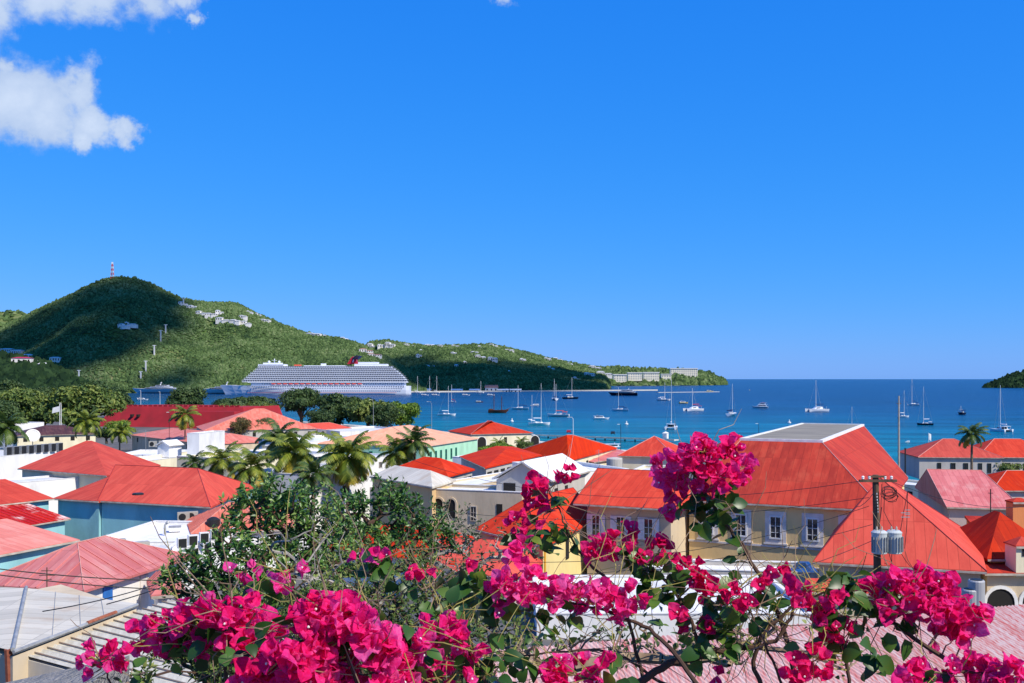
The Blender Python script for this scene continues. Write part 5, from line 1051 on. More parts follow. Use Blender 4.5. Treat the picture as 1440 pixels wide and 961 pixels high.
def palm(name, label, px, Y, crown_py, wpx, seed, matl, nf=20, dead=4, lean=0, fan=False, trunk_to=None):
    r = random.Random(seed); c = P(px, crown_py, Y); gz = ground(Y)-.3; L = wpx/F*Y/2*1.16
    t = thing(name, label, 'palm tree', (c.x-lean, c.y, gz)); H = c.z-gz
    k = MB(); pts = [(lean*(f**1.8), .15*math.sin(f*3), H*f) for f in [i/8 for i in range(9)]]; k.tube(pts, [.26-.012*i for i in range(9)], 9)
    for i in range(1, int(H/.35)):
        f = i*.35/H; k.lathe([(.25-.11*f, -.02), (.275-.11*f, .02), (.25-.11*f, .05)], (lean*(f**1.8), .15*math.sin(f*3), H*f), 8)
    k.build('trunk', m_bark, t)
    for i in range(nf+dead):
        if i < nf: el = R(84-100*(i/nf)**.8)+r.uniform(-.12, .12); dr = r.uniform(1.2, 2.0)*(1.25 if i > nf*.6 else 1); az = i*2.399+r.uniform(-.25, .25); mm = matl
        else: el = R(r.uniform(-50, -5)); dr = 1.2; az = r.uniform(0, 6.28); mm = m_frondy
        V, Fc = frond_geo(r, az, el, L*r.uniform(.85, 1.08)*(.8 if i >= nf else 1), dr, L*(.26 if not fan else .4))
        m = MB(); m.add([v+Vector((lean, .1, H)) for v in V], Fc); m.build('frond', mm, t)
    cn = MB(); 
    for i in range(5): a = i*1.3; cn.ball((lean+.3*math.cos(a), .1+.3*math.sin(a), H-.35), .15, 5)
    cn.build('coconut_bunch', m_frondy, t)
    return t
palm('coconut_palm', 'lone coconut palm standing before the red fort, hanging yellow fronds', 260, 330, 584, 46, 1, m_frond, nf=16, dead=8)
palm('coconut_palm', 'tallest palm of the middle clump with scraggly crown top', 393, 140, 618, 76, 2, m_frondd, nf=18, dead=6)
palm('coconut_palm', 'middle palm with yellow dead fronds drooping under a green crown', 414, 120, 638, 88, 3, m_frond, nf=24, dead=14)
palm('coconut_palm', 'full green-yellow palm right of the clump before the white wall', 489, 118, 642, 98, 4, m_frond, nf=28, dead=14)
palm('coconut_palm', 'taller dark palm before the pale orange roof', 583, 150, 622, 62, 5, m_frondd, nf=20, dead=5)
palm('coconut_palm', 'shorter yellow-green palm left of its dark neighbour', 557, 150, 637, 62, 6, m_frond, nf=20, dead=5)
palm('coconut_palm', 'low palm with arching fronds above the turquoise house ridge', 312, 122, 648, 76, 7, m_frond, nf=18, dead=2)
palm('coconut_palm', 'yellow-green palm between the low arching palm and the tallest one', 352, 116, 658, 78, 8, m_frond, nf=18, dead=5)
palm('coconut_palm', 'small dark palm against the cream wall at left', 272, 125, 652, 44, 9, m_frondd, nf=16, dead=0)
palm('coconut_palm', 'palm low behind the shrub under the yellow drooping fronds', 440, 112, 668, 70, 10, m_frondd, nf=18, dead=3)
palm('coconut_palm', 'lone dark coconut palm between the coral roofs at right', 1367, 165, 611, 46, 11, m_frondd, nf=20, dead=3)
palm('date_palm', 'bushy dark palm at the left edge beside the dark brown roof', 8, 230, 602, 66, 12, m_frondd, nf=26, dead=0)
palm('date_palm', 'spiky grey-green palm behind the brown roof end', 122, 300, 594, 52, 13, m_frond, nf=26, dead=0)
palm('date_palm', 'small spiky palm right of the brown roof, before the fort', 168, 260, 608, 38, 14, m_frond, nf=22, dead=0)
palm('coconut_palm', 'small palm by the dark archway of the cream building', 702, 330, 624, 26, 15, m_frond, nf=16, dead=0)
palm('coconut_palm', 'small palm by the right arch of the cream building', 733, 330, 622, 24, 16, m_frond, nf=16, dead=0)

T_('shade_tree', 'dark low tree filling the gap between the gnarled tree and the shore clump', 452, 606, 572, 40, 1.6, m_leafB, 61, leaves=5000)
T_('shade_tree', 'dark tree under the lime-edged one, right part of the shore clump', 542, 606, 566, 46, 1.4, m_leafB, 62, leaves=6000)
T_('shade_tree', 'dark mass of trees at far left behind the banner pole', 62, 606, 556, 70, 3, m_leafB, 63, leaves=8000)
T_('shade_tree', 'dark round tree behind the far left palm', 0, 612, 560, 60, 4, m_leafB, 64, leaves=6000)
T_('shade_tree', 'olive tree touching the right end of the red fort', 318, 598, 566, 40, 2, m_leafA, 65, leaves=5000)
# ------------------------------------------------------------------ boats, ship, hillside
m_hull = mat('white_gelcoat', (.8,.8,.8), (.72,.73,.75), rough=.3, scale=.3); m_hulld = mat('navy_hull_paint', (.015,.02,.045), rough=.3); m_brown = mat('varnished_brown_timber', (.16,.05,.025), (.08,.03,.018), rough=.6, scale=.8)
m_teak = mat('teak_deck', (.42,.28,.15), rough=.8, scale=1); m_navy = mat('navy_canvas', (.015,.03,.12), rough=.8); m_redc = mat('red_canvas', (.5,.02,.03), rough=.8); m_mast = mat('pale_aluminium_mast', (.75,.75,.74), rough=.35); m_yel = mat('yellow_painted_hull', (.75,.5,.06), rough=.4)
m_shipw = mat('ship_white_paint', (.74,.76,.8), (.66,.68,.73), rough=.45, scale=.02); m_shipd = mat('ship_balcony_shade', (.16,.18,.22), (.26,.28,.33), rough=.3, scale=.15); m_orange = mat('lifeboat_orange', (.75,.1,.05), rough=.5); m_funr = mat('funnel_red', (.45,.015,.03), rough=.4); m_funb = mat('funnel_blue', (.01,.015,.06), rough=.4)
m_housew = mat('white_villa_wall', (.78,.74,.68), (.6,.57,.52), rough=.8, scale=.1); m_houset = mat('terracotta_villa_roof', (.42,.2,.14), rough=.8, scale=.1)
def hull_geo(L, B, D, bow=.35, free=None, n=12, keel=.35, tr=.75):
    """hull along +x: sections from the transom to the bow"""
    V = []; Fc = []; k = 7
    for i in range(n+1):
        f = i/n; x = -L/2+L*f
        w = B/2*(tr+(1-tr)*min(1, f/.4)) if f < .55 else B/2*max(0.012, 1-((f-.55)/.45)**2.2)
        sh = D*(1+.22*max(0, (f-.4)/.6)**2+.06*(1-f)**2); rake = max(0, (f-.6)/.4)
        for j in range(k):
            a = j/(k-1)*2-1; s = abs(a); zz = -keel*(1-s**1.5)+sh*s**1.1 if s < 1 else sh
            V.append((x+(bow*D*s*rake*1.6-bow*D*.8*rake), w*math.copysign(s**.55, a)*(.78+.22*s), zz))
    for i in range(n):
        for j in range(k-1): a = i*k+j; Fc.append((a, a+1, a+k+1, a+k))
        Fc.append((i*k+k-1, i*k, (i+1)*k, (i+1)*k+k-1))
    Fc.append(tuple(range(k))); Fc.append(tuple(reversed(range(n*k, n*k+k))))
    return V, Fc
def at_sea(px, py): return G(px, py, 0.0)
def sailboat(px, py, lpx, mast_py, hd, label, hull=None, cover=None, masts=1, wide=1.0, small=False):
    lpx *= 1.12
    g = at_sea(px, py); sc = g.y/F; rz = R(hd); L = lpx*sc/max(.35, abs(math.cos(rz))) ; L = min(L, 30)
    t = thing('sailboat', label, 'sailboat', g, rz); B = L*.29*wide; D = L*.085+.25
    h = MB(); V, Fc = hull_geo(L, B, D); h.add(V, Fc); h.build('hull', hull or m_hull, t)
    c = MB(); cw = B*.5; c.add([(-L*.18, -cw/2, D), (L*.2, -cw/2*.6, D), (L*.2, cw/2*.6, D), (-L*.18, cw/2, D), (-L*.17, -cw*.42, D+.09*L*.7), (L*.14, -cw*.24, D+.04*L), (L*.14, cw*.24, D+.04*L), (-L*.17, cw*.42, D+.09*L*.7)], [(3,2,1,0), (4,5,6,7), (0,1,5,4), (1,2,6,5), (2,3,7,6), (3,0,4,7)]); cb = c.build('cabin', m_hull, t)
    k = MB()
    for s in (-1, 1): k.box((-L*.03, s*cw*.42, D+.035*L), (L*.22, .05, .018*L))
    k.build('cabin_window', m_pane, cb)
    k = MB(); k.box((-L*.3, 0, D+.15*L*.75), (L*.2, B*.6, .03*L)); 
    for s in (-1, 1): k.tube([(-L*.38, s*B*.28, D), (-L*.38, s*B*.28, D+.11*L)], .05, 4); k.tube([(-L*.22, s*B*.28, D), (-L*.22, s*B*.28, D+.11*L)], .05, 4)
    k.build('bimini', cover or m_navy, t)
    Hm = CAMH+(HY-mast_py)*sc
    if Hm > 2:
        mr = max(.11, .28*sc)
        for q in range(masts):
            x = L*.1 if q == 0 else -L*.33; Hq = Hm*(1 if q == 0 else .72)
            k = MB(); k.tube([(x, 0, D), (x, 0, Hq)], [mr, mr*.7], 6); ms = k.build('mast', m_mast, t)
            k = MB(); k.tube([(x, 0, D+Hq*.11), (x-L*.36*(1 if q == 0 else .5), 0, D+Hq*.115)], [.22+.1*sc, .16+.1*sc], 6); k.build('furled_sail', cover or m_hull, t)
            k = MB(); k.box((x, 0, Hq*.55), (.06, B*.6, .08)); k.build('spreader', m_mast, ms)
        for a, b in (((L*.48, 0, D*1.2), (L*.1, 0, Hm*.97)), ((-L*.48, 0, D), (L*.1, 0, Hm*.99)), ((L*.1, -B*.45, D), (L*.1, 0, Hm*.9)), ((L*.1, B*.45, D), (L*.1, 0, Hm*.9))):
            k = MB(); k.tube([a, b], .022+.018*sc, 4); k.build('rigging', m_metal, t)
    return t
def catamaran(px, py, wpx, mast_py, hd, label, cover=None, big=False):
    g = at_sea(px, py); sc = g.y/F; rz = R(hd); B = wpx*sc*.62; L = B*1.75
    t = thing('catamaran', label, 'catamaran', g, rz); D = L*.12
    for s in (-1, 1):
        V, Fc = hull_geo(L, B*.24, D, bow=.1); h = MB(); h.add([(v[0], v[1]+s*B*.38, v[2]) for v in V], Fc); h.build('hull', m_hull, t)
    k = MB(); k.box((-L*.02, 0, D*.9), (L*.7, B*.6, D*.3)); k.build('bridge_deck', m_hull, t)
    k = MB(); k.add([(-L*.2, -B*.34, D), (L*.22, -B*.25, D), (L*.22, B*.25, D), (-L*.2, B*.34, D), (-L*.2, -B*.3, D*1.95), (L*.05, -B*.2, D*1.9), (L*.05, B*.2, D*1.9), (-L*.2, B*.3, D*1.95)], [(3,2,1,0), (4,5,6,7), (0,1,5,4), (1,2,6,5), (2,3,7,6), (3,0,4,7)]); cb = k.build('saloon', m_hull, t)
    k = MB(); k.box((-L*.205, 0, D*1.45), (.08, B*.5, D*.7)); 
    k.build('saloon_door', m_pane, cb)
    k = MB(); 
    for s in (-1, 1): k.box((0, s*B*.29, D*1.5), (L*.2, .1, D*.35))
    k.build('saloon_window', m_pane, cb)
    k = MB(); k.box((-L*.3, 0, D*2.2), (L*.24, B*.66, D*.1)); k.build('bimini', cover or m_hull, t)
    for s in (-1, 1): k = MB(); k.tube([(-L*.4, s*B*.3, D), (-L*.4, s*B*.3, D*2.15)], .06+.03*sc, 5); k.build('bimini_post', m_mast, t)
    Hm = CAMH+(HY-mast_py)*sc
    k = MB(); k.tube([(L*.06, 0, D*1.8), (L*.06, 0, Hm)], [max(.13, .35*sc), max(.1, .25*sc)], 6); k.build('mast', m_mast, t)
    k = MB(); k.tube([(L*.05, 0, D*2.9), (-L*.36, 0, D*3.0)], [.3, .22], 6); k.build('furled_sail', cover or m_navy, t)
    for a in ((L*.46, 0, D), (-L*.1, -B*.44, D), (-L*.1, B*.44, D)): k = MB(); k.tube([a, (L*.06, 0, Hm*.94)], .025+.02*sc, 4); k.build('rigging', m_metal, t)
    return t
def motorboat(px, py, lpx, hd, label, hull=None, decks=1, cover=None, name='motorboat', cat='motorboat', top=None):
    g = at_sea(px, py); sc = g.y/F; rz = R(hd); L = lpx*sc/max(.4, abs(math.cos(rz))); B = L*.27; D = L*.1
    t = thing(name, label, cat, g, rz); V, Fc = hull_geo(L, B, D, bow=.8, tr=.9); h = MB(); h.add(V, Fc); h.build('hull', hull or m_hull, t)
    z = D; x0, x1 = -L*.42, L*.26; hh = min(2.4, L*.11)
    for d in range(decks):
        k = MB(); w = B*(.74-.12*d); k.add([(x0, -w/2, z), (x1, -w*.36, z), (x1, w*.36, z), (x0, w/2, z), (x0+hh*.2, -w/2, z+hh), (x1-hh*1.3, -w*.34, z+hh), (x1-hh*1.3, w*.34, z+hh), (x0+hh*.2, w/2, z+hh)], [(3,2,1,0), (4,5,6,7), (0,1,5,4), (1,2,6,5), (2,3,7,6), (3,0,4,7)]); cb = k.build('deckhouse', m_hull, t)
        k = MB()
        for s in (-1, 1): k.add([(x0+hh*.6, s*(w/2+.03), z+hh*.35), (x1-hh*1.2, s*(w*.385+.03), z+hh*.35), (x1-hh*1.5, s*(w*.375+.03), z+hh*.75), (x0+hh*.6, s*(w/2+.03), z+hh*.75)], [(0,1,2,3)])
        k.build('window_band', m_pane, cb)
        k = MB(); k.box(((x0+x1-hh)/2-hh*.3, 0, z+hh+.06), (x1-x0-hh*.3, w*1.12, .12)); k.build('deck_edge', m_hull, cb)
        z += hh+.13; x0 += L*.07; x1 -= L*.12
    k = MB(); k.tube([(x0+L*.12, 0, z-.05), (x0+L*.09, 0, z+L*.07)], [L*.012, L*.006], 6); k.box((x0+L*.1, 0, z+L*.05), (L*.02, L*.07, L*.006)); k.build('radar_mast', m_mast, t)
    if cover: k = MB(); k.box((-L*.2, 0, z+.25), (L*.26, B*.6, .1)); k.build('canopy', cover, t)
    return t
sb = sailboat; mb_ = motorboat
sb(628, 585, 22, 543, 8, 'white sloop nearest the shore trees, tall bare mast')
sb(636, 566, 9, 541, 170, 'tiny distant sloop with pink-white hull left of the brig', cover=m_redc)
mb_(674, 566, 10, 10, 'small dark-hulled launch above and left of the brig', hull=m_brown)
sb(731, 576, 22, 542, 175, 'white sloop just right of the brown brig', cover=m_navy)
mb_(752, 571, 12, 200, 'small white speedboat right of the sloop beside the brig')
sb(758, 598, 27, 539, 12, 'large white ketch with two masts in front of the pier', masts=2, cover=m_hull)
sb(785, 586, 27, 540, 165, 'white sloop with orange-striped cover right of the ketch', cover=m_orange)
sb(780, 563, 8, 533, 100, 'distant sloop seen end-on beneath a tall mast', cover=m_navy)
sb(802, 561, 20, 531, 5, 'dark-hulled sloop with tall mast off the dock wall', hull=m_hulld)
mb_(845, 590, 22, 8, 'long low white motorboat with dark canopy, mid harbour', cover=m_navy)
sb(872, 578, 20, 545, 172, 'grey-white sloop with dark cover below the black motor yacht', cover=m_navy)
mb_(877, 556.5, 38, 168, 'black-hulled motor yacht with white upper decks off the point', hull=m_hulld, decks=2, name='motor_yacht', cat='yacht')
sb(933, 563.5, 17, 538, 5, 'small white sloop left of the big catamaran', cover=m_hull)
catamaran(944, 604, 28, 534, 76, 'big white catamaran seen from astern, dark open saloon, nearest of the boats', cover=m_hull)
mb_(961, 567.5, 13, 20, 'yellow-hulled boat behind the catamaran', hull=m_yel)
catamaran(975, 578, 24, 546, 200, 'pair-masted looking catamaran with red canopy right of the yellow boat', cover=m_redc)
mb_(998, 551, 10, 5, 'yellow ferry far out by the point', hull=m_yel, decks=1, name='ferry', cat='ferry')
sb(1029, 585, 15, 540, 62, 'white sloop stern-on, tall mast, between two catamarans', cover=m_navy)
mb_(1069, 574, 20, 160, 'white cabin cruiser with dark red canopy, above the church roof', decks=2, cover=m_redc)
catamaran(1149, 579, 27, 535, 190, 'catamaran with dark blue cover above the church roof deck', cover=m_navy)
sb(1284, 570, 15, 533, 190, 'small distant sloop right of the tall weathered pole', cover=m_navy)
sb(1270, 587, 15, 549, 10, 'white sloop partly behind the tall weathered pole')
sb(1301, 598, 19, 544, 172, 'black-hulled sloop beyond the coral pyramid roof', hull=m_hulld, cover=m_hull)
sb(1352, 583, 9, 571, 80, 'tiny dark boat alone above the lone palm', hull=m_hulld)
catamaran(1408, 607, 27, 542, 105, 'white catamaran at the far right edge beyond the lone palm', cover=m_hull)
sb(1200, 604, 17, 572, 170, 'dark sloop peeking over the church roof deck', hull=m_hulld, cover=m_hulld)
mb_(1276, 622, 7, 200, 'tiny white dinghy right of the shorter black pole', name='dinghy', cat='dinghy')
mb_(200, 563, 15, 8, 'low white boat moored in the basin behind the fort')
mb_(856, 632, 34, 185, 'white passenger boat with flat roof moored behind the red roofs', decks=1, name='ferry', cat='ferry')
for i, (x, l) in enumerate([(597, 'leftmost of the tiny white boats at the dock wall'), (612, 'second tiny white boat along the dock wall'), (655, 'tiny white boat at the dock wall above the brown launch'), (690, 'tiny white boat below the dock sheds, above the brig')]): mb_(x, 556.5, 11, 5+i, l)
for x, y, l in ((586, 553, 'bare mast sloop at the cruise ship stern, left one'), (603, 553, 'bare mast sloop moored at the dock wall, second from the ship stern'), (613, 553, 'bare mast sloop moored at the dock wall, third from the ship stern'), (675, 553, 'bare mast sloop moored below the red-roofed shed')): sb(x, y, 10, 529 if x < 650 else 536, 20, l)
mb_(220, 553.5, 62, 176, 'white motor yacht with stacked decks behind the fort, left of two', decks=3, name='motor_yacht', cat='yacht')
mb_(312, 554.5, 70, 178, 'long white motor yacht beside the cruise ship bow', decks=3, name='motor_yacht', cat='yacht')
# brig
def brig():
    g = at_sea(700, 581); sc = g.y/F; t = thing('brig', 'old brown two-masted timber sailing ship with furled sails', 'sailing ship', g, R(4)); L = 30*sc*.9; D = 2.4; B = L*.27
    V, Fc = hull_geo(L, B, D, bow=.9, tr=.8); h = MB(); h.add(V, Fc); h.build('hull', m_brown, t)
    k = MB(); k.box((-L*.36, 0, D+.5), (L*.22, B*.7, 1.1)); k.build('poop_deck', m_brown, t)
    k = MB(); k.tube([(L*.44, 0, D+.2), (L*.68, 0, D+2.2)], [.3, .12], 6); k.build('bowsprit', m_brown, t)
    for x, py in ((-L*.2, 553), (L*.2, 557)):
        Hm = CAMH+(HY-py)*sc; k = MB(); k.tube([(x, 0, D), (x, 0, Hm)], [.34, .18], 6); ms = k.build('mast', m_brown, t)
        for f in (.42, .65, .86):
            k = MB(); k.tube([(x, -L*.13*(1.3-f*.5), Hm*f), (x, L*.13*(1.3-f*.5), Hm*f)], .16, 5); k.tube([(x+.2, -L*.11*(1.3-f*.5), Hm*f-.2), (x+.2, L*.11*(1.3-f*.5), Hm*f-.2)], .24, 5); k.build('yard', m_brown, ms)
        for a in (-1, 1): k = MB(); k.tube([(x-a*L*.16, 0, D), (x, 0, Hm*.92)], .07, 4); k.build('rigging', m_black, t)
brig()
for x, y, c, l in ((1054, 549, m_yel, 'yellow channel buoy out beyond the point'), (881, 597, m_trim, 'white mooring buoy below the grey-white sloop'), (720, 593, m_trim, 'white mooring buoy left of the large ketch'), (1110, 595, m_trim, 'white mooring buoy left of the church roof deck')):
    g = at_sea(x, y); k = MB(); k.lathe([(.3, -.4), (1.1, 0), (1.1, .5), (.35, .8), (.3, 2.0), (.1, 2.1)], n=12); tag(k.build('mooring_buoy', c), l, 'buoy').location = g
# cruise ship ----------------------------------------------------------
def cruise_ship():
    Y = 1790.0; sc = Y/F; X = lambda px: (px-450)*sc; Z = lambda py: CAMH+(HY-py)*sc
    t = thing('cruise_ship', 'huge white cruise ship with rows of balconies, orange lifeboats and winged red and blue funnel', 'cruise ship', ((450-CX)*sc, Y, 0), 0)
    Bm = 36.0; x_b, x_s = X(313), X(577)
    # hull: bow at -x
    st = [(X(577), .86, 0), (X(572), .97, 0), (X(540), 1, 0), (X(480), 1, 0), (X(410), 1, 0), (X(372), 1, 1), (X(356), .92, 3), (X(343), .74, 5), (X(332), .48, 8), (X(323), .22, 10), (X(316), .03, 12)]
    V = []; Fc = []; lev = [(-3, .86), (2, .95), (8, 1.0), (14, 1.0), (Z(543), 1.0)]
    for x, w, fl in st:
        for zz, ww in lev:
            f = (zz+3)/(lev[-1][0]+3); xo = -fl*f*.9
            for s in (-1, 1): V.append((x+xo+fl*.25, s*Bm/2*w*(ww*(1-.25*(fl > 0)*(1-f))), zz+(fl*.14*f)))
    m = len(lev)*2
    for i in range(len(st)-1):
        for j in range(len(lev)-1):
            a = i*m+j*2; Fc.append((a, a+2, a+m+2, a+m)); Fc.append((a+1, a+m+1, a+m+3, a+3))
        a = i*m+(len(lev)-1)*2; Fc.append((a, a+1, a+m+1, a+m))
    for i in (0, len(st)-1):
        for j in range(len(lev)-1): a = i*m+j*2; Fc.append((a, a+1, a+3, a+2))
    h = MB(); h.add(V, Fc); hull = h.build('hull', m_shipw, t)
    yf = -Bm/2
    for zz, x0, x1, stp, w_, hh in ((7, 370, 565, 3.4, 1.2, 1.2), (11, 360, 568, 3.0, 1.5, 1.5), (14.3, 352, 570, 4.2, 2.2, 1.6)):
        k = MB(); x = X(x0)
        while x < X(x1): k.box((x, yf-.06, zz), (w_, .3, hh)); k.box((x, -yf+.06, zz), (w_, .3, hh)); x += stp
        k.build('porthole_row', m_shipd, hull)
    k = MB(); k.box((X(455), yf-.1, 3.4), (X(560)-X(352), .4, .5)); k.build('waterline_stripe', m_funr, hull)
    k = MB(); k.box((X(352), yf*.62-1.4, 14.5), (14, .5, 1.6), rz=-.22); k.build('anchor_recess', m_shipd, hull)
    # promenade with lifeboats
    z0 = Z(543); z1 = Z(538.2)
    k = MB(); k.box2((X(356), yf+3.2, z0+.02), (X(570), -yf-3.2, z1)); k.build('promenade_deck', m_shipw, t)
    k = MB()
    for q in range(60): x = X(372)+q*(X(566)-X(372))/59; k.box((x, yf+3.1, (z0+z1)/2+.4), (1.7, .2, 1.8))
    k.build('promenade_windows', m_shipd, t)
    k = MB(); k.box2((X(352), yf-.4, z1+.003), (X(573), -yf+.4, z1+.8)); k.build('deck_slab', m_shipw, t)
    for i in range(16):
        x = X(388)+i*(X(508)-X(388))/15
        k = MB(); V2, F2 = hull_geo(9.2, 3.4, 1.9, bow=.2, tr=.5, n=8); k.add([(v[0]+x, v[1]+yf+1.2, v[2]+z0+1.2) for v in V2], F2); lb = k.build('lifeboat', m_shipw, t)
        k = MB(); k.add([(x-4, yf-.2, z0+3.15), (x+4, yf-.2, z0+3.15), (x+4, yf+2.6, z0+3.15), (x-4, yf+2.6, z0+3.15), (x-3.2, yf+.3, z0+4.8), (x+3.2, yf+.3, z0+4.8), (x+3.2, yf+2.1, z0+4.8), (x-3.2, yf+2.1, z0+4.8)], [(4,5,6,7), (0,1,5,4), (1,2,6,5), (2,3,7,6), (3,0,4,7)]); k.build('lifeboat_canopy', m_orange, lb)
    # balcony decks: left end steps back at the bow, right end steps in at the stern
    rows = [(536.9, 344, 573), (534.2, 347, 571), (531.5, 350, 569), (528.8, 353, 566), (526.1, 356, 563), (523.4, 360, 560), (520.7, 363, 556), (518.0, 366, 552)]
    for i, (py, a, b) in enumerate(rows):
        zt = Z(py-2.4); zb = Z(py+.1) if i else z1+.803; inset = 2.2
        k = MB(); k.box2((X(a)+1.5, yf+inset, zb), (X(b)-1.5, -yf-inset, zt)); core = k.build('cabin_deck', m_shipd, t)
        k = MB(); k.box2((X(a), yf, zt+.003), (X(b), -yf, zt+.34)); k.build('deck_slab', m_shipw, core)
        k = MB(); n = int((X(b)-X(a))/3.1)
        for q in range(n+1): x = X(a)+.3+(X(b)-X(a)-.6)*q/n; k.box2((x-.2, yf+.1, zb), (x+.2, yf+inset-.01, zt))
        k.box2((X(a)+.5, yf+.0, zb+.002), (X(b)-.5, yf+.09, zb+.95))
        for s in (X(a)+.6, X(b)-.9): k.box2((s, yf+inset, zb), (s+.3, -yf-inset, zb+1.1))
        k.build('balcony_divider', m_shipw, core)
    # upper works
    def blk(nm, a, b, p0, p1, w=.8, m_=m_shipw):
        k = MB(); k.box2((X(a), yf*w, Z(p0)), (X(b), -yf*w, Z(p1))); return k.build(nm, m_, t)
    br = blk('bridge', 366, 402, 515.3, 512.6, .86); k = MB(); k.box2((X(367), yf*.865, Z(514.7)), (X(401), yf*.85, Z(513.4))); k.build('bridge_window', m_shipd, br)
    blk('sports_deck', 372, 396, 512.55, 510.5, .6); blk('pool_deck', 430, 486, 515.3, 514.4, .9); blk('aft_lounge', 500, 545, 515.3, 512.2, .8); blk('aft_lounge', 505, 532, 512.15, 509.5, .6); blk('stair_tower', 452, 458, 515.3, 511.5, .3)
    k = MB(); k.box2((X(415), yf*.5, Z(514.9)), (X(424), 0, Z(513.0))); k.build('water_slide', m_orange, t)
    k = MB(); k.tube([(X(386), 0, Z(511)), (X(386), 0, Z(504.5))], [1.2, .6], 6); k.box((X(386), 0, Z(507)), (7, 9, .6)); k.ball((X(392), 3, Z(509.3)), 2.4, 6); k.ball((X(379), -3, Z(509.3)), 2.4, 6); k.build('radar_mast', m_shipw, t)
    # funnel with two swept wings
    k = MB(); pr = [(X(489), Z(512.3)), (X(503), Z(512.3)), (X(501.5), Z(505)), (X(497), Z(501.5)), (X(494), Z(504))]
    n = len(pr); k.add([(x, -7, z) for x, z in pr]+[(x, 7, z) for x, z in pr], [tuple(range(n)), tuple(reversed(range(n, 2*n)))]+[(i, n+i, n+(i+1) % n, (i+1) % n) for i in range(n)]); fn = k.build('funnel', m_funr, t)
    k = MB(); k.box((X(497.6), 0, Z(507.5)), (1.3, 14.3, 6), tilt=(R(14), 'Y')); k.build('funnel_stripe', m_shipw, fn)
    for s in (-1, 1): k = MB(); k.add([(X(496), s*6.9, Z(506)), (X(503), s*6.9, Z(506)), (X(507), s*17, Z(501.5)), (X(503), s*17, Z(500.5)), (X(496), s*6.9, Z(504)), (X(502), s*6.9, Z(504)), (X(507), s*17, Z(500.9)), (X(503), s*17, Z(499.9))], [(3,2,1,0), (4,5,6,7), (0,1,5,4), (1,2,6,5), (2,3,7,6), (3,0,4,7)]); k.build('funnel_wing', m_funb, fn)
cruise_ship()
# dock at the foot of the ridge
a = at_sea(578, 552.2); b = at_sea(925, 549.6)
k = MB(); d = b-a; L = d.length; k.box2((0, 0, -1), (L, 14, 2.6)); t = k.build('dock_wall', m_conc); tag(t, 'long grey dock wall at the foot of the far ridge', 'dock'); t.location = a; t.rotation_euler[2] = math.atan2(d.y, d.x)
def shed(px, py, wpx, hpx, label, rm_, seed=0, dep=18, nm='dock_shed', cat='shed', wm_=None, Y=None, on=None):
    g = at_sea(px, py) if Y is None else P(px, py, Y)
    if on: g = on
    sc = g.y/F; W = wpx*sc; H = hpx*sc; t = thing(nm, label, cat, (g.x, g.y+8, max(g.z, 0)-.5), 0)
    k = MB(); k.box2((-W/2, 0, 0), (W/2, dep, H*.6)); k.build('wall', wm_ or m_housew, t)
    k = MB(); e = .8; k.add([(-W/2-e, -e, H*.6+.003), (W/2+e, -e, H*.6+.003), (W/2+e, dep+e, H*.6+.003), (-W/2-e, dep+e, H*.6+.003), (-W/2-e, dep/2, H), (W/2+e, dep/2, H)], [(0,1,5,4), (3,4,5,2), (0,4,3), (1,2,5), (3,2,1,0)]); k.build('roof', rm_, t)
    k = MB(); n = max(2, int(W/7))
    for i in range(n): x = -W/2+W*(i+.5)/n; k.box2((x-1.2, -.25, 0.6), (x+1.2, -.02, H*.45))
    k.build('door_row', m_dark, t); return t
for x, w, h, l, rm_ in ((593, 24, 5, 'leftmost white dock shed beside the cruise ship stern', m_whiteroof), (642, 16, 4.5, 'white dock shed second from the ship stern', m_whiteroof), (667, 14, 4.5, 'white dock shed left of the red-roofed one', m_whiteroof), (691, 18, 10, 'red-brown roofed dock building, taller than the white sheds', m_houset), (707, 16, 4.5, 'white dock shed right of the red-brown one', m_whiteroof), (725, 16, 4.5, 'rightmost white dock shed', m_whiteroof)): shed(x, 551.3, w, h, l, rm_)
shed(182, 553, 30, 10, 'red-roofed dockside building behind the fort', m_funr); shed(240, 551.5, 26, 7, 'long red-roofed dock shed between the two motor yachts', m_funr); shed(170, 548.5, 14, 6, 'small blue-roofed shed at the hill foot', m_navy); shed(183, 545, 18, 8, 'terracotta-roofed building at the hill foot', m_houset); shed(285, 549.5, 30, 6, 'long grey-roofed shed behind the yachts', m_whiteroof)
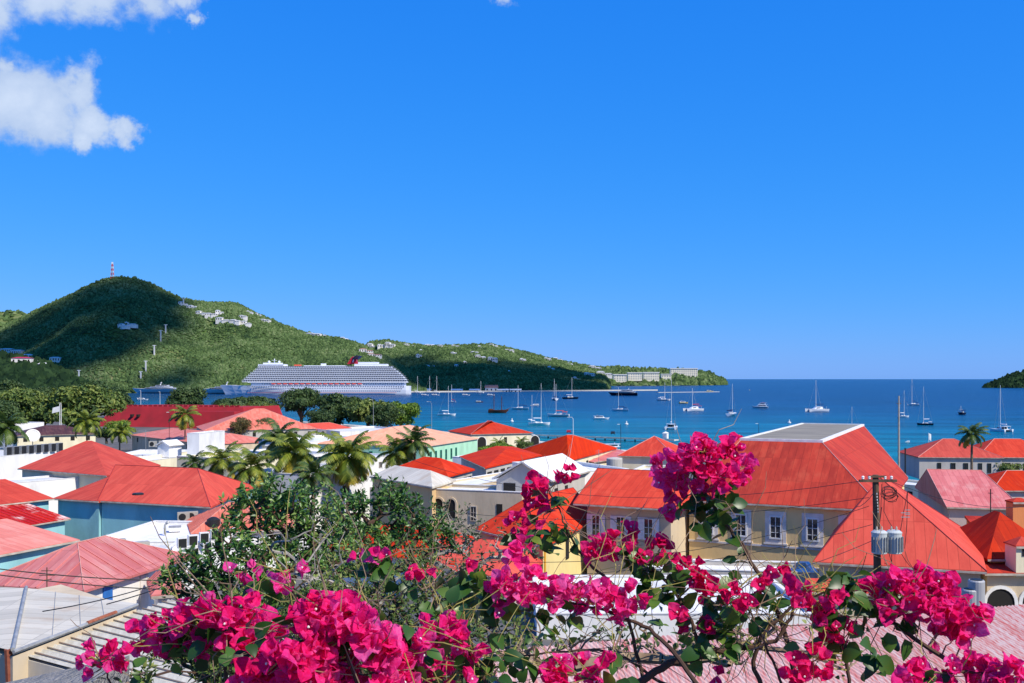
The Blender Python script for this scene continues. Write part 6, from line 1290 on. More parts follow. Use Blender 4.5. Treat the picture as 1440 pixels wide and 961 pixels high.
# houses on the hills: each villa is a stepped pair of blocks with roofs and window rows
def villa(px, py, wpx, hpx, label, seed, cols=None, nm='hillside_villa', blocks=2):
    g = on_land(px, py)
    if g is None: return
    dd = g-Vector((0, 0, CAMH)); g = Vector((0, 0, CAMH))+dd*(1-9.0/dd.length)
    r = random.Random(seed); sc = g.y/F; W = wpx*sc; H = hpx*sc; t = thing(nm, label, 'house', (g.x, g.y, g.z-8.0), r.uniform(-.25, .25)); H += 6.5; w_, r_ = cols or (m_housew, m_whiteroof)
    x = -W/2
    for b in range(blocks):
        bw = W/blocks*(1 if blocks == 1 else r.uniform(.8, 1.1)); bh = H*(1 if b == 0 else r.uniform(.6, .9))+1.5; dp = min(W*.6, 14)
        k = MB(); k.box2((x, -1-b*1.5, 0), (x+bw, dp, bh-1.61)); wl_ = k.build('wall', w_, t)
        k = MB(); y0 = -1.6-b*1.5; k.add([(x-.5, y0, (bh-1.6)), (x+bw+.5, y0, (bh-1.6)), (x+bw+.5, dp+.5, (bh-1.6)), (x-.5, dp+.5, (bh-1.6)), (x+bw*.25, (y0+dp)/2, bh), (x+bw*.75, (y0+dp)/2, bh)], [(0,1,5,4), (1,2,5), (2,3,4,5), (3,0,4), (3,2,1,0)]); k.build('roof', r_, t)
        k = MB(); n = max(2, int(bw/4.5))
        for i in range(n): xx = x+bw*(i+.5)/n; k.box2((xx-.9, -1.15-b*1.5, 8+(bh-9.6)*.3), (xx+.9, -1.01-b*1.5, 8+(bh-9.6)*.8))
        k.build('window_row', m_dark, t); x += bw*.96
VW = [(180,456.5,26,4,'wide white villa alone in the dark of the hillside'),(172,458,14,3,'low white annex left of the lone hillside villa'),(258,428,14,4,'pale block high on the right shoulder of the peak'),(270,433,16,4,'white villa just below the pale shoulder block'),
 (283,441,16,4,'beige villa in the upper hillside row, leftmost'),(297,444,18,4,'beige villa in the upper hillside row, second from left'),(309,440,12,4,'white villa above the upper hillside row'),(314,451,22,5,'long pinkish-white villa at the foot of the upper row'),(330,453,16,4,'white villa right of the long pinkish one'),
 (342,447,12,4,'cream villa in the middle of the stepped hillside group'),(346,456,14,5,'stepped cream villa below the middle of the group'),(350,440,10,3,'small white villa at the skyline dip'),(362,443,10,3,'small cream villa right of the skyline dip'),(372,452,14,3.5,'white villa right of the stepped group'),
 (440,472,22,4,'long white villa on the skyline above the cruise ship'),(460,474,12,3,'cream villa right of the long skyline one'),(484,478,12,4,'yellowish villa near the ridge dip'),(513,485,12,7,'white block topmost in the cluster above the funnel'),(523,490,14,7,'cream block right in the cluster above the funnel'),
 (515,496,20,6,'terracotta-roofed block in the cluster above the funnel'),(527,502,20,5,'lower terracotta block right of the funnel'),(548,489,14,8,'white apartment block right of the funnel cluster'),(537,489,12,5,'cream block between funnel cluster and apartment block'),
 (575,486.5,14,3,'white villa on the ridge skyline, first right of the apartments'),(605,487,16,3,'white villa on the ridge skyline, second from the apartments'),(622,488,14,3,'cream villa on the ridge skyline left of the summit'),(642,488,14,3,'white villa on the ridge skyline nearest the summit'),(676,489,8,3,'small cream villa just left of the ridge summit'),
 (694,486.5,14,3,'white villa on the ridge summit'),(594,494,9,2.5,'tiny white villa below the ridge skyline at left'),(590,501,10,3,'tiny white villa lower on the dark slope at left'),(639,498,11,3,'white villa on the mid slope of the ridge'),(668,497,12,3,'pale villa right of the mid slope villa'),(676,503,15,4,'white villa on the mid slope under the summit'),
 (693,508,14,6,'large pale house on the slope under the summit'),(716,494,14,3,'cream villa on the slope right of the summit'),(735,509,8,5,'narrow pale house right on the mid slope'),(606,517,17,3.5,'long white house alone low on the dark slope'),(645,516,12,3.5,'cottage pair low on the dark slope'),(717,524,5,3,'tiny white hut low on the dark slope'),
 (655,511,7,3,'tiny white hut on the middle of the dark slope'),(771,508,12,5,'white block on the descending ridge'),(786,507,16,4,'long white block right on the descending ridge'),(800,513,12,3,'white villa lower on the descending ridge'),(775,520,10,5,'pale house below the descending ridge blocks'),
 (838,520,20,6,'white apartment row at the ridge end'),(830,529,16,5,'grey apartment block at the ridge end, below'),(851,529,24,7,'long pale apartment block above the black yacht'),(812,534,12,4,'grey house at the foot of the ridge end')]
for i, v in enumerate(VW): villa(*v, seed=i, cols=(m_housew, m_houset if ('terracotta' in v[4]) else m_whiteroof))
for i, v in enumerate([(8,496,20,6,'white house at the upper left edge on the dark spur'),(22,499,18,7,'grey-white house next to the left edge one on the spur'),(36,504,16,6,'long grey house on the spur behind the red-roofed one'),(30,513,26,11,'white three-bay house with red roof on the dark spur'),(58,516,16,6,'low white house right of the red-roofed house'),(77,509,14,7,'white house at the right end of the spur'),(50,512,12,5,'small pale house between the spur houses'),(6,546,26,9,'pale flat-roofed house at the left edge behind the trees')]):
    villa(*v, seed=90+i, cols=(m_housew, m_funr if 'red roof' in v[4] and 'behind' not in v[4] and 'right of' not in v[4] else m_whiteroof), blocks=1)
# hotels on the point
def hotel(px, base_py, wpx, top_py, label, Y, floors):
    sc = Y/F; g = P(px, base_py, Y); H = CAMH+(HY-top_py)*sc-g.z; W = wpx*sc; t = thing('hotel', label, 'hotel', (g.x, Y, g.z-6)); H += 6; dp = 30
    k = MB(); k.box2((-W/2, 0, 0), (W/2, dp, H)); wl_ = k.build('wall', mat('hotel_cream_wall', (.8,.74,.6), (.7,.64,.5), scale=.05), t)
    k = MB(); k.box2((-W/2-2, -2, H+.01), (W/2+2, dp+2, H+3.2)); k.build('roof', m_whiteroof, t)
    for f in range(floors):
        z = 6+(H-6)*(f+.2)/floors; hh = (H-6)/floors*.5; n = int(W/9)
        for i in range(1): 
            k = MB()
            for q in range(n): x = -W/2+W*(q+.5)/n; k.box2((x-1.9, -.6, z), (x+1.9, -.02, z+hh*.8))
            k.build('balcony_row', m_shipd, t)
for a in ((962, 531, 38, 519, 'largest cream hotel block on top of the point', 4480, 5), (893, 534, 20, 525, 'hotel wing on the point, leftmost', 4100, 3), (916, 534.5, 22, 524.5, 'hotel wing on the point right of the leftmost', 4200, 3), (872, 536, 18, 527.5, 'grey hotel wing at the left root of the point', 4050, 3), (937, 534.5, 14, 527, 'small hotel annex beside the largest block', 4300, 2)): hotel(*a)
# breakwater strips in the channel
k = MB(); a = at_sea(926, 552.5); b = at_sea(1012, 551.5); d = b-a; k.box2((0, 0, -.5), (d.length, 9, .9)); t = tag(k.build('breakwater', m_conc), 'thin pale breakwater behind the moored boats off the point', 'breakwater'); t.location = a; t.rotation_euler[2] = math.atan2(d.y, d.x)
# lattice tower on the peak and cableway pylons
def lattice(px, base_py, top_py, w0, w1, label, nm, cat, cross=None, col=True):
    g = on_land(px, base_py+1.5) or P(px, base_py, 2500); sc = g.y/F; H = CAMH+(HY-top_py)*sc-g.z+2; t = thing(nm, label, cat, (g.x, g.y, g.z-2)); ns = 8
    for s in range(ns):
        k = MB(); z0, z1 = H*s/ns, H*(s+1)/ns; a0 = w0+(w1-w0)*s/ns; a1 = w0+(w1-w0)*(s+1)/ns
        c0 = [(-a0, -a0), (a0, -a0), (a0, a0), (-a0, a0)]; c1 = [(-a1, -a1), (a1, -a1), (a1, a1), (-a1, a1)]
        for i in range(4):
            j = (i+1) % 4; k.tube([(*c0[i], z0), (*c1[i], z1)], .62, 4); k.tube([(*c0[i], z0), (*c1[j], z1)], .3, 4); k.tube([(*c0[i], z0), (*c0[j], z0)], .25, 4)
        k.build('lattice_section', (m_orange if (s % 2 == 0 and col) else m_trim), t)
    if cross:
        k = MB(); k.box((0, 0, H), (cross*sc, 1.2, 1.2)); k.build('crossarm', m_trim, t)
lattice(158, 390, 369, 3.4, 1.0, 'red and white lattice radio tower on the summit of the hill', 'radio_tower', 'tower')
for x, y0, y1, l in ((233, 468, 457, 'white cableway pylon, topmost of the line on the hill'), (226, 481, 465, 'white cableway pylon, second from the top'), (217, 499, 486, 'white cableway pylon, middle of the line'), (205, 522, 508, 'white cableway pylon, fourth from the top'), (198, 532, 523, 'white cableway pylon lowest on the hill'), (111, 535, 521, 'white pylon standing alone left of the cableway'), (258, 429, 420, 'pylon beside the shoulder villas')): lattice(x, y0, y1, .7, .7, l, 'cableway_pylon', 'pylon', cross=5, col=False)
# unseen cloud added above the frame, its lobes set to shade hill and ridge
def cloud():
    r = random.Random(5); m_cl, nt, b = newmat('shade_cloud_vapour'); b.inputs['Base Color'].default_value = (.9, .9, .92, 1); b.inputs['Roughness'].default_value = 1; b.inputs['Specular IOR Level'].default_value = 0
    k = MB(); Hc = 5200.0
    tb = nt.nodes.new('ShaderNodeBsdfTransparent'); ms = nt.nodes.new('ShaderNodeMixShader'); ms.inputs[0].default_value = .32; nt.links.new(b.outputs[0], ms.inputs[1]); nt.links.new(tb.outputs[0], ms.inputs[2]); nt.links.new(ms.outputs[0], nt.nodes['Material Output'].inputs[0])
    def over(px, py, dx=0):
        g = on_land(px, py, ['main_hill']); s = (Hc-g.z)/S.z; return g+S*s
    spots = [(20,480,150),(60,462,150),(100,448,150),(140,425,140),(165,405,120),(200,420,130),(228,436,90),(60,500,130),(110,490,140),(150,470,150),(190,458,130),(215,462,90),(10,500,130),(150,498,80),(90,512,80),(232,450,60),(250,458,40)]
    spots += [(215+i*9, 531+(i % 3)*3, 30+(i % 4)*7) for i in range(5)]
    for x, y, rr in list(spots):
        for q in range(4): spots.append((x+r.uniform(-1, 1)*rr*.45, y+r.uniform(-1, 1)*rr*.3, rr*r.uniform(.18, .4)))
    spots = [p for p in spots if on_land(p[0], p[1], ['main_hill']) is not None and p[0] < 262]
    for x, y, rr in spots:
        c = over(x, y); k.ball(c+Vector((r.uniform(-30,30), r.uniform(-30,30), r.uniform(-20,60))), rr*.84*r.uniform(.85, 1.1), 10, (1, 1.15, .2))
    def over2(px, py):
        g = on_land(px, py, ['point_ridge']) or at_sea(px, 552.5); return g+S*((Hc-g.z)/S.z)
    for i in range(16):
        x = 560+i*19; c = over2(x, 524+(i % 3)*5-(4 if i < 3 else 0)+(8 if i > 13 else 0)); k.ball(c+Vector((0, 0, r.uniform(-10, 40))), r.uniform(85, 120), 10, (1, 1.6, .15))
        c = over2(x, 546); k.ball(c+Vector((0, 0, r.uniform(-10, 40))), r.uniform(80, 110), 10, (1, 1.5, .15))
    o = k.build('cloud', m_cl, smooth=True); tag(o, kind='structure')
cloud()
# ------------------------------------------------------------------ shrubs and bougainvillea in the foreground
def scatter(name, shape, faces, pts, dirs, size, matl, parent, seed, roll=True, jit=.5, flat=None):
    """copies of a small bent shape (x width, y along the leaf, z normal), y pointing along dirs"""
    r = np.random.default_rng(seed); n = len(pts); pts = np.asarray(pts, float); d = np.asarray(dirs, float)+r.normal(0, jit, (n, 3)); d /= np.linalg.norm(d, axis=1)[:, None]+1e-9
    up = r.normal(0, 1, (n, 3))+(np.array([0.25, -.35, 1.1]) if flat is None else np.asarray(flat))
    x = np.cross(d, up); x /= np.linalg.norm(x, axis=1)[:, None]+1e-9; z = np.cross(x, d)
    S_ = np.asarray(shape, float); s = (np.asarray(size)*(0.65+.6*r.random(n)))[:, None, None] if np.ndim(size) == 0 else np.asarray(size)[:, None, None]
    V = pts[:, None]+s*(S_[None, :, 0:1]*x[:, None]+S_[None, :, 1:2]*d[:, None]+S_[None, :, 2:3]*z[:, None])
    m = len(S_); Fc = np.asarray(faces)[None]+(np.arange(n)*m)[:, None, None]
    return npmesh(name, V.reshape(-1, 3), Fc.reshape(-1, len(faces[0])), matl, parent, smooth=True)
def leafshape(w, rows=5, fold=.25, curl=.25, heart=.35):
    V = []; Fc = []
    for i in range(rows+1):
        t = i/rows; ww = w*(math.sin(math.pi*(t**(.5+heart*.5)))**.8 if 0 < t < 1 else .02); z = -curl*(t-.3)**2
        V += [(-ww, t, z+fold*ww), (0, t, z), (ww, t, z+fold*ww)]
    for i in range(rows):
        a = i*3; Fc += [(a, a+1, a+4, a+3), (a+1, a+2, a+5, a+4)]
    return V, Fc
LEAF = leafshape(.36); LEAFN = leafshape(.2, rows=3, fold=.3)
BR_V = []; BR_F = []
def _bract():
    V = []; Fc = []; rows = 6
    for i in range(rows+1):
        t = i/rows; ww = .44*[.12, .55, .85, 1.0, .9, .58, .05][i]; out = t; lift = .5*t-.42*t*t
        for k_, u in enumerate((-1, -.5, 0, .5, 1)): V.append((u*ww, out*.95+.02, lift+.22*abs(u)*ww+.05*math.sin(u*5+t*7)+.03*math.cos(u*9-t*5)))
    for i in range(rows):
        for j in range(4): a = i*5+j; Fc.append((a, a+1, a+6, a+5))
    return V, Fc
BR_V, BR_F = _bract()
def m_bloom_mat(name, cols):
    m = leafmat(name, cols, rough=.7, trans=.55, spec=.12, scale=3.0, fine=90); return m
m_bloom = m_bloom_mat('magenta_bougainvillea_bracts', [(.84,.006,.13),(.94,.016,.22),(.97,.05,.33),(.97,.16,.48)])
m_bloomr = m_bloom_mat('crimson_bougainvillea_bracts', [(.80,.005,.09),(.92,.014,.17),(.97,.05,.27)])
m_bgleaf = leafmat('bougainvillea_leaves', [(.012,.04,.006),(.03,.09,.012),(.07,.16,.02),(.2,.26,.03)], rough=.4, trans=.35, spec=.5, scale=1.5)
m_shleaf = leafmat('glossy_shrub_leaves', [(.016,.055,.008),(.045,.12,.018),(.10,.21,.03),(.25,.33,.08)], rough=.4, trans=.22, spec=.5, scale=.9)
m_oleaf = leafmat('olive_undergrowth_leaves', [(.02,.045,.01),(.06,.11,.02),(.14,.19,.035),(.3,.32,.08)], rough=.55, trans=.25, spec=.35, scale=1.2)
m_grleaf = leafmat('grey_green_shrub_leaves', [(.02,.04,.015),(.055,.085,.035),(.13,.16,.08)], rough=.6, trans=.2, spec=.3, scale=1.2)
m_twig = mat('pale_brown_twigs', (.34,.24,.15), (.16,.1,.06), rough=.85, scale=9); m_twigd = mat('dark_brown_twigs', (.1,.055,.035), (.05,.028,.02), rough=.85, scale=9); m_twiggy = mat('grey_bare_twigs', (.4,.36,.3), (.22,.19,.16), rough=.9, scale=9)
m_ywig = mat('yellow_green_young_stems', (.4,.34,.08), (.25,.2,.06), rough=.7, scale=9)
def grow(root, pts, r):
    """branch skeleton: every point joins the nearest node already nearer the root"""
    pts = sorted(pts, key=lambda p: (p-root).length); nodes = [root]; par = [-1]
    P_ = np.array([root]); 
    for p in pts:
        d = np.linalg.norm(P_-np.array(p), axis=1); dr = np.linalg.norm(P_-np.array(root), axis=1)
        c = d+dr*.25; i = int(np.argmin(c)); nodes.append(p); par.append(i); P_ = np.vstack([P_, np.array(p)])
        m = (nodes[i]+p)/2+Vector((r.uniform(-1, 1), r.uniform(-1, 1), r.uniform(-.2, 1)))*d[i]*.1
        nodes.append(m); par.append(i); par[-2] = len(nodes)-1; P_ = np.vstack([P_, np.array(m)])
    cnt = [0]*len(nodes)
    ch = {}
    for i, p in enumerate(par): ch.setdefault(p, []).append(i)
    order = []; st = [0]
    while st: a = st.pop(); order.append(a); st += ch.get(a, [])
    for a in reversed(order):
        cnt[a] += 1
        if par[a] >= 0: cnt[par[a]] += cnt[a]
    return nodes, par, cnt
def shrub(name, label, root, ells, leaf, lm, size, per, spread, seed, tw=m_twigd, r0=.0022, bare=0.0, cat='shrub', trunk_name='branches'):
    r = random.Random(seed); root = Vector(root); t = thing(name, label, cat, root)
    pts = []
    for px, py, rx, ry, Y, n in ells:
        if seed in (31, 32) and py < 760: py += 12
        for _ in range(n):
            a = r.uniform(0, 6.28); q = math.sqrt(r.random()); p = P(px+rx*q*math.cos(a), py+ry*q*math.sin(a), Y+r.uniform(-1, 1)*rx/F*Y*.8); pts.append(p)
    nodes, par, cnt = grow(root, pts, r); k = MB()
    for i, p in enumerate(nodes):
        if par[i] < 0: continue
        a = nodes[par[i]]; k.tube([a-root, p-root], [r0*cnt[par[i]]**.48*1.0, r0*cnt[i]**.48], 5 if cnt[i] > 20 else 4, cap=False)
    k.build(trunk_name, tw, t)
    Pp = []; Dd = []
    for p in pts:
        if r.random() < bare: continue
        n = int(per*r.uniform(.5, 1.5)); c = p-root; ax = Vector((r.gauss(0, .5), r.gauss(0, .5), 1)).normalized()
        for j in range(n):
            d = Vector((r.gauss(0, 1), r.gauss(0, 1), r.gauss(.35, .8))).normalized(); Pp.append(c+ax*r.uniform(-1, 1)*spread+d*spread*.35*r.random()); Dd.append(d)
    shp = leaf; scatter('leaves', shp[0], shp[1], Pp, Dd, size, lm, t, seed, jit=.3)
    return t
def root_at(px, Y, z=None): p = P(px, 600, Y); p.z = ground(Y) if z is None else z; return p
shrub('shrub', 'tall dark green shrub with small glossy leaves, left half of the thicket', root_at(430, 11), [(385,688,50,26,11,48),(430,700,50,30,11,50),(350,705,40,26,11,34),(325,752,26,30,10.6,20),(395,745,60,40,11,64),(455,745,45,45,11,50),(300,800,46,30,10,38),(262,800,26,26,10,12),(350,800,55,40,10.4,52),(420,810,70,46,10.5,70),(242,822,22,18,10,8),(315,842,60,24,10,34)],
      LEAFN, m_shleaf, .068, 18, .08, 31, r0=.0042)
shrub('shrub', 'dark green shrub with glossy leaves, right half of the thicket', root_at(545, 12.5), [(545,690,44,26,12.5,44),(530,728,50,36,12.5,50),(585,722,40,30,12.5,34),(490,720,34,40,12.3,34),(500,775,50,40,12,44),(560,775,50,36,12,30),(620,745,26,22,12.6,16)],
      LEAFN, m_shleaf, .072, 18, .08, 32, r0=.0045)
shrub('bare_twig_shrub', 'grey-green half-bare shrub in front of the tan arched wall', root_at(635, 14), [(630,735,42,30,14,34),(610,765,45,30,13.6,26),(660,745,26,26,14,14),(690,770,40,26,13,26),(740,760,26,22,12.6,14),(650,800,40,24,12.6,16)],
      LEAFN, m_grleaf, .06, 12, .1, 33, tw=m_twiggy, r0=.004, bare=.35)
shrub('bare_twig_shrub', 'pale bare-stemmed shrub reaching up between the two dark green shrubs', root_at(470, 9.5), [(440,775,60,50,9.5,34),(520,795,80,40,9.5,30),(400,770,40,40,9.5,16)],
      LEAFN, m_grleaf, .045, 6, .06, 34, tw=m_twiggy, r0=.003, bare=.6)
shrub('undergrowth_bush', 'fine-leaved olive undergrowth bush behind the big magenta masses', root_at(480, 6.2, 22.5), [(470,865,120,50,6.2,200),(360,860,80,36,6.2,110),(580,850,80,50,6.4,140),(650,850,60,50,6.4,90),(540,800,100,36,6.8,80),(420,920,160,50,6,150),(600,930,110,46,6,110),(690,900,50,50,6.2,40)],
      LEAFN, m_oleaf, .034, 14, .05, 35, r0=.0018)
shrub('undergrowth_bush', 'small leafy bush overhanging the zinc lean-to at lower left', root_at(260, 5, 22.5), [(250,905,50,24,5,50),(300,920,50,34,5,50),(330,955,50,20,5,30),(205,948,16,10,4.6,6)], LEAFN, m_oleaf, .034, 14, .045, 36, r0=.0018)
shrub('undergrowth_bush', 'twiggy sparse bush before the peeling corrugated roof', root_at(740, 5, 22.5), [(720,890,50,40,5,34),(760,920,60,30,5,30),(880,900,60,40,5,30),(1000,900,60,50,5,44),(1060,870,60,40,5,30),(1170,900,50,50,5,22)], LEAF, m_oleaf, .03, 6, .05, 37, tw=m_twig, r0=.0022, bare=.45)
SPN = 0
def spray(label, path, rad, blooms, leaves=(), bm=None, bs=.03, ls=.046, tw=m_twigd, twigs=8, seed=1, tangle=0):
    """a bougainvillea shoot: path (px,py,Y) from its foot outward, bloom heads (px,py,rx,ry,flowers), leaf groups (px,py,r,n)"""
    r = random.Random(seed); pts = [P(*p) for p in path]; root = pts[0]
    # smooth the path
    sm = []
    for i in range(len(pts)-1):
        p0 = pts[max(i-1, 0)]; p1 = pts[i]; p2 = pts[i+1]; p3 = pts[min(i+2, len(pts)-1)]
        for q in range(6): u = q/6; sm.append(.5*((2*p1)+(p2-p0)*u+(2*p0-5*p1+4*p2-p3)*u*u+(3*p1-p0-3*p2+p3)*u**3))
    sm.append(pts[-1]); n = len(sm)
    t = thing('bougainvillea_shoot', label, 'bougainvillea', root); k = MB()
    sm2 = [sm[i]+Vector((r.gauss(0, 1), 0, r.gauss(0, 1)))*.002 for i in range(n)]
    k.tube([p-root for p in sm2], [rad*(1-.75*i/(n-1)) for i in range(n)], 7); k.build('stem', tw, t)
    if leaves or tangle:
        kk = MB()
    def near(p): return min(sm, key=lambda q: (q-p).length)
    def twig(a, b, w, mb):
        m = a.lerp(b, .5)+Vector((r.uniform(-1, 1), r.uniform(-.5, .5), r.uniform(-.3, 1)))*(b-a).length*.15; m2 = a.lerp(b, .8)+Vector((r.uniform(-1, 1), 0, r.uniform(-1, 1)))*(b-a).length*.06
        mb.tube([a-root, m-root, m2-root, b-root], [w, w*.8, w*.65, w*.4], 4)
    for (px, py, rx, ry, nf) in blooms:
        nf = max(2, int(nf*.56))
        if 53 <= seed <= 57: py += 13
        c0 = near(P(px, py, path[-1][2])); Yc = c0.y+r.uniform(-.06, .06); c = P(px, py, Yc); sx = rx*.86/F*Yc; sz = ry*.86/F*Yc; sy = min(sx, sz)*1.0
        tb = MB(); twig(c0, c, .0022, tb); Pp = []; Dd = []; Sz = []
        for i in range(nf):
            d = Vector((r.gauss(0, 1), r.gauss(-.25, 1), r.gauss(0, 1))).normalized(); q = r.uniform(.55, 1.0)
            if r.random() < .25: q = r.uniform(.1, .6)
            p = c+Vector((d.x*sx, d.y*sy, d.z*sz))*q
            if i % 4 == 0: twig(c, p, .0011, tb)
            ax = (d*.9+Vector((r.gauss(0, .5), r.gauss(-.3, .5), r.gauss(.25, .5)))).normalized(); u = ax.orthogonal().normalized(); w = ax.cross(u); a0 = r.uniform(0, 6.28); s = bs*.96*r.uniform(.75, 1.25)
            tilt = r.uniform(.45, 1.1)
            for j in range(3):
                a = a0+j*2.094+r.uniform(-.15, .15); o = u*math.cos(a)+w*math.sin(a); y = (o*math.sin(tilt)+ax*math.cos(tilt)).normalized(); Pp.append(p-root); Dd.append((y, o, ax)); Sz.append(s*r.uniform(.85, 1.15))
        head = tb.build('flower_stalks', m_twig if r.random() < .5 else m_ywig, t)
        Yd = np.array([d[0] for d in Dd]); Ax = np.array([d[2] for d in Dd]); X = np.cross(Yd, Ax); X /= np.linalg.norm(X, axis=1)[:, None]; Zv = np.cross(X, Yd)
        Sh = np.array(BR_V); s = np.array(Sz)[:, None, None]; Vv = np.array(Pp)[:, None]+s*(Sh[None, :, 0:1]*X[:, None]+Sh[None, :, 1:2]*Yd[:, None]+Sh[None, :, 2:3]*Zv[:, None])
        Fc = (np.array(BR_F)[None]+(np.arange(len(Pp))*len(BR_V))[:, None, None]).reshape(-1, 4)
        npmesh('flower_cluster', Vv.reshape(-1, 3), Fc, bm or m_bloom, t, smooth=True)
        # tiny cream true flowers inside some of the bracts
        wf = MB()
        for i in range(0, len(Pp), 12):
            a = Vector(Pp[i]); b = a+Vector(Ax[i])*.016; wf.tube([a, b], [.0007, .0011], 4); wf.ball(b, .0026, 3)
        if len(wf.v): wf.build('cream_florets', m_trim, head)
    Pl = []; Dl = []
    for (px, py, rr, nl) in leaves:
        c0 = near(P(px, py, path[-1][2])); c = P(px, py, c0.y)
        for i in range(nl):
            d = Vector((r.gauss(0, 1), r.gauss(-.2, .8), r.gauss(-.1, .8))).normalized(); p = c+Vector((r.gauss(0, .6)*rr/F*c.y, r.gauss(0, .4)*rr/F*c.y, r.gauss(0, .6)*rr/F*c.y))
            Pl.append(p-root); Dl.append(d)
            if i % 2 == 0: twig(c0.lerp(c, r.random()), p, .001, kk)
    for i in range(tangle):
        a = sm[r.randrange(n//3, n)]; b = a+Vector((r.gauss(0, 1), r.gauss(0, .6), r.gauss(.2, 1)))*.09; twig(a, b, .0014, kk)
    if leaves: scatter('leaves', LEAF[0], LEAF[1], Pl, Dl, ls, m_bgleaf, t, seed+5, jit=.25, flat=(.2, -.9, .9))
    if leaves or tangle: kk.build('side_twigs', m_ywig if r.random() < .4 else m_twig, t)
    return t
# right-hand tall shoot with the largest head
spray('tall arching shoot carrying the largest magenta head against the sea', [(1130,1000,2.6),(1100,880,2.55),(1062,800,2.55),(1020,735,2.5),(985,690,2.5),(975,660,2.5)], .0075,
      [(935,668,26,30,34),(962,640,24,22,30),(990,636,30,22,42),(1022,640,26,24,36),(1043,660,18,22,20),(985,668,34,24,40),(1020,672,30,16,18),(946,715,11,20,12),(955,690,14,12,8)],
      [(975,712,18,12),(1005,722,22,12),(1020,745,20,8),(1010,698,24,7),(1030,800,18,7),(1000,655,14,2),(1075,835,14,5)], seed=41, bs=.031, tangle=26, twigs=8)
spray('slender shoot with small crimson hanging head, left of the hall roof', [(915,1010,2.6),(898,930,2.6),(870,835,2.6),(822,785,2.6),(800,752,2.6),(785,715,2.6),(770,690,2.6)], .0055,
      [(757,690,17,22,30),(798,664,15,10,14),(757,714,9,8,5),(722,738,16,9,9),(745,733,12,12,8)], [(790,706,10,4),(770,738,16,6),(795,752,12,6),(738,748,14,5),(775,775,14,5),(815,765,14,5)], bm=m_bloomr, seed=42, bs=.029, tangle=26)
spray('dark wine-coloured shaded head before the hall windows', [(990,920,2.5),(960,850,2.5),(920,800,2.5),(880,775,2.5),(855,765,2.5)], .005,
      [(835,770,14,18,14),(862,760,22,14,20),(885,755,14,10,9),(850,785,10,10,5),(928,772,16,16,14),(945,790,16,10,8),(905,790,16,8,8),(968,800,16,16,12),(990,815,22,16,20),(1005,832,18,14,12)], [(880,782,16,8),(905,800,20,12),(940,815,26,14),(925,840,24,12),(960,840,20,8)], bm=m_bloomr, seed=43, tangle=22)
spray('wide magenta band of blossoms left of centre right, above the peeling roof', [(1000,990,2.3),(930,900,2.35),(880,870,2.4),(820,850,2.4),(760,838,2.4),(700,820,2.4)], .006,
      [(712,822,20,20,24),(740,815,22,14,18),(740,840,26,12,18),(772,838,22,18,26),(800,822,16,14,14),(815,838,22,22,30),(845,838,22,24,30),(872,852,20,20,22),(886,838,16,14,12),(722,780,12,14,9),(735,795,12,10,7),(700,862,12,10,5)],
      [(680,835,24,12),(700,855,26,12),(660,845,22,7),(760,872,26,12),(800,878,22,8),(640,850,20,6),(668,810,14,5)], seed=44, tangle=30)
spray('shoot with red head in the middle of the white roof, right of centre', [(1120,1010,2.4),(1085,930,2.4),(1060,870,2.4),(1040,840,2.4),(1036,830,2.4)], .004, [(1036,832,13,11,10),(1075,828,14,9,8),(985,875,22,16,14),(955,870,14,12,7),(1088,800,8,7,3),(1055,850,12,8,4)], [(1000,860,24,10),(1015,885,24,12),(980,900,22,9),(1060,855,18,6),(1030,905,20,6)], bm=m_bloomr, seed=45, tangle=28)
spray('long diagonal magenta cluster left of the utility pole foot', [(1200,1010,2.3),(1190,930,2.3),(1175,880,2.3),(1150,850,2.3),(1130,825,2.3)], .005, [(1124,835,14,20,18),(1142,855,18,18,22),(1163,868,22,18,26),(1180,885,16,14,14),(1172,840,12,12,8),(1150,930,26,20,22),(1120,940,16,16,10),(1165,905,16,14,10),(1130,955,20,12,12)], [(1180,905,20,6),(1130,925,18,5),(1150,880,18,4),(1190,830,16,6)], bm=m_bloomr, seed=46, tangle=24)
spray('biggest deep magenta mass at right, below the transformer pole', [(1430,1010,2.3),(1340,935,2.3),(1250,870,2.3),(1260,845,2.3),(1290,835,2.3)], .007, [(1265,835,26,24,36),(1300,828,32,26,50),(1330,840,24,26,36),(1305,858,30,20,34),(1345,868,22,18,24),(1372,875,18,14,14),(1318,890,18,14,14),(1340,900,16,10,8),(1230,825,18,10,10),(1215,838,14,12,8),(1250,858,16,10,8)],
      [(1228,872,22,8),(1255,890,22,7),(1275,872,18,4),(1215,850,24,9),(1190,820,20,7),(1240,850,20,7)], seed=47, bs=.034, tangle=26)
spray('low magenta cluster along the bottom right corner', [(1500,1000,2.1),(1430,960,2.1),(1360,945,2.1),(1300,950,2.1)], .005, [(1275,950,18,14,14),(1300,955,20,12,14),(1350,942,24,14,24),(1385,945,24,14,24),(1418,948,22,14,22),(1440,958,20,14,14),(1290,935,12,9,5)], [(1240,945,20,6),(1225,925,18,4),(1320,960,18,4)], seed=48, bs=.031, tangle=10)
spray('magenta cluster at the bottom edge, centre right', [(900,1010,2.2),(850,965,2.2),(810,950,2.2)], .004, [(790,945,28,16,26),(820,938,18,14,16),(765,952,20,12,14),(845,945,14,16,10)], [(730,960,22,8),(740,930,16,5),(870,950,16,5)], seed=49, tangle=12)
spray('thick dark horizontal branch crossing the bottom of the peeling roof', [(880,975,2.5),(930,940,2.5),(990,920,2.5),(1040,912,2.5),(1090,900,2.5),(1110,870,2.5),(1120,845,2.5)], .011, [(1010,950,16,10,7)], [(1015,880,26,9),(1000,935,22,6)], seed=50, tangle=40)
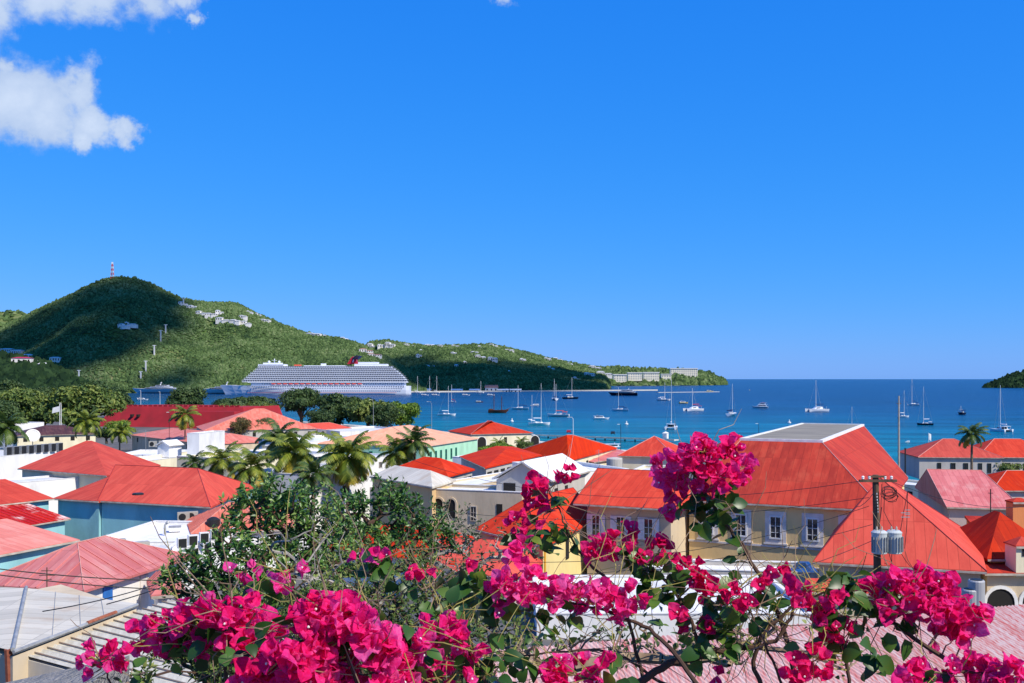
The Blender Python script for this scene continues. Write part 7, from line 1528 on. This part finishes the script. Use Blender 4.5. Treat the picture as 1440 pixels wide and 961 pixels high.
spray('dark branch rising from the bottom toward the pole at right', [(1085,1000,2.5),(1060,930,2.5),(1085,880,2.5),(1150,835,2.5),(1200,838,2.5)], .007, [(1225,822,12,9,5)], [(1180,840,22,8),(1090,850,18,5)], seed=51, tangle=40)
spray('thin branch stretching left across the peeling roof ridge', [(1010,985,2.6),(930,960,2.6),(870,920,2.6),(800,915,2.6),(700,925,2.6),(610,915,2.6)], .005, [], [(745,905,18,5),(780,925,18,4),(640,940,22,8)], seed=52, tangle=46)
# left-hand masses
spray('left end cluster of the great magenta mass, reaching over the zinc roof', [(330,1010,1.95),(310,930,1.95),(280,900,1.95),(240,880,1.95)], .005, [(205,885,18,20,16),(232,872,24,24,28),(265,880,20,16,16),(258,850,14,14,8),(240,915,10,12,5),(275,862,14,14,8)], [(262,895,24,12),(285,880,18,7),(300,905,24,8),(245,910,22,8)], seed=53, bs=.03, tangle=26, ls=.04)
spray('second left mass with paler magenta blossoms and curling stems', [(380,1010,1.9),(370,940,1.9),(340,890,1.9),(320,860,1.9)], .005, [(298,845,22,18,18),(325,868,24,22,26),(350,890,26,22,28),(305,880,20,18,16),(345,850,22,18,18),(375,868,16,14,9),(372,900,16,14,9),(290,905,12,10,4)], [(330,905,24,10),(365,925,24,9),(300,900,20,6)], seed=54, bs=.034, tangle=34, ls=.04)
spray('largest bright magenta mass at lower left centre', [(520,1020,1.8),(500,950,1.8),(480,900,1.8),(465,860,1.8)], .006, [(440,858,26,22,30),(470,850,30,22,34),(455,885,26,20,24),(410,915,30,24,34),(375,930,30,22,30),(430,940,36,22,40),(470,925,24,20,24),(345,945,24,16,18),(400,950,36,14,26),(480,950,26,16,20)], [(440,910,22,6),(360,905,20,6),(500,905,20,6),(330,920,20,5),(425,875,14,3)], seed=55, bs=.037, tangle=26, ls=.038)
spray('rounded magenta mass right of the largest one at lower centre', [(600,1020,1.85),(580,950,1.85),(550,900,1.85),(520,870,1.85)], .006, [(505,870,24,22,28),(530,890,26,22,30),(500,905,22,20,22),(550,910,24,20,24),(520,935,30,22,32),(560,940,26,18,22),(540,955,34,12,22),(480,885,14,14,8),(575,900,16,14,9)], [(560,880,20,6),(590,925,22,7),(510,955,16,3)], seed=56, bs=.036, tangle=26, ls=.038)
spray('pinkish magenta mass leading right along the undergrowth', [(700,1010,2.1),(680,950,2.1),(650,905,2.1),(610,885,2.1)], .005, [(600,880,18,16,14),(625,875,24,16,22),(648,882,18,14,14),(600,905,24,18,20),(635,915,22,18,18),(660,905,14,16,9),(590,940,24,18,18),(620,950,22,12,12),(680,890,9,8,3),(655,945,14,12,6)], [(650,860,18,5),(670,920,24,10),(620,900,18,5),(640,955,24,9),(690,950,22,9)], seed=57, bs=.03, tangle=30, ls=.04)
spray('small separate magenta cluster over the grey wall end, bottom left', [(165,1010,1.9),(155,960,1.9),(140,930,1.9)], .003, [(112,928,14,10,8),(138,918,16,12,14),(162,925,14,10,9),(182,930,12,9,6),(135,945,10,8,4)], [(150,945,12,3),(200,945,14,5)], seed=58, bs=.026, tangle=6, ls=.03)
# a few lone blossoms standing above the masses
spray('two lone small blossoms on thin stalks above the left mass', [(400,960,2.2),(380,880,2.2),(350,830,2.2),(340,805,2.2)], .002, [(327,808,8,7,3),(354,803,8,8,3),(342,826,7,6,2)], [(365,822,10,3)], seed=59, tangle=4)
spray('three lone blossoms on stalks between shrub and masses', [(420,960,2.2),(415,880,2.2),(405,830,2.2),(402,805,2.2)], .002, [(396,804,7,6,2),(412,800,9,8,4),(400,822,6,7,2)], [(390,850,14,3)], seed=60, tangle=4)
spray('two lone blossoms with green leaves high in the middle undergrowth', [(560,960,2.4),(540,880,2.4),(525,810,2.4),(522,785,2.4)], .002, [(522,780,11,7,4),(503,790,7,6,2)], [(535,795,14,6),(515,808,14,4)], seed=61, tangle=8)
spray('small red blossoms scattered along a thin twig at centre', [(640,960,2.5),(620,870,2.5),(600,820,2.5),(580,800,2.5)], .002, [(578,800,5,5,2),(597,800,6,8,3),(548,783,5,4,1),(735,768,8,10,5),(655,795,4,4,1)], [(610,850,20,5),(560,830,16,4),(665,825,20,7)], bm=m_bloomr, seed=62, tangle=16)
